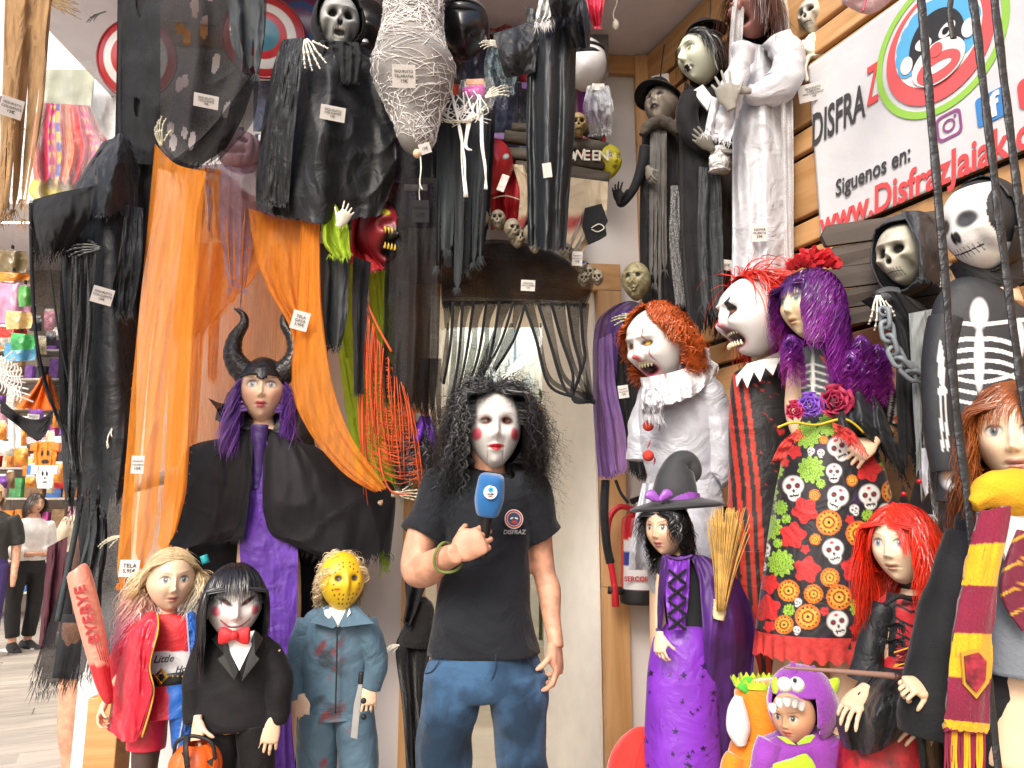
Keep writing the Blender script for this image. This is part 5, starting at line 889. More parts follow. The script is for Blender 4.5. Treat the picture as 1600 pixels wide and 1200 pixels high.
# black helmet, white helmet, plain masks, packets behind
def helmet(name, label, u, v, Y, h, m, band=None, **k):
    t = T(name, label, 'toy helmet', P(u, v, Y)); Mh = hpx(u, v, Y, h, rx=4); head('shell', Mh, None, m, t, [(0, -.5, .3, .3, .12), (0, .1, .5, .08, -.05)], W=.8, D=.9, jaw=.2, na=70, ne=60); 
    xs = [(math.sin(a) * .66, -math.cos(a) * .8 - .04, .16) for a in np.linspace(-.9, .9, 16)]; mk('visor', *tb([(*xf([p], Mh)[0], .01) for p in xs], rows=30, seg=8), ink, t); mk('rim', *tb([(*xf([(math.sin(a) * .74, -math.cos(a) * .86, .42)], Mh)[0], .006) for a in np.linspace(-1.2, 1.2, 16)], rows=30, seg=8), band or ink, t); return t
helmet('black_helmet', 'plain black toy helmet hanging under the ceiling beside the cocoon', 722, 45, 2.72, 104, mat('helmet_black', H('#18181a'), .3, coat=.4, bump=0), silver); helmet('white_helmet', 'plain white toy helmet hanging beside the long satin cloak', 914, 102, 2.9, 84, mat('helmet_white', H('#d8d8d8'), .25, coat=.4, bump=0))
t = T('black_domed_helmet', 'plain black domed toy helmet behind the skull hood', 'toy helmet', P(574, 50, 2.95)); head('shell', hpx(574, 48, 2.95, 92), None, mat('helmet_black'), t, [(0, -.4, .3, .2, .15)], W=.85, D=.9, na=60, ne=50); mk('grille', *ptb([(566, 62, 9, 3, -.13), (566, 68, 12, 3, -.13)], 2.95, rows=4, seg=8), silver, t)
PKN = [('#8a1f2c', 'dark red'), ('#26262c', 'black'), ('#3a3f52', 'slate'), ('#5b2a6a', 'purple'), ('#a8402a', 'rust'), ('#33333a', 'charcoal'), ('#6a6e74', 'grey'), ('#20344a', 'navy')]
rr = random.Random(77); rowsn = ['topmost row', 'second row', 'third row', 'fourth row', 'lowest row']; used = {}
for r_ in range(5):
    for c_i, u in enumerate(range(420, 960, 46)):
        v = 10 + r_ * 78; 
        if u > 900 and r_ > 3: continue
        hx, nm = PKN[(c_i * 3 + r_ * 5) % 8]; lb = '%s packaged costume on the white wall, %s, %s from the left' % (nm, rowsn[r_], ['first', 'second', 'third', 'fourth', 'fifth', 'sixth', 'seventh', 'eighth', 'ninth', 'tenth', 'eleventh', 'twelfth'][c_i])
        Yp = 3.12 + (u - 420) * .00035; t = T('packaged_costume', lb, 'packaged costume', P(u, v, Yp), 'packaged costumes on the wall')
        w, h = rr.uniform(20, 25), rr.uniform(34, 40); drape('pouch', mat('pouchw' + hx, H(hx), .28, var=.6, vs=8, wr=.6, ws=14, coat=.3), [[(u - w, v - h), (u, v - h, -.02), (u + w, v - h)], [(u - w, v, 0), (u, v, -.07), (u + w, v, 0)], [(u - w, v + h), (u, v + h, -.02), (u + w, v + h)]], Yp, t, nu=22, nv=22, folds=1.4, amp=.02, rag=.01, seed=c_i + r_ * 20)
        if (c_i + r_) % 2: box('header_card', P(u, v - h + 6, Yp - .06), (w * 1.5 * mpp(v, Yp), .006, 11 * mpp(v, Yp)), mat('card' + str((c_i + r_) % 3), H(['#d8d0c8', '#c87a3a', '#7a4a90'][(c_i + r_) % 3]), .4, var=.4, vs=30), t)
t = T('pink_roll', 'small glossy pink roll in clear wrap below the black helmet', 'packet', P(743, 148, 2.68)); mk('roll', *ptb([(724, 150, 13), (758, 146, 13)], 2.68, rows=4, seg=18), mat('pink_foil', H('#c92fa0'), .3), t); drape('wrap', plastic, [[(720, 125), (770, 120)], [(715, 150), (775, 150)], [(722, 172), (768, 170)]], 2.63, t, nu=24, nv=24, folds=3, amp=.02); box('hang_card', P(742, 128, 2.67), (.07, .004, .025), mat('card1'), t)
for lb, u, v, rr_, hx in (('crumpled clear plastic bag beside the white helmet', 935, 172, 24, '#cfd4d8'), ('crumpled clear bag between black helmet and satin cloak', 782, 108, 26, '#a8c0c8')):
    t = T('plastic_bag', lb, 'plastic bag', P(u, v, 2.8), 'clear plastic bags'); drape('film', mat('film' + hx, H(hx), .12, alpha=.5, wr=1, ws=10, bump=0), [[(u - rr_ * .7, v - rr_ * 1.6), (u + rr_ * .7, v - rr_ * 1.6)], [(u - rr_, v, -.06), (u + rr_, v, -.06)], [(u - rr_ * .5, v + rr_ * 1.7), (u + rr_ * .8, v + rr_ * 1.5)]], 2.8, t, nu=40, nv=40, folds=3, amp=.05, wrink=.02); box('hang_card', P(u, v - rr_ * 1.5, 2.79), (.05, .004, .03), mat('card0'), t)
t = T('red_face_mask', 'plain red face mask with white eye patches beside the wooden sign', 'mask', P(770, 260, 2.9))
head('shell', hpx(768, 262, 2.9, 92, rz=14), lambda x, z, fr: over(over(lay(H('#b01c26'), x.shape), EL(np.abs(x), z - .4 * (np.abs(x) - .4), .42, .08, .22, .13), H('#141414')), EL(np.abs(x), z - .4 * (np.abs(x) - .4), .42, .08, .17, .09), H('#d8d8d8')), vface, t, [(0, -.2, .15, .2, .08)], na=70, ne=60); box('barcode_label', P(786, 286, 2.72), (.03, .004, .07), mat('card0'), t, M=MX(ry=20))
t = T('red_cape_bundle', 'bundle of red cloth below the wooden sign', 'cloth', P(790, 300, 2.98)); drape('cloth', mat('red_cloth', H('#b41c28'), .6, wr=.5), [[(765, 230), (815, 240)], [(762, 300, -.05), (820, 300, -.05)], [(770, 345), (812, 345)]], 2.98, t, nu=40, nv=40, folds=4, amp=.03); cordpx('tie', [(770, 310), (790, 306), (812, 312)], 2.88, 1, bone, t)
t = T('yellow_toy_mask', 'yellow-green mask peeking out right of the wooden sign', 'mask', P(950, 252, 2.95)); head('shell', hpx(950, 254, 2.95, 56, rz=30), doll('#b8b020', '#6a5a10', '#302a10', '#4a4010'), vface, t, na=60, ne=50); cordpx('elastic', [(940, 240), (936, 256), (942, 272)], 2.93, 1, ink, t)
t = T('black_eye_mask', 'black pointed mask with white outlined eyes low beside the sign', 'mask', P(935, 350, 2.85)); flatpx('shell', [(914, 325), (940, 318), (950, 345), (946, 352), (948, 366), (938, 372), (920, 380), (910, 352)], 2.85, black, t, th=.02); cordpx('eye_outline', [(924, 356), (936, 350), (944, 356), (934, 362), (924, 358)], 2.84, .9, bonew, t)
# long satin cloak
t = T('satin_cloak', 'long glossy black cloak with one wide spread sleeve before the sign', 'hanging figure', P(860, 0, 2.55))
sat = mat('wet_black_satin', H('#1c2125'), .45, wr=.2, ws=9, var=.6, vs=4, stretch=(6, 6, .5))
drape('robe', sat, [[(822, 10, 0), (860, 20, -.08), (905, 10, 0)], [(824, 90, 0), (860, 90, -.1), (900, 90, 0)], [(822, 200, 0), (860, 200, -.09), (898, 200, 0)], [(824, 300, 0), (858, 300, -.08), (890, 300, 0)], [(824, 388, 0), (855, 396, -.06), (884, 396, 0)]], 2.55, t, nu=80, nv=110, folds=3.6, amp=.035, rag=.03, seed=19)
drape('spread_sleeve', blackgloss, [[(772, 52), (810, 40), (845, 26)], [(780, 90, -.03), (812, 80, -.05), (842, 70)], [(790, 124), (815, 118), (836, 114)]], 2.5, t, nu=50, nv=40, folds=2, amp=.02, rag=.03); drape('other_sleeve', blackgloss, [[(885, -10), (915, -5)], [(886, 40, -.05), (922, 35)], [(898, 78), (922, 78)]], 2.5, t, nu=36, nv=36, folds=2.5, amp=.03)
drape('white_ruffle', mat('white_lace', H('#dedede'), .7, wr=.8, ws=30), [[(846, -20), (892, -20)], [(838, 20), (880, 14)], [(836, 40), (858, 36)]], 2.42, t, nu=50, nv=40, folds=5, amp=.025, rag=.2, wrink=.015); drape('hood', black, [[(852, -40), (912, -40)], [(856, -5, -.06), (905, 0, -.04)], [(862, 28), (896, 28)]], 2.4, t, nu=36, nv=36, folds=2, amp=.03)
bh(t, 782, 70, 2.5, (-1, -.1, .1), (0, .9, -.3), (0, -.3, 1), 34); price_tag(t, 855, 266, 2.42, 14, 22, 6, ())
# plank sign with skulls and bloody gauze
t = T('plank_sign', 'dark wooden plank sign with skulls and bloody gauze behind the satin cloak', 'sign', P(875, 230, 2.92)); sgm = wood('sign_wood', H('#5e564a'), H('#39342c'), (2, 14, 14), .8)
for (u0, v0, u1, v1, h, yo) in ((788, 214, 950, 232, 20, 0), (780, 238, 945, 258, 18, -.004), (805, 262, 952, 280, 24, -.002), (800, 200, 945, 205, 14, .002), (892, 196, 942, 214, 18, -.006)):
    a, b = P(u0, v0, 2.92 + yo), P(u1, v1, 2.92 + yo); s_ = mpp(230, 2.92); mk('plank', *tb([(*a, h / 2 * s_, .016), (*(a + (b - a) * .5 + A([0, 0, .004])), h / 2 * s_ * 1.1, .016), (*b, h / 2 * s_ * .9, .016)], rows=9, seg=8, up=(0, 1, 0), wr=.003, wf=70, pw=5), sgm, t)
for i, ch in enumerate('HALLOWEEN'):
    u = 836 + i * 13.4; text('lettering', ch, basis(P(u, 242 + (u - 836) * .02, 2.885), (0, -1, -.1), roll=rr.uniform(-8, 8)), .06, bonew, t, off=.001, ext=.003)
for u, v, h in ((834, 187, 32), (903, 196, 40)): head('skull', hpx(u, v, 2.88, h, rz=rr.uniform(-10, 10)), skullpaint('#a08a5c', '#241a10'), vface, t, SKULL, na=60, ne=54)
gz = mat('cream_gauze', vcol=True, rough=.85, trans=.25, var=.08, wr=.2)
def bloody(lo, hi):
    def f(s, tt): c = lay(H('#d9c9ac'), s.shape); n = vn(np.stack([s * 6, tt * 9], -1), 5); return over(c, np.clip(1 - np.abs(tt - (lo + hi) / 2) / (hi - lo) * 2 + .5 * n, 0, 1) * .85, H('#b8323a'))
    return f
drape('gauze', gz, [[(800, 256), (848, 262)], [(812, 300), (846, 300)], [(806, 345), (852, 350)], [(782, 378), (840, 382)]], 2.9, t, nu=50, nv=70, folds=3, amp=.025, rag=.15, strips=3, ts=.5, paint=bloody(.6, .8), seed=3); drape('gauze', gz, [[(884, 276), (950, 284)], [(884, 320), (948, 326)], [(878, 355), (942, 352)], [(872, 392), (912, 396)]], 2.88, t, nu=60, nv=70, folds=3, amp=.02, rag=.1, strips=3, ts=.45, gap=.35, paint=bloody(.45, .75), seed=6)
# skull garland
t = T('skull_garland', 'string of small grey skulls hanging above the black doorway valance', 'garland', P(800, 340, 2.8)); gp = [(752, 342), (778, 344), (800, 358), (808, 372), (830, 366), (836, 384), (884, 392), (898, 400), (908, 414), (920, 426), (934, 434), (912, 436)]
for i, (u, v) in enumerate(gp): head('skull', hpx(u, v, 2.76 + .02 * (i % 2), 34 if i < 5 else 26, rz=rr.uniform(-35, 35), rx=rr.uniform(-10, 10)), skullpaint('#8a8270', '#1a1612', '#1a1612' if i % 4 else '#1f62b8'), vface, t, SKULL, na=56, ne=50)
cordpx('string', [(745, 330), (790, 346), (835, 374), (890, 392), (935, 425)], 2.82, 1.2, ink, t); price_tag(t, 902, 404, 2.68, 16, 22, -4)
# sheer black valance over the doorway
t = T('doorway_valance', 'sheer black valance with swept-aside tattered strands over the doorway', 'valance', P(800, 380, 2.85))
drape('panel', sheer, [[(688, 392), (770, 374), (860, 392), (928, 440)], [(688, 430), (770, 425), (860, 430), (926, 450)], [(690, 484), (770, 478), (850, 480), (916, 482)]], 2.85, t, nu=80, nv=40, folds=6, amp=.02, rag=.06, seed=2); drape('panel', sheer2, [[(690, 400), (770, 380), (860, 396), (924, 444)], [(690, 440), (770, 440), (850, 445), (920, 462)], [(690, 478), (770, 476), (850, 476), (912, 478)]], 2.88, t, nu=80, nv=40, folds=7, amp=.02, rag=.05, seed=4)
for i, (u0, u1, v1, w0, bendd) in enumerate(((700, 690, 600, 8, 4), (712, 700, 640, 11, 4), (730, 696, 670, 10, 6), (748, 715, 640, 12, 8), (770, 722, 650, 10, 12), (790, 742, 600, 12, 8), (812, 770, 580, 9, 8))):
    m_ = ((u0 + u1) / 2 + bendd, (475 + v1) / 2); drape('strand', sheer, [[(u0 - w0, 470), (u0 + w0, 470)], [(u0 * .8 + u1 * .2 - w0 * .45, 510), (u0 * .8 + u1 * .2 + w0 * .5, 505)], [(m_[0] - w0 * .3, m_[1] - 20), (m_[0] + w0 * .3, m_[1])], [(u1 - 3, v1), (u1 + 3, v1 + 4)]], 2.84, t, nu=10, nv=50, folds=1, amp=.012, rag=.04, seed=i); cordpx('strand_edge', [(u0 + w0, 472), (m_[0] + w0 * .6, m_[1]), (u1 + 3, v1)], 2.835, 2.2, black, t)
for i, (u0, ub, vb, w0) in enumerate(((826, 862, 596, 8), (850, 882, 590, 10), (872, 900, 580, 11), (896, 912, 575, 10), (914, 918, 560, 7))):
    drape('strand', sheer, [[(u0 - w0, 474), (u0 + w0, 474)], [((u0 + ub) / 2 - w0 * .6, 530), ((u0 + ub) / 2 + w0 * .2, 525)], [(ub - 4, vb), (ub + 2, vb - 4)], [(918, 626 + i * 2), (928, 618 + i * 2)]], 2.8, t, nu=10, nv=60, folds=1, amp=.012, rag=.02, seed=40 + i); cordpx('strand_edge', [(u0 - w0, 472), ((u0 + ub) / 2 - w0 * .8, 530), (ub - 5, vb + 4), (895, 620 + i), (930, 630 - i)], 2.795, 2.5, black, t)
price_tag(t, 825, 446, 2.78, 22, 17, -3, ('CORTINA', 'HALLOWEEN', '12€'))
# orange netting
t = T('orange_net', 'rust orange stringy net hanging over the lime cloth', 'net', P(570, 470, 2.78)); netm = mat('orange_string', H('#c9552a'), .85); gn = G(); rr = random.Random(31)
for i in range(64):
    f = i / 63; u1 = 566 + f * 92; vt = 470 + f ** .8 * 150; vb = rr.uniform(660, 750) if 5 < i < 58 else rr.uniform(740, 790); gn.add(*ptb([(570 + f * 70 + rr.uniform(-2, 2), vt, .9), (u1 - 6 + rr.uniform(-5, 5), (vt + vb) / 2, .9), (u1 + rr.uniform(-5, 5), vb, .7)], 2.78 + rr.uniform(-.03, .03), rows=9, seg=4))
for i in range(46):
    v = 560 + i * 4.2; u0 = 570 + rr.uniform(-3, 3); u1 = 600 + (v - 540) * .32; gn.add(*ptb([(u0, v - 20, .7), ((u0 + u1) / 2, v + rr.uniform(-3, 8), .7), (min(658, u1), v + rr.uniform(-10, 10), .7)], 2.77, rows=8, seg=4))
gn.mk('strings', netm, t); cordpx('edge_cord', [(570, 468), (568, 560), (566, 660), (570, 760)], 2.76, 2, netm, t); cordpx('edge_cord', [(572, 470), (590, 510), (612, 550)], 2.76, 2, netm, t); cordpx('loop_cord', [(592, 700), (598, 740), (612, 768), (640, 772)], 2.76, 1.6, netm, t); drape('amber_patch', mat('amber_gauze', H('#d08a30'), .8, alpha=.75, trans=.3), [[(598, 640), (632, 645)], [(592, 690), (640, 690)], [(595, 725), (632, 728)]], 2.82, t, nu=30, nv=30, folds=2, rag=.1)
# red monster mask
t = T('monster_mask', 'dark red hooded monster mask with yellow teeth beside the black robe', 'mask', P(590, 330, 2.88))
head('face', hpx(596, 370, 2.86, 110, rz=25), lambda x, z, fr: over(over(lay(H('#7a1420'), x.shape), EL(x, z, 0, -.35, .42, .36), H('#12080a')), EL(np.abs(x), z, .36, .42, .16, .1), H('#c0b838')), vface, t, CLOWN, na=80, ne=70)
for i in range(7):
    for z_, dz in ((-.06, -1), (-.66, 1)):
        Mh_ = hpx(596, 370, 2.86, 110, rz=25); x_ = (i - 3) * .1; mk('tooth', xf(tb([(x_, -.86, z_, .045), (x_, -.9, z_ + dz * .09, .03), (x_, -.88, z_ + dz * .18, .004)], rows=6, seg=7)[0], Mh_), tb([(0, 0, 0, .1), (0, 0, 1, .1)], rows=6, seg=7)[1], mat('yellow_tooth', H('#c9a83a'), .4), t)
drape('hood', mat('red_cloth'), [[(552, 318), (590, 306), (628, 330)], [(548, 370), (562, 372, .06), (575, 375)], [(545, 410), (575, 425), (600, 420)]], 2.8, t, nu=40, nv=40, folds=3, amp=.03)
# small stuff between the net and the man
t = T('purple_pouch', 'small shiny purple pouch hanging below the orange net', 'pouch', P(664, 650, 2.82)); drape('pouch', mat('purple_foil', H('#5a2a90'), .35, wr=.7, ws=14), [[(656, 650), (672, 650)], [(646, 680, -.04), (682, 680, -.04)], [(648, 704), (680, 704)]], 2.82, t, nu=24, nv=24, folds=2, amp=.02); cordpx('drawstring', [(660, 640), (664, 650), (668, 640)], 2.81, 1, netm, t)
t = T('curly_black_wig', 'curly black wig hanging between the orange net and the man', 'wig', P(650, 720, 2.85)); Mh = hpx(652, 690, 2.85, 60); hair('curls', t, Mh, 700, lambda d: d[:, 2] > -.8, L=2.2, base='#1a1a1c', curl=.16, freq=1.2, w=.06, seg=14, grav=.35, puff=.3, jit=.3, clear=0, seed=3, m=vhairdry); box('hanger_card', P(652, 652, 2.84), (.05, .004, .03), mat('card0'), t)
t = T('ribbed_skeleton_hand', 'small pale skeleton hand prop at the tip of the black cape', 'prop', P(634, 770, 2.8)); bh(t, 622, 772, 2.78, (1, -.1, -.05), (0, 1, -.1), (0, 0, 1), 42, m=bone, spread=.1); mk('wrist', *ptb([(612, 772, 5), (624, 772, 5)], 2.78, rows=4, seg=8), bone, t)
# black furry figure beside the man's leg
t = T('black_fur_figure', 'black furry hooded figure hanging low between boiler suit and man', 'hanging figure', P(655, 930, 2.95)); fur = mat('black_fur', H('#121214')); hood_ = solidpx('hood', [(660, 932, 6), (658, 946, 20, 16), (652, 985, 24, 18), (648, 1010, 26, 18)], 2.95, fur, t, wrpx=2, wf=50)
drape('cloak', fur, [[(640, 975), (680, 975)], [(618, 1010), (680, 1010)], [(628, 1100), (672, 1100)], [(634, 1200), (672, 1200)], [(636, 1320), (670, 1320)]], 2.93, t, nu=60, nv=110, folds=3, amp=.03, rag=.08, wrink=.012); bh(t, 624, 1008, 2.88, (-1, -.1, -.2), (0, .6, -.8), (0, -1, .3), 24); drape('scarf', black, [[(632, 900), (670, 905)], [(634, 940), (648, 960)], [(630, 968), (640, 980)]], 2.9, t, nu=24, nv=30, folds=2)
# pendants under the ceiling
t = T('string_pendant', 'small cream teardrop pendant hanging from the ceiling on a thread', 'pendant', P(962, 40, 2.9)); cordpx('thread', [(968, -20), (964, 4), (958, 22), (961, 32)], 2.9, 1, bonew, t); solidpx('drop', [(961, 30, 1.5), (962, 36, 5), (962, 42, 5), (962, 47, 2)], 2.9, bonew, t, rows=14, seg=14)
t = T('red_pendant', 'crumpled red and pink paper ornament under the ceiling', 'ornament', P(928, 10, 2.8)); drape('paper', mat('red_paper', H('#c4304a'), .5, var=.4), [[(912, -30), (946, -30)], [(914, 10, -.05), (944, 5, -.05)], [(928, 44), (938, 44)]], 2.8, t, nu=30, nv=30, folds=4, amp=.03); cordpx('thread', [(930, -40), (930, -20)], 2.8, 1, bonew, t)
# ------------------------------------------------------------------ visitors in the hall
def visitor(label, x, y, H_, rz, parts):
    t = T('person', label, 'person', (x, y, 0)); M = MX((x, y, 0), rz, s=H_)
    g = G(); 
    for s in (-1, 1):
        g.add(*tb([(s * .055, 0, .5, .055), (s * .06, -.01 * s, .27, .036), (s * .055, .02 * s, .05, .024)], rows=12, seg=12)); foot(g, (s * .055, .02 * s, .045), (s * .2, -1, 0), .62)
        g.add(*tb([(s * .11, 0, .79, .034), (s * .135, .02, .63, .028)] + ([(s * .04, -.1, .60, .018)] if parts.get('bent') else [(s * .14, -.03, .47, .018)]), rows=12, seg=10)); g.add(*tb([(s * .04, -.1, .6, .02), (0, -.11, .61, .014)] if parts.get('bent') else [(s * .14, -.03, .47, .02), (s * .14, -.04, .40, .012)], rows=6, seg=8))
    g.add(*tb([(0, 0, .5, .095, .065), (0, 0, .62, .08, .055), (0, 0, .74, .1, .065), (0, 0, .81, .06, .04), (0, -.005, .87, .034, .036)], rows=20, seg=18))
    V = xf(np.concatenate(g.v), M); mk('body', V, g.f, skin_man, t, remesh=.014, smoothit=2)
    Mh = M @ MX((0, -.012, .925), s=.068); head('head', Mh, doll('#cf9f80', '#a86058', '#3a2a20', '#2a1c16'), vface, t, na=60, ne=54)
    hair('hair', t, Mh, 500, scalp(.5, -.55), L=parts['hl'], base=parts['hair'], w=.08, seg=9, grav=.35, puff=.1, jit=.12, clear=.6, hl=.4, seed=int(abs(x) * 10))
    tm, bm = mat('top' + parts['top'], H(parts['top']), .75, wr=.4), mat('bottom' + parts['bot'], H(parts['bot']), .8, wr=.4)
    g = G(); g.add(*tb([(0, 0, .56, .105, .075), (0, 0, .64, .095, .07), (0, 0, .74, .11, .075), (0, 0, .8, .1, .055), (0, 0, .835, .045, .04)], rows=24, seg=24, wr=.004, wf=30))
    for s in (-1, 1): g.add(*tb([(s * .09, 0, .80, .045), (s * .125, .01, .72, .043), (s * .137, .02, .64, .042)] + ([(s * .07, -.08, .605, .034)] if parts.get('bent') else []), rows=16, seg=14, wr=.004, wf=40))
    mk('top', xf(np.concatenate(g.v), M), g.f, tm, t, remesh=.014, smoothit=2); g = G()
    g.add(*tb([(0, 0, .6, .09, .065), (0, 0, .54, .105, .075), (0, 0, .48, .1, .07)], rows=10, seg=20))
    for s in (-1, 1): g.add(*tb([(s * .055, 0, .52, .06), (s * .06, -.01 * s, .27, .046), (s * .055, .015 * s, .085, .04)], rows=18, seg=14, wr=.003, wf=30))
    mk('trousers', xf(np.concatenate(g.v), M), g.f, bm, t, remesh=.014, smoothit=2); 
    for s in (-1, 1):
        g = G(); foot(g, (s * .055, .02 * s, .047), (s * .2, -1, 0), .72); mk('shoe', xf(np.concatenate(g.v), M), g.f, mat('shoe_leather'), t)
        g = G(); mk('sole', xf(boxv((s * .062, -.01, .008), (.045, .15, .012)), M), BOXF, paper, t, smooth=False)
    return t
p = P(32, 990, 8.2); visitor('woman in white blouse and black trousers standing in the hall', p[0], 8.2, 1.62, 60, dict(hl=1.5, hair='#33231c', top='#e4e0dc', bot='#1c1b1d', bent=True))
p = P(112, 990, 9.4); visitor('brown-haired visitor in beige top behind the black robe', p[0], 9.4, 1.68, 60, dict(hl=.8, hair='#4a3020', top='#d4c4ac', bot='#3a3a44'))
p = P(-34, 990, 7.6); visitor('visitor in dark olive top cut off by the photograph’s left edge', p[0], 7.6, 1.7, 30, dict(hl=.8, hair='#d0b890', top='#30302c', bot='#40306a'))
p = P(160, 1195, 3.6); x_ = p[0]
t = T('person', 'bare-legged person in grey running shoes hidden behind the long black robe', 'person', (x_, 3.6, 0)); g = G()
for s in (-1, 1):
    g.add(*tb([(x_ + s * .09, 3.6 + .1 * s, .9, .085), (x_ + s * .09, 3.58 + .1 * s, .48, .055), (x_ + s * .08, 3.62 + .1 * s, .34, .058), (x_ + s * .08, 3.62 + .1 * s, .09, .036)], rows=24, seg=16)); foot(g, (x_ + s * .08, 3.61 + .1 * s, .08), (-.8, -.6, 0), 1)
    g.add(*tb([(x_ + s * .17, 3.62, 1.38, .05), (x_ + s * .19, 3.62, 1.1, .04), (x_ + s * .15, 3.58, .9, .03)], rows=12, seg=12))
g.add(*tb([(x_, 3.6, .85, .17, .12), (x_, 3.6, 1.1, .14, .1), (x_, 3.6, 1.36, .18, .11), (x_, 3.6, 1.46, .07, .06), (x_, 3.59, 1.55, .05, .055)], rows=20, seg=18)); g.mk('body', skin_man, t, remesh=.013, smoothit=3)
head('head', MX((x_, 3.57, 1.63), -30, s=.115), doll('#cf9f80'), vface, t, na=50, ne=44); solid_ = mat('grey_shorts', H('#4a4c50'), .8)
for s in (-1, 1):
    mk('shorts_leg', *tb([(x_ + s * .085, 3.6 + .06 * s, .92, .11), (x_ + s * .09, 3.6 + .1 * s, .66, .1)], rows=8, seg=16), solid_, t); g = G(); foot(g, (x_ + s * .08, 3.61 + .1 * s, .09), (-.8, -.6, 0), 1.2); o = g.mk('shoe', mat('running_shoe', H('#8f9398'), .6, var=.3, vs=30), t, remesh=.01, smoothit=2)
mk('top', *tb([(x_, 3.6, .82, .19, .13), (x_, 3.6, 1.1, .17, .12), (x_, 3.6, 1.38, .2, .12), (x_, 3.6, 1.47, .1, .08)], rows=20, seg=20), solid_, t)

# ================================================================== the right-hand side
def wallray(u, v, out=.03):        # where the pixel's ray meets the slatted wall
    d = PV(u, v, 1.0) - A([0, 0, CAMZ]); o = A([0, 0, CAMZ]); q = wallp(0, 0, out); k = ((q - o) @ NW) / (d @ NW); return o + d * k
def ws(u, v): q = wallray(u, v) - A([CX, CY, 0]); return q @ DW, q[2]
# --- banner
ban = T('shop_banner', 'white shop banner with clown logo and red web address on the slatted wall', 'banner', wallray(1400, 300)); s0, zb = ws(1284, 372); _, zt = ws(1262, 106); s1 = ws(1720, 200)[0]
MB_ = np.eye(4); MB_[:3, 0] = DW; MB_[:3, 1] = (0, 0, 1); MB_[:3, 2] = NW
def bM(s, z, out): M = MB_.copy(); M[:3, 3] = wallp(s, z, out); return M
S_, Z_ = np.meshgrid(np.linspace(s0, s1, 80), np.linspace(zb, zt, 50)); O_ = .034 + .0022 * vn(np.stack([S_ * 5, Z_ * 2], -1), 3) + .0012 * np.sin(S_ * 9)
mk('sheet', wallp(0, 0) + S_[..., None] * DW + Z_[..., None] * A([0, 0, 1]) + O_[..., None] * NW, gf(50, 80), mat('vinyl_white', H('#cbcbce'), .45, var=.03, wr=.15, ws=4), ban, solid=.002)
bo = .0395
def btext(s_, ua, va, ub, vb, h, m, shear=0, off=.0015, extra=0):
    a, b = ws(ua, va), ws(ub, vb); c = bpy.data.curves.new('probe', 'FONT'); zc = (a[1] + b[1]) / 2; o = text('lettering', s_, bM((a[0] + b[0]) / 2, zc, bo + extra), h, m, ban, shear=shear, off=off, ext=.0004)
    bpy.context.view_layer.update(); w = max(o.dimensions.x, 1e-3); o.data.size = h; k = (b[0] - a[0]) / w; M = bM((a[0] + b[0]) / 2, zc, bo + extra); M[:3, 0] *= k; o.matrix_basis = Matrix(M.tolist()); bpy.data.curves.remove(c); return o
dkg = fl_('banner_dark', '#3a3a3c'); bred = fl_('banner_red', '#cf4a4c'); bgreen = fl_('banner_green', '#8fbf4a'); bpink = fl_('banner_logo_red', '#d2585a'); bblue = fl_('banner_logo_blue', '#5aa9d8')
hz = ws(1300, 165)[1] - ws(1300, 212)[1]
btext('DISFRA', 1270, 212, 1352, 158, hz * 1.5, dkg, .25, .003); btext('Z', 1353, 146, 1376, 128, hz * 1.7, bred, .25, .003)
hz = ws(1360, 255)[1] - ws(1360, 292)[1]; btext('Siguenos en:', 1308, 300, 1425, 237, hz * 1.0, dkg, .15, .0012)
hz = ws(1400, 270)[1] - ws(1400, 320)[1]; btext('www.DisfrazJaiak.com', 1284, 358, 1690, 168, hz * 1.25, bred, .15, .003)
cs, cz = ws(1468, 70); Rz = cz - ws(1450, 190)[1]
def bdisc(name, ds, dz, r, m, z, sy=1, r0=0, parent=ban, roll=0):
    M = bM(cs + ds, cz + dz, bo + z); c_, s_ = math.cos(RAD(roll)), math.sin(RAD(roll)); X = M[:3, 0] * c_ + M[:3, 1] * s_; Yv = -M[:3, 0] * s_ + M[:3, 1] * c_; M[:3, 0] = X; M[:3, 1] = Yv; return disc(name, M, r, m, parent, 0, 48, sy, r0)
lg = bdisc('logo_ring', 0, 0, Rz, bgreen, 0, r0=Rz * .9); bdisc('logo_red_ring', 0, 0, Rz * .82, bpink, .001, parent=lg); bdisc('logo_field', 0, .02, Rz * .66, fl_('logo_pale', '#e4dedc'), .002, parent=lg)
for k_ in range(14):
    a = RAD(-40 + k_ * 20); 
    if 200 < -40 + k_ * 20 < 340: continue
    bdisc('logo_curl', math.cos(a) * Rz * .48, math.sin(a) * Rz * .44 + Rz * .08, Rz * .17, bblue, .003 + .0001 * k_, parent=lg)
bdisc('logo_face', 0, -.0, Rz * .42, fl_('logo_black', '#2c2c30'), .006, 1.15, parent=lg); bdisc('logo_jaw', 0, -Rz * .28, Rz * .4, fl_('logo_pale'), .007, .75, parent=lg); bdisc('logo_mouth', 0, -Rz * .36, Rz * .33, bpink, .008, .6, parent=lg); bdisc('logo_teeth', .0, -Rz * .36, Rz * .2, fl_('logo_pale'), .009, .3, parent=lg); bdisc('logo_nose', 0, -Rz * .1, Rz * .1, bpink, .0095, parent=lg)
for sg in (-1, 1): bdisc('logo_eye', sg * Rz * .18, Rz * .1, Rz * .13, fl_('logo_pale'), .0075, .7, roll=18 * sg, parent=lg); bdisc('logo_pupil', sg * Rz * .16, Rz * .09, Rz * .05, ink, .0085, parent=lg); bdisc('logo_ear', sg * Rz * .47, -Rz * .06, Rz * .1, fl_('logo_pale'), .0065, 1.3, parent=lg)
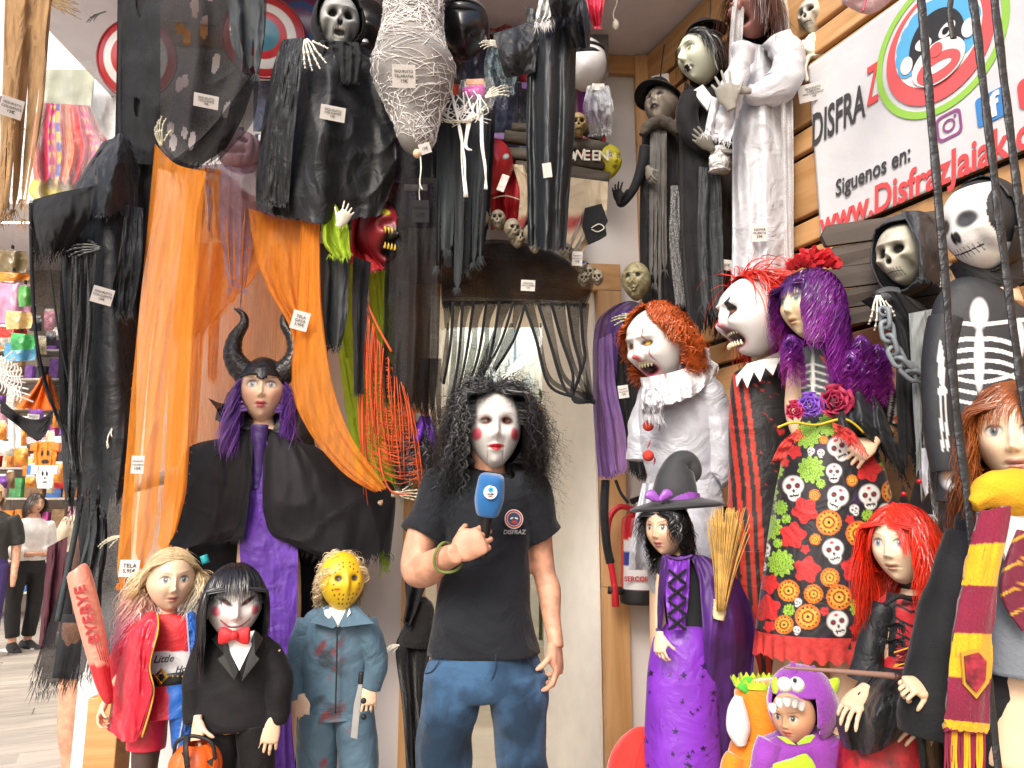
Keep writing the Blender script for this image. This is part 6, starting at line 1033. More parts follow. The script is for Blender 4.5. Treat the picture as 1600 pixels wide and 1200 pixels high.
def rsq(name, s, z, w, m, out, r=.22, parent=ban, hole=0):
    pts = []
    for cx, cy, a0 in ((1, 1, 0), (-1, 1, 90), (-1, -1, 180), (1, -1, 270)):
        for q in range(6): a = RAD(a0 + q * 18); pts.append((cx * w / 2 * (1 - 2 * r) + math.cos(a) * w * r, cy * w / 2 * (1 - 2 * r) + math.sin(a) * w * r, 0))
    V = xf(A(pts), bM(s, z, out)); n = len(pts)
    if hole: return mk(name, np.concatenate([V, xf(A(pts) * hole, bM(s, z, out))]), gf(2, n, True), m, parent, smooth=False)
    return mk(name, V, [tuple(range(n))], m, parent, smooth=False)
s, z = ws(1486, 197); w = ws(1486, 176)[1] - ws(1486, 218)[1]; ig = rsq('camera_icon', s, z, w, mat('icon_gradient', H('#8a4a80'), .6, var=.35, vs=9), bo, hole=.8); M = bM(s, z, bo); disc('icon_ring', M, w * .25, mat('icon_gradient'), ig, 0, 30, 1, w * .17); disc('icon_dot', bM(s + w * .26, z + w * .26, bo), w * .06, mat('icon_gradient'), ig, 0)
s, z = ws(1552, 168); w = ws(1552, 145)[1] - ws(1552, 192)[1]; fbk = rsq('letter_icon', s, z, w, fl_('icon_blue', '#3f7fc0'), bo, .12); text('lettering', 'f', bM(s + w * .1, z - w * .02, bo + .002), w * 1.1, paper, fbk, off=.003, ext=.0003)
s, z = ws(1620, 140); rsq('red_icon', s, z, w, bred, bo)
# --- zombie with hat
Y = 3.12
t = T('hat_zombie', 'hanging black figure with battered hat and fur collar nearest the corner', 'hanging figure', P(1030, 130, Y)); Mh = hpx(1034, 168, Y - .05, 70, rz=-25, rx=-18); head('face', Mh, lambda x, z, fr: over(over(lay(H('#7d746a'), x.shape) * (1 + .25 * vn(np.stack([x * 7, z * 7], -1), 5))[..., None], EL(np.abs(x), z, .36, .06, .2, .12), H('#1e1814')), EL(x, z, 0, -.55, .3, .1), H('#2c1a16')), vface, t, FACE + [(.36, .06, .2, .12, -.12)], relief=.03)
def hat(name, parent, u, v, Y, rb, rc, hc, m, tilt=(0, 0), band=None):
    M = MX(P(u, v, Y), 0, tilt[0], tilt[1], s=mpp(v, Y)); th = np.linspace(0, 6.2832, 60, endpoint=False); prof = [(rb, -3), (rb * 1.02, 0), (rb * .8, 1), (rc * 1.1, 1), (rc, 4), (rc * .97, hc * .6), (rc * .85, hc * .92), (rc * .5, hc), (.5, hc)]
    R_ = A([p[0] for p in prof])[:, None] * (1 + .03 * np.sin(3 * th + 1))[None]; Z2 = np.repeat(A([p[1] for p in prof])[:, None], 60, 1) + (R_ > rc * 1.2) * 3 * np.sin(2 * th + .6)[None]; o = mk(name, xf(np.stack([R_ * np.cos(th), R_ * np.sin(th), Z2], -1).reshape(-1, 3), M), gf(len(prof), 60, True), m, parent, sub=1)
    if band: mk('hat_band', xf(np.stack([np.stack([rc * 1.03 * np.cos(th), rc * 1.03 * np.sin(th), th * 0 + q], -1) for q in (4, 4 + hc * .3)]).reshape(-1, 3), M), gf(2, 60, True), band, o)
    return o
hat('hat', t, 1027, 148, Y - .05, 36, 20, 24, black, (-8, 8), mat('tan_band', H('#8a6a44'), .8)); mk('fur_collar', *ptb([(1004, 212, 7), (1012, 198, 9), (1030, 190, 10), (1050, 196, 9), (1060, 208, 6)], Y - .08, rows=30, seg=14, wr=.008, wf=90), mat('brown_grey_fur', H('#4a443e'), .95, bump=2, bs=90), t)
drape('robe', black, [[(1004, 195), (1034, 195, -.05), (1062, 195)], [(1000, 300), (1030, 300, -.05), (1066, 300)], [(1000, 420), (1034, 420, -.04), (1072, 420)], [(1006, 500), (1036, 520), (1076, 520)]], Y, t, nu=60, nv=90, folds=4, amp=.03, rag=.12, seed=3); drape('grey_strips', mat('grey_rag', H('#5c5a58'), .9, var=.3), [[(1016, 200), (1042, 200)], [(1014, 330), (1042, 330)], [(1012, 480), (1044, 480)]], Y - .07, t, nu=40, nv=80, folds=2, amp=.015, rag=.3, strips=4, ts=.3, gap=.4, seed=5)
drape('sequin_strip', mat('sequins', H('#6a6a6c'), .25, metal=.6, var=.8, vs=160, bump=2, bs=260), [[(1048, 290), (1064, 290)], [(1046, 380), (1068, 380)], [(1056, 480), (1078, 480)]], Y - .08, t, nu=16, nv=60, folds=1, amp=.01)
solidpx('arm', [(1008, 230, 9), (1002, 262, 8), (990, 295, 7), (972, 318, 6), (966, 312, 5)], Y - .05, black, t); hand(t, P(967, 316, Y - .06), (-.2, -.3, 1), (.5, .8, 0), (1, -.3, 0), .1, (.2, .3, .3, .35, .35), .2, mat('dark_glove', H('#26262a'), .6)); hand(t, P(1012, 262, Y - .1), (.1, -.2, -1), (.8, .4, 0), (0, -1, 0), .1, (.3, .4, .4, .4, .4), .1, mat('zombie_skin', H('#77746a'), .6, var=.2)); price_tag(t, 1032, 124, Y + .02, 26, 14, 4, ()); cordpx('hanging_wire', [(1038, 70), (1034, 100), (1032, 122)], Y, 1, ink, t)
# --- vampire
Y = 2.86
t = T('vampire_figure', 'hanging pale-faced vampire in black cape with white collar and fangs', 'hanging figure', P(1105, 50, Y)); Mh = hpx(1096, 90, Y - .03, 88, rz=-48, rx=4)
def vamp(x, z, fr):
    c = doll('#c9cdb8', '#1c1414', '#8a8a5a', '#141414', lid='#22201c', shadow='#6a6a60')(x, z, fr); c = over(c, EL(x, z, 0, -.56, .3, .09), H('#160c0c'))
    for q in (-.16, .16): c = over(c, EL(x, z, q, -.56, .035, .1), H('#e4e0d4'))
    return c
head('face', Mh, vamp, vface, t, FACE + [(0, -.2, .1, .2, .1), (.36, .3, .3, .06, .05)]); hair('hair', t, Mh, 700, scalp(.62, -.6), L=1.3, base='#141416', w=.05, seg=12, grav=.3, puff=.12, jit=.2, clear=.62, hl=.5, seed=8, comb=lambda d: np.stack([np.sign(d[:, 0]) * .3, .8 + 0 * d[:, 0], -.4 + 0 * d[:, 0]], -1))
hat('hat', t, 1102, 52, Y, 34, 20, 18, black, (-6, -8), mat('tan_band')); cordpx('hanging_wire', [(1110, -10), (1110, 20), (1106, 40)], Y, 1, ink, t)
drape('cape', black, [[(1070, 128, .0), (1100, 140, -.06), (1140, 110, 0)], [(1062, 200, 0), (1105, 200, -.08), (1146, 200, 0)], [(1062, 330, 0), (1105, 330, -.08), (1146, 330, 0)], [(1068, 440, 0), (1110, 440, -.06), (1146, 440, 0)], [(1078, 540, 0), (1110, 545, -.03), (1140, 530, 0)]], Y, t, nu=70, nv=100, folds=3.5, amp=.04, rag=.12, seed=13); drape('grey_coat', mat('charcoal_coat', H('#33373a'), .7, wr=.5), [[(1092, 260), (1126, 265)], [(1090, 380), (1130, 380)], [(1098, 500), (1132, 500)]], Y - .1, t, nu=40, nv=60, folds=2, amp=.025, rag=.14)
flatpx('collar', [(1082, 142), (1098, 132), (1112, 150), (1106, 172), (1096, 160)], Y - .12, paper, t, th=.01, yo=[0, 0, -.02, 0, 0]); hand(t, P(1112, 232, Y - .16), (-.75, -.2, .6), (.3, .8, .3), (-.3, -.4, .8), .12, (.2, .35, .4, .45, .5), .12, mat('zombie_skin')); hand(t, P(1128, 236, Y - .15), (.6, -.3, -.2), (0, .6, -.7), (0, -.5, .7), .09, (.2, .4, .4, .4, .4), .1, mat('zombie_skin')); solidpx('white_cuff', [(1120, 232, 10), (1124, 250, 17, 14), (1124, 268, 16, 12)], Y - .13, mat('white_lace'), t, wrpx=3, wf=60); solidpx('sleeve', [(1080, 150, 16), (1074, 190, 18), (1096, 225, 14), (1112, 232, 10)], Y - .08, black, t, wrpx=2, wf=34); price_tag(t, 1136, 414, Y - .1, 16, 16, -12, ('25€',))
# --- bride
Y = 2.58
t = T('ghost_bride', 'hanging bride in torn white gown and veil with grey hands', 'hanging figure', P(1190, 0, Y)); wsat = mat('white_gown_satin', H('#c2c3c8'), .5, wr=.6, ws=9, sheen=.2); veil = mat('white_veil', H('#dededf'), .8, alpha=.6, trans=.2)
Mh = hpx(1178, 18, Y - .06, 92, rz=-40, rx=-6); head('face', Mh, lambda x, z, fr: over(over(lay(H('#8a5a50'), x.shape) * (1 + .25 * vn(np.stack([x * 6, z * 6], -1), 6))[..., None], EL(np.abs(x), z, .36, .06, .2, .13), H('#201210')), EL(x, z, 0, -.56, .26, .16), H('#2a0e0e')), vface, t, CLOWN, relief=.02); hair('hair', t, Mh, 500, scalp(.6, -.6), L=1.7, base='#4a2a22', w=.06, seg=12, grav=.35, puff=.1, jit=.25, seed=9)
drape('gown', wsat, [[(1160, 60, 0), (1190, 70, -.08), (1228, 60, 0)], [(1146, 160, 0), (1190, 160, -.1), (1232, 160, 0)], [(1144, 260, 0), (1190, 260, -.09), (1240, 260, 0)], [(1144, 380, 0), (1190, 380, -.08), (1238, 380, 0)], [(1142, 460, 0), (1190, 470, -.06), (1236, 460, 0)]], Y, t, nu=90, nv=110, folds=3.4, amp=.03, rag=.04, wrink=.009, seed=14)
drape('veil', veil, [[(1148, -30), (1165, -30)], [(1140, 60), (1160, 60)], [(1138, 140), (1152, 130)]], Y - .12, t, nu=24, nv=40, folds=2, amp=.02); drape('veil', veil, [[(1200, -30), (1225, -30)], [(1215, 60), (1236, 60)], [(1222, 250), (1240, 240)], [(1226, 420), (1240, 420)]], Y - .1, t, nu=24, nv=50, folds=2, amp=.02)
solidpx('sleeve', [(1215, 60, 24), (1232, 100, 24), (1218, 138, 24), (1180, 146, 18), (1165, 140, 14)], Y - .12, wsat, t, wrpx=6, wf=34); solidpx('sleeve', [(1165, 80, 20), (1140, 150, 16), (1132, 190, 18), (1124, 215, 16)], Y - .14, wsat, t, wrpx=6, wf=40); drape('cuff', wsat, [[(1112, 150), (1150, 165)], [(1104, 190), (1148, 195)], [(1100, 210), (1140, 226)]], Y - .17, t, nu=40, nv=30, folds=3, amp=.02, rag=.1)
zsk = mat('grey_dead_skin', H('#8d8a80'), .6, var=.25, vs=20)
hand(t, P(1142, 168, Y - .22), (-.35, -.15, 1), (.3, .9, .1), (1, 0, .3), .15, (.15, .2, .2, .25, .3), .16, zsk, thick=.8); hand(t, P(1170, 142, Y - .2), (-1, -.1, .1), (0, .8, -.5), (0, -.3, 1), .12, (.3, .4, .45, .5, .5), .1, zsk, thick=.8); price_tag(t, 1187, 364, Y - .12, 22, 26, -4, ('NOVIA', 'MUERTA', '39€'))
# --- little skeleton and pink doll at the top
Y = 2.5
t = T('small_skeleton', 'small pale hanging skeleton with big head above its price card', 'hanging figure', P(1272, 20, Y)); head('skull', hpx(1270, 26, Y, 58, rz=-30), skullpaint('#bdb8aa'), vface, t, SKULL, na=70, ne=60)
solidpx('ribcage', [(1270, 56, 10), (1272, 72, 15, 10), (1274, 90, 10, 8)], Y, bonew, t, wrpx=2.4, wf=120)
for s_, pts in ((0, [(1264, 88, 4), (1258, 106, 3), (1262, 128, 4)]), (1, [(1280, 88, 4), (1288, 108, 3), (1292, 128, 4)]), (2, [(1256, 64, 3), (1250, 84, 2.4), (1254, 100, 3)]), (3, [(1288, 64, 3), (1296, 60, 2.4), (1300, 30, 3)])): mk('limb', *ptb(pts, Y, rows=14, seg=8), bonew, t)
price_tag(t, 1271, 143, Y - .05, 44, 26, 3, ('ESQUELETO', 'CABEZON', 'MINI COLGANTE', '15€'))
t = T('pink_white_bundle', 'pale pink and white furry bundle at the top above the banner', 'bundle', P(1352, 0, 2.0)); solidpx('fur', [(1318, 2, 8), (1335, -2, 20, 16), (1360, 0, 22, 16), (1385, -8, 14)], 2.0, mat('pink_fur', H('#d3b3b6'), .95, bump=2, bs=80), t, wrpx=4, wf=40); cordpx('tie', [(1350, -24), (1352, 0), (1348, 18)], 1.95, 2, mat('pink_ribbon', H('#b84a64'), .5), t)
# --- purple ghost with grey-green mask by the door
Y = 3.05
t = T('purple_caped_ghoul', 'green-faced ghoul in purple gauze and black robe beside the doorframe', 'hanging figure', P(985, 440, Y)); lil = mat('purple_gauze', H('#5c3f86'), .7, alpha=.85, trans=.3, var=.3, vs=4)
head('mask', hpx(994, 440, Y - .1, 62, rz=-12), lambda x, z, fr: over(over(lay(H('#8c8566'), x.shape) * (1 + .3 * vn(np.stack([x * 8, z * 8], -1), 8))[..., None], EL(np.abs(x), z, .36, .1, .18, .1), H('#191712')), (np.abs(z + .55 + .15 * np.cos(x * 9)) < .025) * (np.abs(x) < .4) * 1.0, H('#1a1612')), vface, t, FACE + [(.36, .26, .25, .06, .08), (.3, -.35, .08, .25, -.08)], relief=.05)
drape('gauze', lil, [[(958, 478), (985, 470), (1010, 478)], [(930, 510), (950, 500), (975, 500)], [(926, 600), (945, 600), (962, 600)], [(930, 690), (945, 690), (960, 690)], [(936, 752), (952, 752), (964, 748)]], Y - .06, t, nu=50, nv=80, folds=3, amp=.025, rag=.05); drape('lilac_gauze', mat('lilac_gauze', H('#8a68a8'), .7, alpha=.8, trans=.3), [[(936, 530), (956, 520)], [(936, 600), (962, 600)], [(948, 680), (978, 680)], [(955, 745), (980, 740)]], Y - .09, t, nu=30, nv=60, folds=2, amp=.02)
drape('robe', black, [[(950, 490), (985, 482), (1015, 486)], [(955, 580), (985, 580), (1012, 580)], [(975, 680), (995, 690), (1012, 690)], [(985, 742), (1000, 750), (1010, 750)]], Y - .03, t, nu=50, nv=70, folds=3, amp=.03, rag=.08); bh(t, 1000, 497, Y - .16, (-1, -.2, -.1), (0, .8, -.5), (0, -.2, 1), 46, m=mat('green_bone', H('#b8b88a'), .5)); price_tag(t, 974, 612, Y - .14, 16, 20, 6); cordpx('trailing_strip', [(946, 750), (944, 800), (948, 850), (954, 880)], Y - .02, 7, black, t); cordpx('trailing_strip', [(962, 750), (970, 770), (982, 786)], Y - .05, 2.5, black, t)
# --- fire extinguisher
Y = 3.36
t = T('fire_extinguisher', 'red fire extinguisher with white label on the white wall by the doorframe', 'fire extinguisher', P(997, 940, Y)); rede = mat('extinguisher_red', H('#b81c28'), .3, coat=.4, bump=0)
def ext(u, v, V): c = np.where((u > 975)[..., None] & (v > 842)[..., None] & (v < 922)[..., None], A(H('#d6d6d8')), A(H('#b81c28'))); c = np.where(((v > 862) & (v < 884) & (u > 975))[..., None], A(H('#2c3f8a')), c); return c
solidpx('cylinder', [(996, 796, 6), (996, 806, 19), (996, 818, 25), (996, 880, 26), (996, 925, 26)], Y, mat('painted_plastic'), t, paint=ext, rows=80, seg=48); solidpx('base_ring', [(996, 920, 27), (996, 940, 27), (996, 944, 22)], Y, mat('black_rubber', H('#18181a'), .6), t, rows=12)
mk('hose', *ptb([(990, 796, 4), (968, 792, 4.5), (952, 810, 5), (949, 850, 5), (956, 890, 5), (960, 915, 5)], Y - .04, rows=50, seg=12), mat('red_hose', H('#c42030'), .4), t); mk('nozzle', *ptb([(960, 912, 5), (961, 930, 6), (962, 948, 6)], Y - .04, rows=10, seg=12), rede, t); mk('hose_clip', *ptb([(950, 922, 6), (972, 924, 6)], Y - .035, rows=4, seg=8), ink, t); mk('valve', *ptb([(996, 800, 7), (996, 784, 7)], Y, rows=6, seg=10), silver, t); flatpx('lever', [(984, 780), (1012, 770), (1014, 776), (988, 788)], Y - .02, ink, t, th=.02)
text('lettering', 'SERCOIN', basis(P(997, 905, Y - .078), (0, -1, 0)), .028, fl_('label_red', '#b02030'), t, off=.001); text('lettering', 'ABC', basis(P(992, 852, Y - .078), (0, -1, 0)), .02, ink, t, off=.0006)
# --- orange-haired clown
Y = 2.62
silvs = mat('white_satin', H('#b4b7c0'), .4, wr=.6, ws=10, sheen=.2)
t = T('orange_haired_clown', 'grinning clown mannequin with orange hair and bloodied white satin suit', 'mannequin', P(1065, 1250, Y))
dummy(t, Y, [(1060, 600, 30, 22), (1052, 575, 18, 18), (1045, 540, 22, 24)], [[(1024, 620, 16), (1016, 690, 12), (1020, 740, 10)], [(1110, 620, 18), (1122, 700, 14), (1115, 770, 10)]], [((P(1113, 770, Y), (-.1, -.2, -1), (-.6, .6, 0), (0, -1, 0)), dict(size=.16))], [[(1040, 860, 26), (1035, 1250, 18)], [(1090, 860, 26), (1092, 1250, 18)]], core=[(1062, 610, 52, 30), (1065, 720, 46, 30), (1066, 860, 52, 34)])
def clown1(x, z, fr):
    c = lay(H('#dcdad6'), x.shape); ax = np.abs(x); n = vn(np.stack([x * 12, z * 16], -1), 3); c = over(c, (np.abs(n) < .07) * (z > .25) * .4, H('#8a8680'))
    c = over(c, EL(ax, z, .36, .07, .2, .08), H('#5a2a2a')); c = over(c, EL(ax, z, .36, .07, .07, .05), H('#c8b020')); c = over(c, EL(ax, z, .36, .3, .025, .2, .4), H('#8a2a30')); c = over(c, EL(x, z, 0, -.26, .14, .1), H('#b04a4c'))
    c = over(c, EL(x, z, 0, -.58, .42, .24), H('#b8486a')); c = over(c, EL(x, z, 0, -.56, .34, .17), H('#2a0c10')); c = over(c, (np.abs(z + .43) < .055) * (ax < .3) * (np.abs((x / .1) % 1 - .5) > .1) * 1.0, H('#ddd6b8')); c = over(c, EL(ax, z + .0, .5, -.22, .025, .22, .5), H('#a03a48')); return c
Mh = hpx(1028, 540, Y - .05, 118, rz=-40, rx=12); head('mask', Mh, clown1, vface, t, CLOWN + [(.25, .55, .35, .25, .08)], W=.74, na=140, ne=120)
for i in range(5):
    x_ = (i - 2) * .1; V, F = tb([(x_, -.62 + .5 * x_ ** 2, -.40, .035), (x_, -.65 + .5 * x_ ** 2, -.47, .03), (x_, -.65 + .5 * x_ ** 2, -.53, .01)], rows=6, seg=8); mk('tooth', xf(V, Mh), F, mat('ivory_tooth', H('#ddd4b4'), .35), t)
hair('wig', t, Mh, 2400, lambda d: (d[:, 2] > np.where(d[:, 1] < -.15, np.clip(1.02 - .9 * np.abs(d[:, 0]), .15, 1), -.55)), L=.62, comb=lambda d: np.stack([np.sign(d[:, 0]) * .9, .15 + 0 * d[:, 0], .2 + 0 * d[:, 0]], -1), base='#a84a1e', tip='#c8642c', w=.05, seg=14, grav=.25, puff=.4, jit=.25, curl=.1, freq=.75, clear=.66, hl=.55, seed=21, ell=(.8, .95, 1.12), band=2)
g = G(); g.add(*ptb([(1062, 582, 34, 24), (1064, 600, 56, 34), (1064, 640, 64, 42), (1064, 700, 62, 44), (1066, 740, 56, 40), (1066, 752, 54, 38)], Y, rows=70, seg=80, wr=.006, wf=26, wz=.4, seed=3)); g.mk('suit_top', silvs, t)
solidpx('suit_skirt', [(1066, 744, 55, 39), (1066, 780, 62, 46), (1066, 840, 62, 50), (1066, 900, 58, 46), (1066, 930, 50, 38)], Y, silvs, t, rows=60, seg=110, wrpx=3.5, wf=30, wz=.3); drape('suit_leg', silvs, [[(1004, 755), (1030, 755)], [(992, 810, -.04), (1032, 810, -.04)], [(984, 860, -.04), (1034, 860, -.04)], [(982, 892), (1034, 892)]], Y - .1, t, nu=50, nv=50, folds=3, amp=.025, rag=.03)
solidpx('sleeve', [(1098, 606, 26), (1118, 650, 27), (1124, 710, 25), (1122, 742, 20), (1118, 748, 16)], Y - .04, silvs, t, rows=50, wrpx=3, wf=30); solidpx('sleeve', [(1024, 612, 24), (1004, 660, 22), (1000, 720, 20)], Y + .04, silvs, t, rows=40, wrpx=3, wf=30)
def ruf(s, tt): c = lay(H('#dcdcde'), s.shape); n = vn(np.stack([s * 22, tt * 5], -1), 17); return over(c, np.clip((n - .75) * 4, 0, 1) * (s > .3), H('#b02834'))
drape('ruff', vsatin, [[(1000, 590, -.02), (1030, 586, -.12), (1070, 575, -.1), (1098, 555, 0)], [(1004, 610, -.04), (1036, 610, -.16), (1085, 600, -.14), (1122, 570, 0)], [(1010, 636, -.05), (1042, 634, -.17), (1086, 618, -.15), (1120, 586, 0)]], Y, t, nu=180, nv=40, folds=9, amp=.03, rag=.1, paint=ruf); drape('jabot', wsat if True else silvs, [[(1004, 605), (1034, 605)], [(1000, 632, -.03), (1038, 632, -.03)], [(1006, 652), (1032, 652)]], Y - .15, t, nu=50, nv=36, folds=5, amp=.02, rag=.2, wrink=.014); drape('neck_frill', silvs, [[(1056, 560), (1086, 540), (1108, 545)], [(1060, 585), (1090, 572), (1112, 566)]], Y - .06, t, nu=50, nv=20, folds=5, amp=.025)
for v in (665, 712): ball('pompom', P(1013, v, Y - .13), 8.5 * mpp(v, Y), mat('red_pompom', H('#c23a2c'), .9, bump=2, bs=90), t, n=14)
for i in range(9):
    u, v = 1020 + rr.uniform(-8, 25), 660 + i * 9; mk('stain', *ptb([(u, v, .4), (u + rr.uniform(-4, 8), v + 5, 1.6), (u + rr.uniform(-6, 14), v + 14, .4)], Y - .118, rows=8, seg=5), fl_('blood_red', '#a82a34', .4), t) if i % 3 == 0 else None
# --- red-haired clown
Y = 2.42
t = T('red_haired_clown', 'open-mouthed clown mannequin with scarlet hair and black blood-splattered suit', 'mannequin', P(1190, 1250, Y))
dummy(t, Y, [(1196, 590, 26, 20), (1192, 560, 17, 17), (1188, 530, 18, 20)], [[(1160, 610, 18), (1155, 700, 14), (1165, 770, 10)], [(1230, 610, 18), (1240, 690, 14), (1236, 760, 10)]], [], [[(1180, 860, 26), (1172, 1000, 24), (1176, 1250, 16)], [(1212, 860, 26), (1214, 1000, 24), (1214, 1250, 16)]], core=[(1194, 600, 48, 28), (1192, 720, 42, 28), (1194, 860, 46, 32)])
def clown2(x, z, fr):
    c = lay(H('#dedbd8'), x.shape); ax = np.abs(x); dia = np.abs(ax - .36) / .17 + np.abs(z - .12) / .34; c = over(c, np.clip((1 - dia) * 8, 0, 1), H('#1c1c1e')); c = over(c, EL(ax, z, .37, .04, .11, .05), H('#6a3a2a')); c = over(c, EL(x, z, 0, -.26, .17, .11), H('#a86a78'))
    c = over(c, EL(x, z, 0, -.56, .4, .28), H('#a8707a')); c = over(c, EL(x, z, 0, -.55, .33, .22), H('#3a1216')); return c
Mh = hpx(1178, 495, Y - .05, 128, rz=-58, rx=2); head('mask', Mh, clown2, vface, t, CLOWN + [(0, -.25, .14, .1, -.08), (0, -.92, .25, .12, -.06)], W=.74, na=140, ne=120)
for row, (zz, dz) in enumerate(((-.36, -1), (-.76, 1))):
    for i in range(8):
        x_ = (i - 3.5) * .085; V, F = tb([(x_, -.63 + .8 * x_ ** 2, zz, .035), (x_, -.67 + .8 * x_ ** 2, zz + dz * .06, .028), (x_, -.66 + .8 * x_ ** 2, zz + dz * .12, .006)], rows=6, seg=8); mk('tooth', xf(V, Mh), F, mat('ivory_tooth'), t)
hair('wig', t, Mh, 1700, lambda d: d[:, 2] > np.where(d[:, 1] < -.1, np.clip(.95 - .35 * np.abs(d[:, 0]), .2, 1), -.5), L=1.3, comb=lambda d: np.stack([np.sign(d[:, 0]) * .4, .7 + 0 * d[:, 0], .1 + 0 * d[:, 0]], -1), base='#cf2416', tip='#e03a22', w=.06, seg=12, grav=.22, puff=.35, jit=.35, clear=.7, hl=.4, seed=22, ell=(.78, .94, 1.08))
def splat(u, v, V):
    x = (u - 1146) - .12 * (v - 600) * (v < 760) - (v > 760) * (19 + .06 * (v - 760)); c = lay(H('#1d1b1d'), u.shape); st = (x < 30) & (v > 585); c = np.where((st & ((x % 15) < 8))[..., None], A(H('#b3301f')), c)
    p = np.stack([u / 8, v / 8], -1); n = vn(p, 41) + .7 * vn(p * 2.7, 42) + .35 * vn(p * A([.35, .2]), 43); c = over(c, np.clip((n - .75) * 5, 0, 1) * (~st), H('#c0302c')); return c
solidpx('suit', [(1196, 572, 30, 22), (1196, 590, 50, 32), (1192, 640, 52, 38), (1190, 720, 50, 40), (1190, 800, 52, 42), (1192, 880, 50, 40)], Y, vcloth, t, paint=splat, rows=170, seg=150, wrpx=.8, wf=20)
solidpx('trouser_leg', [(1172, 860, 32, 36), (1178, 940, 32, 34), (1186, 1000, 24, 28), (1190, 1050, 16, 20)], Y - .01, vcloth, t, paint=splat, rows=90, seg=90, wrpx=.8); solidpx('trouser_leg', [(1214, 860, 30, 36), (1216, 960, 28, 34), (1216, 1060, 20, 22)], Y + .01, vcloth, t, paint=splat, rows=60, seg=70); solidpx('sleeve', [(1226, 600, 24), (1240, 660, 24), (1240, 740, 22)], Y, vcloth, t, paint=splat, rows=60, seg=60, wrpx=2)
flatpx('zigzag_collar', [(1150, 588), (1168, 568), (1190, 562), (1220, 548), (1236, 556), (1226, 574), (1216, 566), (1208, 586), (1196, 574), (1188, 596), (1178, 580), (1168, 606), (1160, 588), (1152, 604)], Y - .115, paper, t, th=.006, yo=[.06, .02, 0, 0, .03, .02, 0, -.01, 0, -.01, 0, 0, .02, .05])
# --- purple-haired girl with the printed dress
Y = 2.15
t = T('flower_crown_mannequin', 'child mannequin with purple curls, red flower crown and skull-print dress', 'mannequin', P(1290, 1300, Y))
dummy(t, Y, [(1285, 560, 26, 20), (1280, 540, 12, 13), (1275, 505, 14, 16)], [[(1332, 565, 18), (1372, 610, 15), (1400, 652, 13), (1362, 692, 10)], [(1246, 570, 14), (1238, 640, 12), (1250, 690, 9)]], [((P(1366, 688, Y - .1), (-.8, -.15, -.55), (-.2, .7, -.6), (-.3, -.4, .8), .135), dict(curl=(.3, .25, .3, .35, .4)))], [[(1250, 960, 24), (1244, 1100, 20), (1240, 1300, 14)], [(1318, 960, 26), (1322, 1100, 22), (1322, 1300, 15)]], core=[(1288, 565, 42, 26), (1288, 640, 34, 24), (1290, 760, 46, 34), (1285, 960, 50, 36)])
Mh = hpx(1268, 478, Y - .02, 112, rz=-46, rx=-3); head('head', Mh, doll('#e6cda4', '#b08a62', '#7a8a8a', '#5a4030', .1), vface, t)
hair('wig', t, Mh, 2200, lambda d: d[:, 2] > np.where(d[:, 1] < -.25, .5, -.6), L=1.75, comb=lambda d: np.stack([np.sign(d[:, 0]) * .4, d[:, 1] * .4 + .35, -.3 + 0 * d[:, 0]], -1), base='#45205c', tip='#8f2a9a', w=.06, seg=22, grav=.5, puff=.14, jit=.1, curl=.12, freq=.5, clear=.62, hl=.45, seed=23, band=2); hair('fringe', t, Mh, 420, lambda d: (d[:, 2] > .5) & (d[:, 1] < 0), L=.5, comb=lambda d: np.stack([d[:, 0] * .6 + .2, -.6 + 0 * d[:, 0], -.35 + 0 * d[:, 0]], -1), base='#4a2468', w=.06, seg=9, grav=.35, puff=.12, jit=.08, clear=0, seed=24, cap=False)
for k_, (u0, v0) in enumerate(((1345, 560), (1360, 590), (1340, 600), (1372, 575), (1328, 585), (1236, 560))):
    Mp = hpx(u0, v0 - 30, Y - .08, 50); hair('ringlet', t, Mp, 110, lambda d: d[:, 2] > -.5, L=2.6, base='#6a2a86', tip='#a835a0', w=.1, seg=16, grav=.5, puff=.1, jit=.1, curl=.35, freq=.7, ell=(.25, .25, .3), clear=0, seed=60 + k_, cap=False, band=1)
gcn = G(); rr = random.Random(9)
for i in range(520):
    f_ = rr.uniform(-1, 1); a = rr.uniform(0, 6.28); cb = P(1272 + f_ * 32, 420 - rr.uniform(2, 22) * (1.15 - f_ * f_), Y - .02 + .04 * math.sin(a * 3)); d = nrm([math.cos(a) * .9 + f_ * .7, math.sin(a) - .25, rr.uniform(-.1, 1)]); sd_ = nrm(np.cross(d, (.2, 1, .3))); l = rr.uniform(.018, .03); gcn.add([cb, cb + d * l * .75 + sd_ * .007, cb + d * l + sd_ * .003, cb + d * l - sd_ * .003, cb + d * l * .75 - sd_ * .007], [(0, 1, 2, 3, 4)])
gcn.mk('flower_crown', mat('carnation_red', H('#c8202a'), .7, var=.3), t)
def rose(name, u, v, Y, r, m, parent):
    g = G(); c = P(u, v, Y); R0 = r * mpp(v, Y)
    for k in range(22):
        a = k * 2.4; f = (k + 1) / 22; d = A([math.cos(a) * f, -.55, math.sin(a) * f]); s_ = A([-math.sin(a), 0, math.cos(a)]); b = c + A([math.cos(a) * f * R0 * .6, .3 * f * R0, math.sin(a) * f * R0 * .6]); w = R0 * (.25 + .35 * f)
        g.add([b - s_ * w * .6, b + s_ * w * .6, b + s_ * w + d * R0 * .45, b + d * R0 * .55, b - s_ * w + d * R0 * .45], [(0, 1, 2, 3, 4)])
    return g.mk(name, m, parent, solid=.0015)
for u, v, r, c in ((1242, 640, 15, '#a81f48'), (1266, 632, 20, '#7a4ab8'), (1306, 626, 26, '#9c1f44')): rose('rose', u, v, Y - .12, r, mat('rose' + c, H(c), .6, var=.2), t)
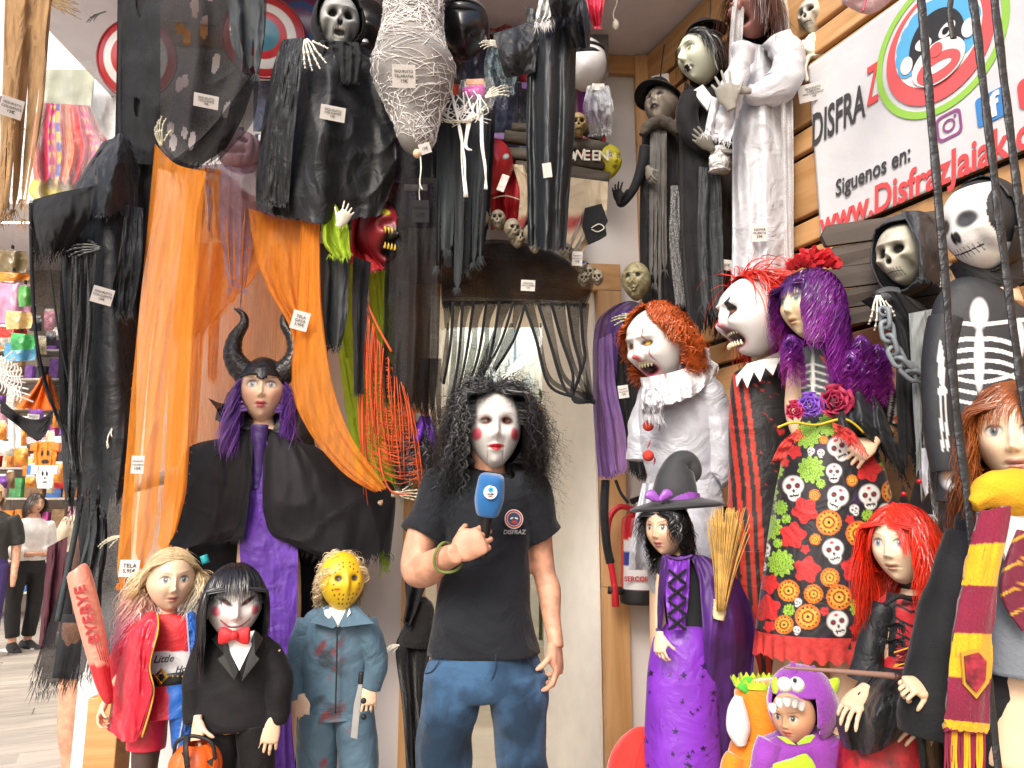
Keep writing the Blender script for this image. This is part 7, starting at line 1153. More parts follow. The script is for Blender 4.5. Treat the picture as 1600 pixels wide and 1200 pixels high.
def bod(u, v, V):
    c = lay(H('#3a4046'), u.shape); x = np.abs(u - 1270)
    for k in range(7): c = over(c, np.clip(1 - np.abs(v - (568 + k * 11) - x * .3) / 2.2, 0, 1) * (x < 26 - k), H('#cfcfc8'))
    c = over(c, EL(u, v, 1270, 600, 3, 48), H('#cfcfc8')); n = vn(np.stack([u / 7, v / 7], -1), 31); return over(c, np.clip((n - .85) * 5, 0, 1) * (x > 6), H('#c0502a'))
solidpx('bodice', [(1288, 538, 20, 16), (1288, 552, 40, 25), (1288, 580, 47, 30), (1288, 630, 40, 29), (1288, 660, 40, 30)], Y, vcloth, t, paint=bod, rows=90, seg=110)
def slv(u, v, V): c = lay(H('#24262b'), u.shape); q = np.abs((u - 1395) - (640 - v) * .15); c = over(c, ((np.abs(q - 5) < 1.6) & (v > 610)) * 1.0, H('#d0d0cc')); return over(c, EL(u, v, 1402, 655, 6, 6), H('#c8502a'))
solidpx('sleeve', [(1326, 560, 22), (1358, 590, 20), (1390, 630, 18), (1405, 655, 16), (1400, 668, 15)], Y - .02, vcloth, t, paint=slv, rows=60, seg=50, wrpx=1); drape('black_tulle', blackgloss, [[(1300, 640), (1345, 600), (1380, 640)], [(1310, 665, -.05), (1350, 660, -.05), (1400, 690)], [(1330, 690), (1370, 700), (1420, 760)]], Y - .08, t, nu=50, nv=40, folds=4, amp=.03, rag=.1)
# printed skirt: motifs drawn on the cloth
rq = random.Random(15); MOT = []
for k in range(2600):
    u, v = rq.uniform(1190, 1400), rq.uniform(660, 985); RM = [20, 17, 15, 13, 11, 9, 7][min(6, k // 350)]
    if all((u - a) ** 2 + (v - b) ** 2 > (r + r2 - 1) ** 2 for a, b, r, *_ in MOT for r2 in [RM]): MOT.append((u, v, RM, rq.choice(['skull', 'skull', 'green', 'ring', 'red', 'skull', 'green', 'ring', 'red']), rq.uniform(-.5, .5)))
def skirtp(u, v, V):
    c = lay(H('#1b161c'), u.shape); n = vn(np.stack([u / 16, v / 16], -1), 51); c = over(c, np.clip((n - .5) * 4, 0, 1), H('#34203f'))
    for (a, b, r, kd, ro) in MOT:
        m_ = (np.abs(u - a) < r * 1.5) & (np.abs(v - b) < r * 1.5)
        if not m_.any(): continue
        x = ((u[m_] - a) * math.cos(ro) + (v[m_] - b) * math.sin(ro)) / r; y = (-(u[m_] - a) * math.sin(ro) + (v[m_] - b) * math.cos(ro)) / r; q = np.sqrt(x * x + y * y); an = np.arctan2(y, x); k = c[m_]
        if kd == 'skull':
            k = over(k, np.clip(EL(x, y, 0, -.12, .82, .78, .1) + EL(x, y, 0, .6, .5, .5, .1), 0, 1), H('#d8d6d2')); k = over(k, EL(np.abs(x), y, .34, -.08, .22, .22, .2), H('#181214')); k = over(k, EL(np.abs(x), y, .34, -.08, .1, .1, .3), H('#a02030')); k = over(k, EL(x, y, 0, .3, .1, .14, .3), H('#181214')); k = over(k, (np.abs(y - .68) < .06) * (np.abs(x) < .36) * 1.0, H('#181214')); k = over(k, EL(x, y, 0, -.6, .16, .12, .3), H('#b83040')); k = over(k, (np.abs(y - .7) < .16) * (np.abs(x) < .36) * (np.abs((x / .14) % 1 - .5) < .12) * 1.0, H('#181214'))
        elif kd == 'green': k = over(k, (q < 1.0 + .1 * np.cos(an * 12)) * 1.0, H('#8fb83a')); k = over(k, ((q * 4 + .5 * np.cos(an * 12)) % 1 < .28) * (q < .95) * .8, H('#2f4a16'))
        elif kd == 'ring':
            for rr2, cc in ((1.0, '#c86a1c'), (.82, '#2a160e'), (.7, '#d89a2a'), (.5, '#8a3412'), (.34, '#e0a838'), (.14, '#2a160e')): k = over(k, (q < rr2) * 1.0, H(cc))
            k = over(k, ((q > .7) & (q < .82) & (np.cos(an * 14) > 0)) * 1.0, H('#d8882a'))
        else: k = over(k, (q < .95 + .15 * np.cos(an * 5)) * 1.0, H('#c02626')); k = over(k, (np.cos(an * 9) > .85) * (q < .9) * .6, H('#7a1016'))
        c[m_] = k
    return c
solidpx('skirt', [(1290, 650, 42, 34), (1296, 690, 66, 52), (1300, 760, 86, 66), (1298, 840, 96, 74), (1290, 930, 100, 80), (1284, 1000, 100, 80)], Y, vcloth, t, paint=skirtp, rows=300, seg=420, wrpx=3, wf=22, wz=.2, cap=False)
lace = mat('red_lace', H('#c83a36'), .8, alpha=.85, var=.3, vs=60)
def ruffle(name, u, v0, v1, rx, ry, Y, m, parent, n=260, nr=10, fr=26, amp=4):
    a = np.linspace(0, 6.2832, n, endpoint=False); s_ = mpp(v0, Y); c0, c1 = P(u, v0, Y), P(u, v1, Y); V = []
    for i in range(nr): f = i / (nr - 1); rad = 1 + (amp / rx) * f * np.sin(a * fr + .6 * np.sin(a * 5)); V.append(np.stack([c0[0] + (c1[0] - c0[0]) * f + rx * s_ * rad * np.cos(a), c0[1] + ry * s_ * rad * np.sin(a), c0[2] + (c1[2] - c0[2]) * f + .006 * f * np.sin(a * 31)], -1))
    return mk(name, np.concatenate(V), gf(nr, n, True), m, parent)
ruffle('lace_hem', 1284, 985, 1022, 101, 80, Y, lace, t); cordpx('waist_braid', [(1215, 668), (1240, 660), (1275, 664), (1320, 655), (1350, 676)], Y - .13, 2, mat('yellow_braid', H('#c8b030'), .6), t)
for pts in ([(1206, 720), (1222, 690), (1250, 668), (1240, 690), (1226, 720)], [(1300, 660), (1330, 672), (1352, 700), (1330, 695), (1305, 680)]): drape('red_lace_swag', lace, [[pts[0], pts[1], pts[2]], [pts[4], pts[3], (pts[2][0] + 4, pts[2][1] + 12)]], Y - .15, t, nu=40, nv=14, folds=5, amp=.012)
# --- board, hooded skull with chain
Y = 2.1
t = T('jagged_board', 'dark brown jagged wooden board leaning below the banner', 'board', P(1380, 510, 2.2)); bdm = wood('dark_board', H('#4a3f36'), H('#2c251f'), (1.4, 1.4, 9), .7)
for i, (v0, v1, u0, u1) in enumerate(((352, 384, 1292, 1482), (386, 418, 1302, 1486), (420, 452, 1296, 1490), (454, 482, 1306, 1484), (484, 508, 1318, 1480))): flatpx('plank', [(u0, v0), (u1, v0 - 26), (u1, v1 - 26), (u0 + 6 * (i % 2), v1), (u0 - 8, (v0 + v1) / 2)], 2.2, bdm, t, th=.02, yo=[.05, -.1, -.1, .05, .055])
t = T('chained_reaper', 'hooded skeleton holding a thick grey chain behind the jagged board', 'hanging figure', P(1410, 480, Y)); Mh = hpx(1412, 398, 2.06, 100, rz=-34, rx=4); head('skull', Mh, skullpaint('#b8b4a4', '#17130f'), vface, t, SKULL, na=130, ne=120, relief=.01)
cow = mat('dark_grey_cowl', H('#3a3c40'), .6, wr=.5); capmesh('hood', Mh, lambda d: (d[:, 1] > -.35) | (d[:, 2] > .72), cow, t, ell=(.98, 1.1, 1.25), folds=.05); drape('cowl', cow, [[(1408, 330, -.04), (1440, 330, -.08), (1470, 348, 0)], [(1432, 380, -.12), (1452, 390, -.1), (1478, 380, 0)], [(1436, 440, -.12), (1455, 440, -.1), (1476, 450, 0)]], 2.06, t, nu=40, nv=40, folds=2, amp=.02)
bh(t, 1372, 462, 1.98, (-.12, -.25, -1), (.2, .9, -.2), (1, -.1, 0), 62, m=bonew, curl=(.3, .35, .35, .4, .45), spread=.16); bh(t, 1474, 405, 1.93, (.05, -.2, -1), (.2, .9, -.2), (1, 0, 0), 56, m=bonew, spread=.1)
drape('robe', black, [[(1345, 470), (1395, 455, -.06), (1450, 480)], [(1395, 520), (1430, 520, -.05), (1470, 520)], [(1400, 620), (1440, 620, -.04), (1475, 620)], [(1405, 740), (1440, 740), (1470, 740)]], 2.04, t, nu=60, nv=60, folds=3, amp=.03, rag=.1); drape('tattered_gauze', mat('grey_gauze', H('#9aa0a0'), .85, var=.4, vs=5, trans=.2), [[(1420, 490), (1470, 480)], [(1425, 600), (1472, 600)], [(1430, 700), (1470, 700)], [(1430, 800), (1476, 790)]], 1.98, t, nu=50, nv=70, folds=3, amp=.02, rag=.15, strips=4, ts=.6, seed=6); solidpx('sleeve', [(1400, 462, 16), (1384, 462, 15), (1370, 466, 12)], 2.02, cow, t, wrpx=3, wf=40)
gc = G(); cp = cr([tuple(P(u, v, 1.93)) for u, v in ((1382, 488), (1388, 525), (1402, 560), (1422, 580), (1440, 588), (1462, 560))], 10)
for i in range(9): link(gc, (cp[i] + cp[i + 1]) / 2, cp[i + 1] - cp[i], (0, 1, .3) if i % 2 else (1, .2, .2), .055, .032, .0065)
ch = T('plastic_chain', 'thick grey plastic chain hanging from the hooded skeleton’s hand', 'chain', P(1385, 490, 1.93)); gc.mk('links', mat('grey_plastic', H('#7a8288'), .45, var=.2), ch); mk('end_ring', *tb([(*(P(1381, 486, 1.93) + A([.012 * math.cos(q), 0, .012 * math.sin(q)])), .004) for q in np.linspace(0, 6.2832, 12)], rows=24, seg=6), mat('grey_plastic'), ch)
# --- skeleton suit
Y = 1.83
t = T('skeleton_suit_mannequin', 'mannequin in black skeleton-print suit with oversized white skull hood', 'mannequin', P(1540, 1400, Y))
dummy(t, Y, [(1560, 475, 40, 28), (1562, 440, 24, 24), (1555, 400, 30, 34)], [[(1470, 520, 20), (1468, 620, 17), (1480, 730, 12)], [(1625, 520, 20), (1640, 620, 17), (1640, 730, 12)]], [((P(1484, 728, Y - .02), (.25, -.1, -1), (.5, .7, 0), (.7, -.7, 0)), dict(size=.13, curl=(.2, .2, .25, .3, .3)))], [[(1510, 780, 30), (1505, 1400, 22)], [(1590, 780, 30), (1595, 1400, 22)]], core=[(1545, 490, 66, 36), (1545, 620, 56, 34), (1548, 790, 64, 40)])
def sk2(x, z, fr):
    c = skullpaint('#e0dfdc', '#1a1a1c', '#3a3a3c', False)(x, z, fr); ax = np.abs(x); c = over(c, EL(ax, z, .38, .02, .26, .17), H('#3a3a3e')); c = over(c, EL(ax, z, .06, -.3, .085, .13), H('#141416')); arc = np.abs(z + .62 - .25 * ax ** 2); c = over(c, (arc < .014) * (ax < .5) * 1.0, H('#141416')); c = over(c, (arc < .1) * (ax < .5) * (np.abs((x / .12) % 1 - .5) < .07) * 1.0, H('#141416')); return np.where(((np.abs(x + .04) < .82 - .2 * np.clip(-z - .3, 0, 1)) & (z < .8) & fr)[..., None], c, A(H('#1a1a1c')))
Mh = hpx(1536, 352, Y - .04, 142, rz=-42, rx=6); head('skull_hood', Mh, sk2, mat('printed_jersey', vcol=True, rough=.6, wr=.2), t, [(.36, .05, .24, .17, -.08), (0, -.28, .1, .14, .03), (.6, -.18, .2, .1, .04)], W=.78, jaw=.24, na=170, ne=150); capmesh('hood_back', Mh, lambda d: (d[:, 1] > -.1), mat('black_jersey', H('#1f2022'), .55, wr=.6, ws=10), t, ell=(.84, .95, 1.06), folds=.03); solidpx('hood_neck', [(1540, 402, 52, 40), (1548, 425, 50, 36), (1562, 442, 46, 34), (1572, 455, 42, 30)], Y + .01, mat('black_jersey'), t, wrpx=4, wf=26, cap=False)
def bones(u, v, V):
    c = lay(H('#2a2c30'), u.shape); cx = 1530; x = u - cx; ax = np.abs(x); wv = lay((0,), u.shape)[..., 0]
    def put(m_): nonlocal c; c = over(c, np.clip(m_, 0, 1), H('#dedede'))
    put(EL(x, v, 0, 490, 14, 24, .15)); put(EL(x, v, 0, 560, 8, 50, .15)); put((np.abs(v - (508 - ax * .12)) < 3.2) * (ax < 78) * (ax > 8) * 1.0); put(EL(ax, v, 62, 530, 9, 30, .2) * .9)
    for k in range(7): put((np.abs(v - (530 + k * 17 + (ax / 56) ** 2 * 16 * (1 if k < 4 else -.4) - .12 * ax)) < 3.6 - .15 * k) * (ax < 62 - 2 * k) * (ax > 4) * 1.0)
    for k in range(9): put(EL(x, v, 0, 640 + k * 13, 6, 5, .2))
    put(EL(ax, v, 34, 745, 26, 22, .2) * (1 - EL(ax, v, 34, 748, 11, 9, .2))); return c
solidpx('suit_top', [(1555, 462, 34, 26), (1545, 478, 74, 38), (1540, 520, 84, 44), (1540, 600, 74, 44), (1542, 700, 72, 46), (1544, 790, 76, 48)], Y, mat('printed_jersey'), t, paint=bones, rows=400, seg=420, wrpx=1.5, wf=14)
def armb(u, v, V): c = lay(H('#2a2c30'), u.shape); a0 = 1470 + (v - 560) * .05; return over(c, np.clip((((np.abs(np.abs(u - a0) - 4) < 2) & (v > 610) & (v < 705)) | (EL(u, v, a0, 570, 5, 36, .2) > .4) | (EL(u, v, a0, 610, 8, 6) > .4)) * 1.0, 0, 1), H('#dedede'))
solidpx('sleeve', [(1478, 500, 26), (1466, 570, 24), (1466, 650, 22), (1476, 722, 21), (1478, 736, 20)], Y - .02, mat('printed_jersey'), t, paint=armb, rows=100, seg=60, wrpx=1.4); solidpx('trouser_leg', [(1510, 780, 40), (1506, 1000, 34), (1504, 1400, 28)], Y, mat('black_jersey'), t, wrpx=2); solidpx('trouser_leg', [(1588, 780, 40), (1594, 1000, 34), (1596, 1400, 28)], Y, mat('black_jersey'), t, wrpx=2); drape('white_tatters', wsat, [[(1440, 700), (1500, 700)], [(1440, 760), (1500, 770)], [(1450, 800), (1490, 810)]], Y + .05, t, nu=40, nv=40, folds=3, rag=.3, strips=4, ts=.3)
# --- red-haired doll
Y = 1.68
t = T('red_haired_doll', 'child mannequin with scarlet hair, black choker and red laced bodice', 'mannequin', P(1410, 1400, Y))
dummy(t, Y, [(1430, 945, 34, 22), (1424, 915, 15, 15), (1418, 880, 17, 19)], [[(1385, 955, 16), (1362, 1020, 14), (1352, 1080, 10)], [(1470, 955, 16), (1490, 1030, 14), (1488, 1080, 10)]], [((P(1352, 1076, Y - .08), (-.7, -.4, -.5), (.3, .5, -.8), (.3, -.8, .3)), dict(size=.11, curl=(.3, .3, .3, .35, .4))), ((P(1462, 1128, Y - .12), (-1, -.2, -.1), (0, .6, -.8), (0, -.6, .8)), dict(size=.1, curl=(.3, .4, .45, .5, .5)))], [[(1395, 1180, 26), (1392, 1400, 20)], [(1450, 1180, 26), (1454, 1400, 20)]], core=[(1428, 960, 50, 28), (1424, 1030, 42, 28), (1424, 1160, 52, 36)])
Mh = hpx(1410, 852, Y - .02, 118, rz=-24, rx=-2); head('head', Mh, doll('#eed6b6', '#b0846c', '#7f95a8', '#9a6a50', .15), vface, t, na=130, ne=120)
hair('wig', t, Mh, 3000, lambda d: d[:, 2] > np.where(d[:, 1] < -.25, .52, -.65), L=2.5, comb=lambda d: np.stack([np.sign(d[:, 0]) * .8, d[:, 1] * .4, -.25 + 0 * d[:, 0]], -1), base='#d42c18', tip='#e2381f', w=.045, seg=20, grav=.4, puff=.22, jit=.16, curl=.1, freq=.4, clear=.62, hl=.5, seed=25, ell=(.8, .94, 1.08)); hair('fringe', t, Mh, 420, lambda d: (d[:, 2] > .55) & (d[:, 1] < 0), L=.9, comb=lambda d: np.stack([np.sign(d[:, 0] + .2) * .7, -.5 + 0 * d[:, 0], -.2 + 0 * d[:, 0]], -1), base='#da3520', w=.045, seg=10, grav=.28, puff=.15, jit=.08, clear=.3, hl=.42, seed=26, ell=(.8, .94, 1.08), cap=False)
solidpx('choker', [(1424, 906, 17, 17), (1424, 920, 18, 18)], Y, ink, t, rows=4); tia = [(1384, 800), (1396, 775), (1404, 792), (1412, 758), (1422, 790), (1436, 735), (1440, 790), (1452, 770), (1458, 804)]
flatpx('tiara', tia + [(1420, 800)], Y + .02, black, t, th=.006, bend=-.4); [ball('gem', P(u, v, Y + .0), .006, mat('red_gem', H('#b01024'), .15), t, n=8) for u, v in ((1412, 772), (1436, 752), (1396, 788))]
def bodi(u, v, V): c = lay(H('#b8242c'), u.shape); x = u - 1425; c = over(c, ((np.abs(x) < 26) & (np.abs((v + np.abs(x) * .5) % 22 - 11) < 2.2)) * 1.0, H('#17151a')); c = over(c, (np.abs(np.abs(x) - 32) < 8) * 1.0, H('#1b181c')); n = vn(np.stack([u / 6, v / 6], -1), 61); return over(c, ((v < 948) & (n > -.3)) * .85, H('#1a171a'))
solidpx('bodice', [(1426, 930, 40, 26), (1426, 950, 52, 34), (1424, 990, 46, 34), (1424, 1035, 42, 34)], Y, vcloth, t, paint=bodi, rows=90, seg=120, wrpx=.6); cordpx('lace_edge', [(1382, 945), (1404, 932), (1426, 936), (1448, 932), (1470, 944)], Y - .055, 4, mat('black_lace', H('#1a181a'), .8, alpha=.8), t)
solidpx('red_skirt', [(1424, 1030, 44, 36), (1420, 1090, 76, 60), (1415, 1200, 100, 80), (1412, 1330, 110, 90)], Y, mat('red_brocade', H('#b02028'), .5, var=.8, vs=30), t, rows=50, seg=90, wrpx=3, wf=16); drape('overskirt', blackgloss, [[(1362, 1035, -.02), (1400, 1045, -.1), (1440, 1040, -.1)], [(1330, 1080, -.03), (1380, 1080, -.16), (1430, 1070, -.14)], [(1306, 1120, -.03), (1370, 1130, -.18), (1432, 1110, -.15)], [(1318, 1170, 0), (1360, 1180, -.12), (1400, 1160, -.1)]], Y, t, nu=70, nv=60, folds=4, amp=.03, rag=.04, wrink=.012); drape('overskirt', blackgloss, [[(1420, 1040, -.1), (1460, 1040, -.06), (1490, 1040, .0)], [(1425, 1100, -.16), (1470, 1100, -.12), (1505, 1100, 0)], [(1440, 1220, -.16), (1480, 1220, -.12), (1510, 1220, 0)]], Y, t, nu=50, nv=60, folds=3, amp=.03); solidpx('lace_sleeve', [(1384, 948, 20), (1366, 990, 20), (1356, 1040, 22), (1350, 1066, 24)], Y, blackgloss, t, wrpx=3, wf=40)
for v in (975, 1000): drape('ribbon_bow', blackgloss, [[(1372, v - 6), (1392, v), (1412, v - 6)], [(1368, v + 10), (1392, v + 6), (1416, v + 10)]], Y - .075, t, nu=24, nv=10, folds=2, amp=.012)
# --- scarf child
Y = 1.4
t = T('scarf_mannequin', 'auburn-haired child mannequin in dark robe with maroon and yellow scarf', 'mannequin', P(1580, 1500, Y))
dummy(t, Y, [(1600, 790, 46, 30), (1600, 765, 22, 22), (1602, 730, 24, 26)], [[(1520, 850, 26), (1496, 960, 22), (1500, 1060, 15)], [(1690, 850, 26), (1710, 960, 22), (1700, 1060, 15)]], [((P(1452, 1070, Y - .02), (-.9, -.3, .05), (.1, .6, -.7), (0, -.7, .6)), dict(size=.09, curl=(.5, 1.1, 1.2, 1.2, 1.1)))], [[(1570, 1250, 38), (1566, 1500, 30)], [(1650, 1250, 38), (1652, 1500, 30)]], core=[(1605, 830, 80, 44), (1605, 960, 70, 44), (1608, 1200, 84, 56)])
Mh = hpx(1590, 682, Y - .02, 165, rz=-6); head('head', Mh, doll('#ecd2b2', '#b8867a', '#6a7078', '#8a6040', .2), vface, t, na=130, ne=120); hair('wig', t, Mh, 2200, lambda d: d[:, 2] > np.where(d[:, 1] < -.25, .5, -.6), L=1.9, comb=lambda d: np.stack([np.sign(d[:, 0]) * .8, d[:, 1] * .5, -.2 + 0 * d[:, 0]], -1), base='#8a4a22', tip='#a05a2c', w=.04, seg=16, grav=.4, puff=.22, jit=.16, curl=.1, freq=.6, clear=.6, hl=.5, seed=27); hair('fringe', t, Mh, 420, lambda d: (d[:, 2] > .55) & (d[:, 1] < 0), L=.6, comb=lambda d: np.stack([-.8 + 0 * d[:, 0], -.5 + 0 * d[:, 0], .1 + 0 * d[:, 0]], -1), base='#96501f', w=.045, seg=10, grav=.3, puff=.2, jit=.08, clear=0, seed=28, cap=False)
g = G(); g.add(*ptb([(1605, 790, 60, 36), (1605, 815, 108, 52), (1608, 960, 104, 58), (1610, 1200, 112, 66), (1612, 1480, 130, 80)], Y + .02, rows=40, seg=60, wr=.005, wf=20)); g.mk('robe', black, t); solidpx('robe_sleeve', [(1518, 840, 36), (1490, 930, 40), (1470, 1030, 44), (1462, 1110, 50), (1460, 1150, 50)], Y, black, t, wrpx=4, wf=26)
solidpx('grey_vest', [(1610, 800, 40, 30), (1612, 900, 66, 40), (1612, 1060, 66, 42)], Y - .045, mat('grey_knit', H('#70767e'), .9, bump=1, bs=120), t); flatpx('shirt_collar', [(1570, 800), (1620, 780), (1640, 830), (1590, 910), (1562, 850)], Y - .1, paper, t, th=.008)
def tiep(u, v, V): c = lay(H('#6a1a34'), u.shape); return over(c, (((u * .5 + v) % 38) < 5) * 1.0, H('#c89a2a'))
solidpx('tie', [(1600, 830, 10, 5), (1592, 880, 20, 6), (1588, 930, 24, 6), (1600, 985, 4, 3)], Y - .105, vcloth, t, paint=tiep, rows=70, seg=50, pw=4)
mar, yel = '#7c1c38', '#dca21c'
def scf(s, tt):
    k = ((tt * 5.4 + .25) % 1.8) < 1.0; c = np.where(k[..., None], A(H(mar)), A(H(yel))); return c * (1 + .12 * np.sin(tt * 700) * np.sin(s * 90))[..., None]
knit = mat('knit_wool', vcol=True, rough=.95, bump=.8, bs=260, sheen=.3, var=.15)
drape('scarf_tail', knit, [[(1530, 800), (1578, 790)], [(1508, 900), (1556, 900)], [(1488, 1000), (1548, 1000)], [(1478, 1110), (1542, 1116)], [(1476, 1140), (1540, 1146)]], Y - .14, t, nu=60, nv=160, folds=1, amp=.01, rag=.0, paint=scf, solid=.012, wrink=.002)
mk('scarf_knot', *ptb([(1520, 790, 14, 14), (1545, 772, 26, 22), (1580, 768, 34, 26), (1640, 772, 34, 26)], Y - .1, rows=40, seg=30, wr=.004, wf=60), mat('yellow_wool', H('#d9a21e'), .95, bump=.8, bs=260), t)
gfz = {mar: G(), yel: G()}
for i in range(26):
    u = 1478 + i * 2.4; c = mar if (i // 4) % 2 == 0 else yel; gfz[c].add(*ptb([(u, 1138, 1.8), (u + rr.uniform(-2, 2), 1180, 1.8), (u + rr.uniform(-5, 5), 1225, 1.2)], Y - .14, rows=8, seg=5))
for c in gfz: gfz[c].mk('fringe', mat('fringe' + c, H(c), .95), t)
cr_pts = [(1502, 1020), (1532, 1014), (1548, 1030), (1546, 1066), (1526, 1092), (1506, 1070)]; crest = flatpx('badge', cr_pts, Y - .158, fl_('badge_gold', '#b89030'), t, th=.004); flatpx('badge_field', [(1508, 1026), (1530, 1020), (1542, 1034), (1540, 1062), (1526, 1082), (1511, 1066)], Y - .163, mat('badge_red', H('#8a2030'), .7, var=.7, vs=70), crest, th=.003)
# loose fringe bundle and wand
t = T('wool_tassel', 'maroon and yellow wool tassel end lying over the laced bodice', 'tassel', P(1460, 1030, 1.5)); g1, g2_ = G(), G()
for i in range(60): (g1 if i % 5 else g2_).add(*ptb([(1490 + rr.uniform(-8, 14), 1040 + rr.uniform(-14, 18), 1.6), (1450 + rr.uniform(-10, 10), 1026 + rr.uniform(-16, 16), 1.5), (1408 + rr.uniform(-12, 16), 1034 + rr.uniform(-22, 12), 1)], 1.47 + rr.uniform(-.02, .02), rows=9, seg=5))
g1.mk('maroon_threads', mat('fringe' + mar), t); g2_.mk('yellow_threads', mat('fringe' + yel), t)
t = T('toy_wand', 'thin brown toy wand pointing left over the purple plush hood', 'toy wand', P(1330, 1050, 1.5)); mk('stick', *ptb([(1226, 1043, 2), (1300, 1048, 3.4), (1360, 1053, 4.4), (1402, 1057, 5.4)], 1.48, rows=24, seg=10), mat('wand_brown', H('#8a6a5e'), .5), t); mk('grip', *ptb([(1398, 1057, 6), (1430, 1062, 7), (1452, 1066, 6.5)], 1.475, rows=14, seg=12), mat('wand_grip', H('#4a2a24'), .5), t)
# --- plush costumes low right
Y = 1.78
plushp = mat('purple_plush', H('#8f3fa8'), .9, sheen=.8, bump=1, bs=200, wr=.3); plusho = mat('orange_plush', H('#e88418'), .9, sheen=.8, bump=1, bs=200, wr=.3); plushg = mat('lime_plush', H('#a9c828'), .9, sheen=.6, bump=1, bs=200); plushw = mat('white_plush', H('#dedcd8'), .85, sheen=.4)
t = T('purple_dragon_baby', 'baby doll in purple plush monster hood with lime horns', 'doll', P(1250, 1300, Y)); Mh = hpx(1240, 1118, Y - .04, 78, rz=-24); head('face', Mh, doll('#d9a680', '#b05a4a', '#2a2a2c', '#8a5a40', .3), vface, t, W=.82, jaw=.2)
Mo = hpx(1254, 1100, Y, 118, rz=-18); capmesh('hood', Mo, lambda d: ~((d[:, 1] < -.35) & (d[:, 2] < .28) & (np.abs(d[:, 0] + .0) < .6)), plushp, t, ell=(.88, .92, .98), folds=.02)
g = G(); g.add(*ptb([(1250, 1140, 36, 28), (1252, 1160, 62, 40), (1250, 1200, 72, 46), (1250, 1300, 70, 48)], Y, rows=30, seg=50, wr=.004, wf=26)); g.mk('suit', plushp, t)
for sgn, u in ((-1, 1192), (1, 1312)): solidpx('sleeve', [(1250 + sgn * 46, 1158, 20), (u, 1200, 20), (u + sgn * 6, 1250, 17)], Y - .02, plushp, t, wrpx=2, wf=40)
for u in (1226, 1245): ball('eye', P(u, 1070, Y - .14), 11 * mpp(1070, Y), plushw, t, n=18)
ball('pupil', P(1242, 1063, Y - .157), 3 * mpp(1070, Y), ink, t, n=8)
for pts in ([(1288, 1088, 14), (1298, 1075, 12), (1306, 1065, 7), (1310, 1060, 2)], [(1216, 1080, 9), (1212, 1068, 7), (1212, 1058, 2)]): mk('horn', *ptb(pts, Y - .02, rows=16, seg=16), plushg, t)
for pts in ([(1238, 1062, 9, 5), (1240, 1045, 7, 4), (1238, 1034, 2, 2)], [(1264, 1066, 7, 4), (1270, 1052, 6, 4), (1272, 1040, 2, 2)], [(1222, 1070, 6, 4), (1222, 1056, 4, 3), (1224, 1050, 1, 1)], [(1292, 1110, 8, 5), (1306, 1112, 4, 3)], [(1296, 1130, 8, 5), (1312, 1132, 3, 3)]): mk('spike', *ptb(pts, Y - .03, rows=12, seg=12), plushp, t)
for i in range(5): u, v = 1208 + i * 11, 1101 - 6 * math.sin(i * .8) + (4 if i == 0 else 0); mk('felt_tooth', *ptb([(u, v - 6, 7, 3), (u, v + 2, 7, 3), (u + 1, v + 9, 3, 2)], Y - .125 + .012 * abs(i - 2), rows=10, seg=12), plushw, t)
for pts in ([(1216, 1152), (1230, 1154), (1244, 1164), (1230, 1162)], [(1248, 1164), (1262, 1152), (1274, 1150), (1266, 1160)]): flatpx('collar', pts, Y - .13, plushg, t, th=.012)
solidpx('belly', [(1232, 1188, 26, 6), (1236, 1204, 40, 8), (1238, 1260, 40, 8)], Y - .115, plushg, t)
Y = 1.95
t = T('orange_plush_costume', 'headless orange plush costume with white belly and lime collar', 'costume', P(1185, 1300, Y)); solidpx('body', [(1188, 1066, 34, 26), (1190, 1080, 42, 34), (1192, 1120, 42, 40), (1190, 1165, 40, 40), (1184, 1185, 46, 42), (1182, 1300, 52, 46)], Y, plusho, t, wrpx=1.6, wf=20); solidpx('belly', [(1154, 1088, 6, 8), (1152, 1110, 15, 12), (1154, 1140, 18, 14), (1158, 1164, 8, 8)], Y - .05, plushw, t)
mk('leaf_ear', *ptb([(1160, 1080, 10, 4), (1170, 1064, 9, 4), (1172, 1058, 3, 2)], Y - .03, rows=12, seg=14), mat('bright_green_plush', H('#4fb83a'), .9), t); ruffle('scalloped_collar', 1190, 1072, 1060, 42, 32, Y, plushg, t, n=120, nr=6, fr=7, amp=6); solidpx('sleeve', [(1150, 1180, 14), (1144, 1200, 18), (1140, 1260, 18)], Y - .03, plusho, t)
# --- witch and broom
Y = 2.2
t = T('witch_mannequin', 'child mannequin in bent black witch hat and shiny purple dress', 'mannequin', P(1080, 1330, Y))
dummy(t, Y, [(1068, 880, 30, 20), (1058, 856, 12, 12), (1052, 830, 13, 15)], [[(1040, 890, 14), (1032, 950, 11), (1030, 1000, 8)], [(1108, 890, 15), (1130, 950, 12), (1112, 985, 9)]], [((P(1031, 990, Y - .1), (-.1, -.3, -1), (.6, .6, 0), (0, -1, 0)), dict(size=.09, curl=(.3, .5, .6, .7, .7)))], [[(1055, 1120, 22), (1052, 1330, 15)], [(1095, 1120, 22), (1098, 1330, 15)]], core=[(1074, 890, 40, 24), (1075, 970, 34, 24), (1078, 1100, 46, 34)])
Mh = hpx(1042, 826, Y - .03, 84, rz=-30); head('head', Mh, doll('#d6ae90', '#9a5c54', '#3a3a36', '#3a2820', .1), vface, t); hair('wig', t, Mh, 1200, lambda d: d[:, 2] > np.where(d[:, 1] < -.25, .5, -.6), L=1.1, base='#121214', w=.06, seg=12, grav=.4, puff=.25, jit=.2, curl=.14, freq=.7, clear=.6, hl=.5, seed=31, band=2)
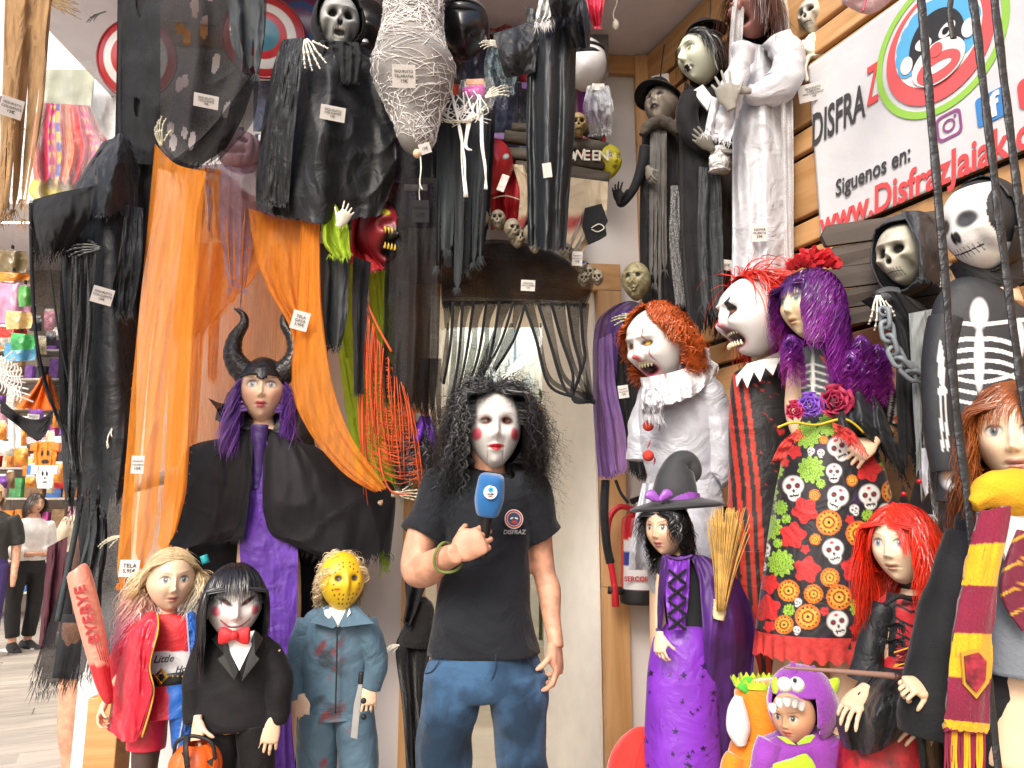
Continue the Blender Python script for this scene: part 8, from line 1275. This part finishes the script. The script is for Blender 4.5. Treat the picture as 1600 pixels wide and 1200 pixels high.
hatm = mat('grey_black_felt', H('#2e3033'), .7, sheen=.4, var=.15); th = np.linspace(0, 6.2832, 70, endpoint=False); s_ = mpp(790, Y); hc = P(1058, 792, Y); prof = [(64, -4), (73, -1), (74, 1), (60, 5), (42, 9), (37, 12)]
V = [np.stack([hc[0] + r * s_ * np.cos(th), hc[1] + r * .75 * s_ * np.sin(th), hc[2] + (z + .06 * r * np.cos(th) * 1.2) * s_], -1) for r, z in prof]; mk('hat_brim', np.concatenate(V), gf(len(prof), 70, True), hatm, t, solid=.004, sub=1)
mk('hat_crown', *ptb([(1055, 785, 38, 32), (1056, 765, 34, 30), (1058, 740, 27, 24), (1064, 724, 19, 17), (1078, 722, 13, 12), (1086, 740, 9, 9), (1082, 754, 5, 5)], Y, rows=60, seg=40, wr=.004, wf=26), hatm, t); solidpx('hat_ribbon', [(1056, 784, 40, 33), (1057, 768, 36, 31)], Y, mat('lilac_satin', H('#8a4aa8'), .35, wr=.5), t, rows=12, wrpx=1, cap=False)
for pts in ([(1030, 782, 3), (1018, 774, 9, 4), (1008, 776, 3)], [(1030, 782, 3), (1042, 772, 8, 4), (1050, 774, 3)]): mk('ribbon_bow', *ptb(pts, Y - .09, rows=14, seg=12), mat('lilac_satin'), t)
vsat = mat('shiny_purple_satin', H('#7a34b4'), .32, wr=.35, ws=12, sheen=.2, var=.1)
solidpx('bodice', [(1066, 868, 30, 20), (1066, 885, 40, 27), (1070, 930, 38, 28), (1074, 980, 36, 28)], Y, mat('black_velvet', H('#1d2023'), .7), t); drape('purple_front', vsat, [[(1044, 872), (1078, 868)], [(1040, 930), (1076, 930)], [(1046, 985), (1070, 985)]], Y - .095, t, nu=30, nv=40, folds=1, amp=.006, rag=.01)
for i in range(4): 
    for sg in (-1, 1): cordpx('lacing', [(1058 - sg * 14, 890 + i * 24), (1058 + sg * 14, 912 + i * 24)], Y - .107, 2.2, black, t)
def stars(u, v, V):
    c = lay(H('#7a34b4'), u.shape); g_ = np.random.default_rng(5)
    for k in range(70):
        a, b, r = g_.uniform(1010, 1140), g_.uniform(1040, 1320), g_.choice([2.5, 4, 6.5]); m_ = (np.abs(u - a) < r) & (np.abs(v - b) < r)
        if m_.any(): x, y = u[m_] - a, v[m_] - b; an = np.arctan2(y, x); k2 = c[m_]; c[m_] = over(k2, (np.hypot(x, y) < r * (.42 + .5 * np.abs(np.cos(an * 2.5 + .8)) ** 4)) * 1.0, H('#241838'))
    return c
solidpx('skirt', [(1074, 975, 36, 28), (1074, 1000, 50, 38), (1070, 1060, 58, 46), (1068, 1140, 58, 48), (1072, 1250, 58, 50), (1072, 1330, 58, 50)], Y, mat('printed_shiny_satin', vcol=True, rough=.34, wr=.35, ws=10), t, paint=stars, rows=240, seg=240, wrpx=3.4, wf=26, wz=.22); ruffle('peplum', 1074, 980, 1000, 40, 31, Y, vsat, t, n=120, nr=8, fr=9, amp=5)
cpv = mat('plum_velvet', H('#47206a'), .55, sheen=0, wr=.2, var=.35)
drape('cape', cpv, [[(1078, 866, -.06), (1098, 868, -.04), (1118, 876, .02)], [(1092, 910, -.08), (1125, 900, -.07), (1154, 908, .04)], [(1098, 985, -.12), (1144, 965, -.12), (1178, 970, .04)], [(1102, 1070, -.05), (1140, 1060, -.04), (1176, 1060, .05)], [(1106, 1200, -.02), (1135, 1200, 0), (1165, 1190, .06)], [(1108, 1330, -.02), (1130, 1330, 0), (1155, 1330, .06)]], Y, t, nu=70, nv=110, folds=2, amp=.03, rag=.03, seed=4); drape('cape', cpv, [[(1034, 868, -.05), (1046, 866, -.08)], [(1028, 920, -.03), (1040, 920, -.09)], [(1026, 985, 0), (1034, 985, -.05)]], Y, t, nu=20, nv=40, folds=1, amp=.01)
cordpx('cape_tie', [(1040, 868), (1060, 874), (1082, 868)], Y - .1, 2.5, cpv, t)
t = T('straw_broom', 'small straw toy broom held bristles-up beside the witch', 'broom', P(1128, 960, 2.05)); g = G(); straw = mat('broom_straw', H('#c29a52'), .8, var=.3, vs=40)
for i in range(240):
    x, f = rr.gauss(0, .5), rr.random(); x = max(-1.2, min(1.2, x)); L_ = rr.uniform(.75, 1.02); a = (1126 + x * 6, 955); b_ = (1138 + x * 28, 955 - 160 * L_); dy_ = rr.uniform(-.03, .03)
    g.add(*ptb([(a[0], a[1], .8), ((a[0] + b_[0]) / 2 - x * 3, (a[1] + b_[1]) / 2, .8), (b_[0], b_[1], .5)], 2.05 + dy_, rows=6, seg=4))
g.mk('bristles', straw, t); mk('binding', *ptb([(1122, 968, 8), (1124, 955, 10), (1126, 938, 10)], 2.05, rows=14, seg=16, wr=.002, wf=200), mat('twine', H('#d6c49a'), .9), t); mk('handle', *ptb([(1124, 960, 4), (1120, 980, 4), (1114, 1004, 4)], 2.09, rows=10, seg=10), pine_v, t)
# --- red cushion, boxes, straps
t = T('red_plush', 'plain red plush heap on the floor beside the doorframe', 'plush', P(1000, 1230, 2.25)); solidpx('body', [(1012, 1138, 8, 8), (1008, 1150, 26, 22), (1002, 1180, 44, 34), (998, 1230, 52, 40), (998, 1300, 50, 40)], 2.3, mat('red_plush_cloth', H('#c22a22'), .85, sheen=.5, wr=.3), t, wrpx=2, wf=20); cordpx('seam', [(1012, 1140), (1000, 1170), (990, 1210)], 2.2, 1, redink, t)
card = mat('cardboard', H('#b08a60'), .85, var=.08)
for u, v, Yb_, w, h, rz, lb in ((1205, 1045, 2.55, .16, .3, 20, 'tan cardboard box behind the red-striped trouser leg'), (1255, 1065, 2.5, .18, .22, -14, 'smaller tan cardboard box under the printed skirt'), (1205, 1150, 2.55, .3, .25, 8, 'wide tan cardboard box behind the orange plush')):
    o = T('cardboard_box', lb, 'box', P(u, v, Yb_), 'cardboard boxes'); box('carton', P(u, v, Yb_), (w, .2, h), card, o, M=MX(rz=rz)); box('tape', P(u, v, Yb_) + A([0, 0, h / 2]), (.04, .202, .003), mat('tape_tan', H('#c9a878'), .3), o, M=MX(rz=rz))
strapm = mat('black_ribbon', H('#232427'), .45, wr=.4, ws=20)
for i, (pts, lb) in enumerate((([(1438, -20), (1452, 150), (1474, 400), (1492, 620), (1520, 850), (1562, 1220)], 'leftmost of the long black ribbons hanging before the skeleton suit'), ([(1518, -20), (1535, 120), (1560, 330), (1590, 560), (1612, 700)], 'middle long black ribbon hanging before the banner'), ([(1552, -20), (1568, 120), (1594, 330), (1622, 560)], 'rightmost long black ribbon hanging before the banner'), ([(1488, -20), (1484, 20), (1490, 60)], 'short black ribbon end hanging at the top of the banner'))):
    t = T('hanging_ribbon', lb, 'ribbon', P(pts[0][0], 0, 1.3), 'long black ribbons'); mk('ribbon', *ptb([(u, v, 7 if i != 3 else 5, 2) for u, v in pts], 1.3, rows=70, seg=10, wr=.0012, wf=60), strapm, t); mk('knot', *ptb([(pts[0][0], -30, 6), (pts[0][0], -14, 9)], 1.3, rows=6, seg=8), strapm, t)

# ================================================================== lettering to meshes
dg = bpy.context.evaluated_depsgraph_get()
for o in [o for o in bpy.data.objects if o.type == 'FONT']:
    me = bpy.data.meshes.new_from_object(o.evaluated_get(dg)); n = o.name
    q = bpy.data.objects.new('lettering', me); COL.objects.link(q)
    q.parent = o.parent; q.matrix_parent_inverse = o.matrix_parent_inverse.copy(); q.matrix_basis = o.matrix_basis.copy()
    bpy.data.objects.remove(o)
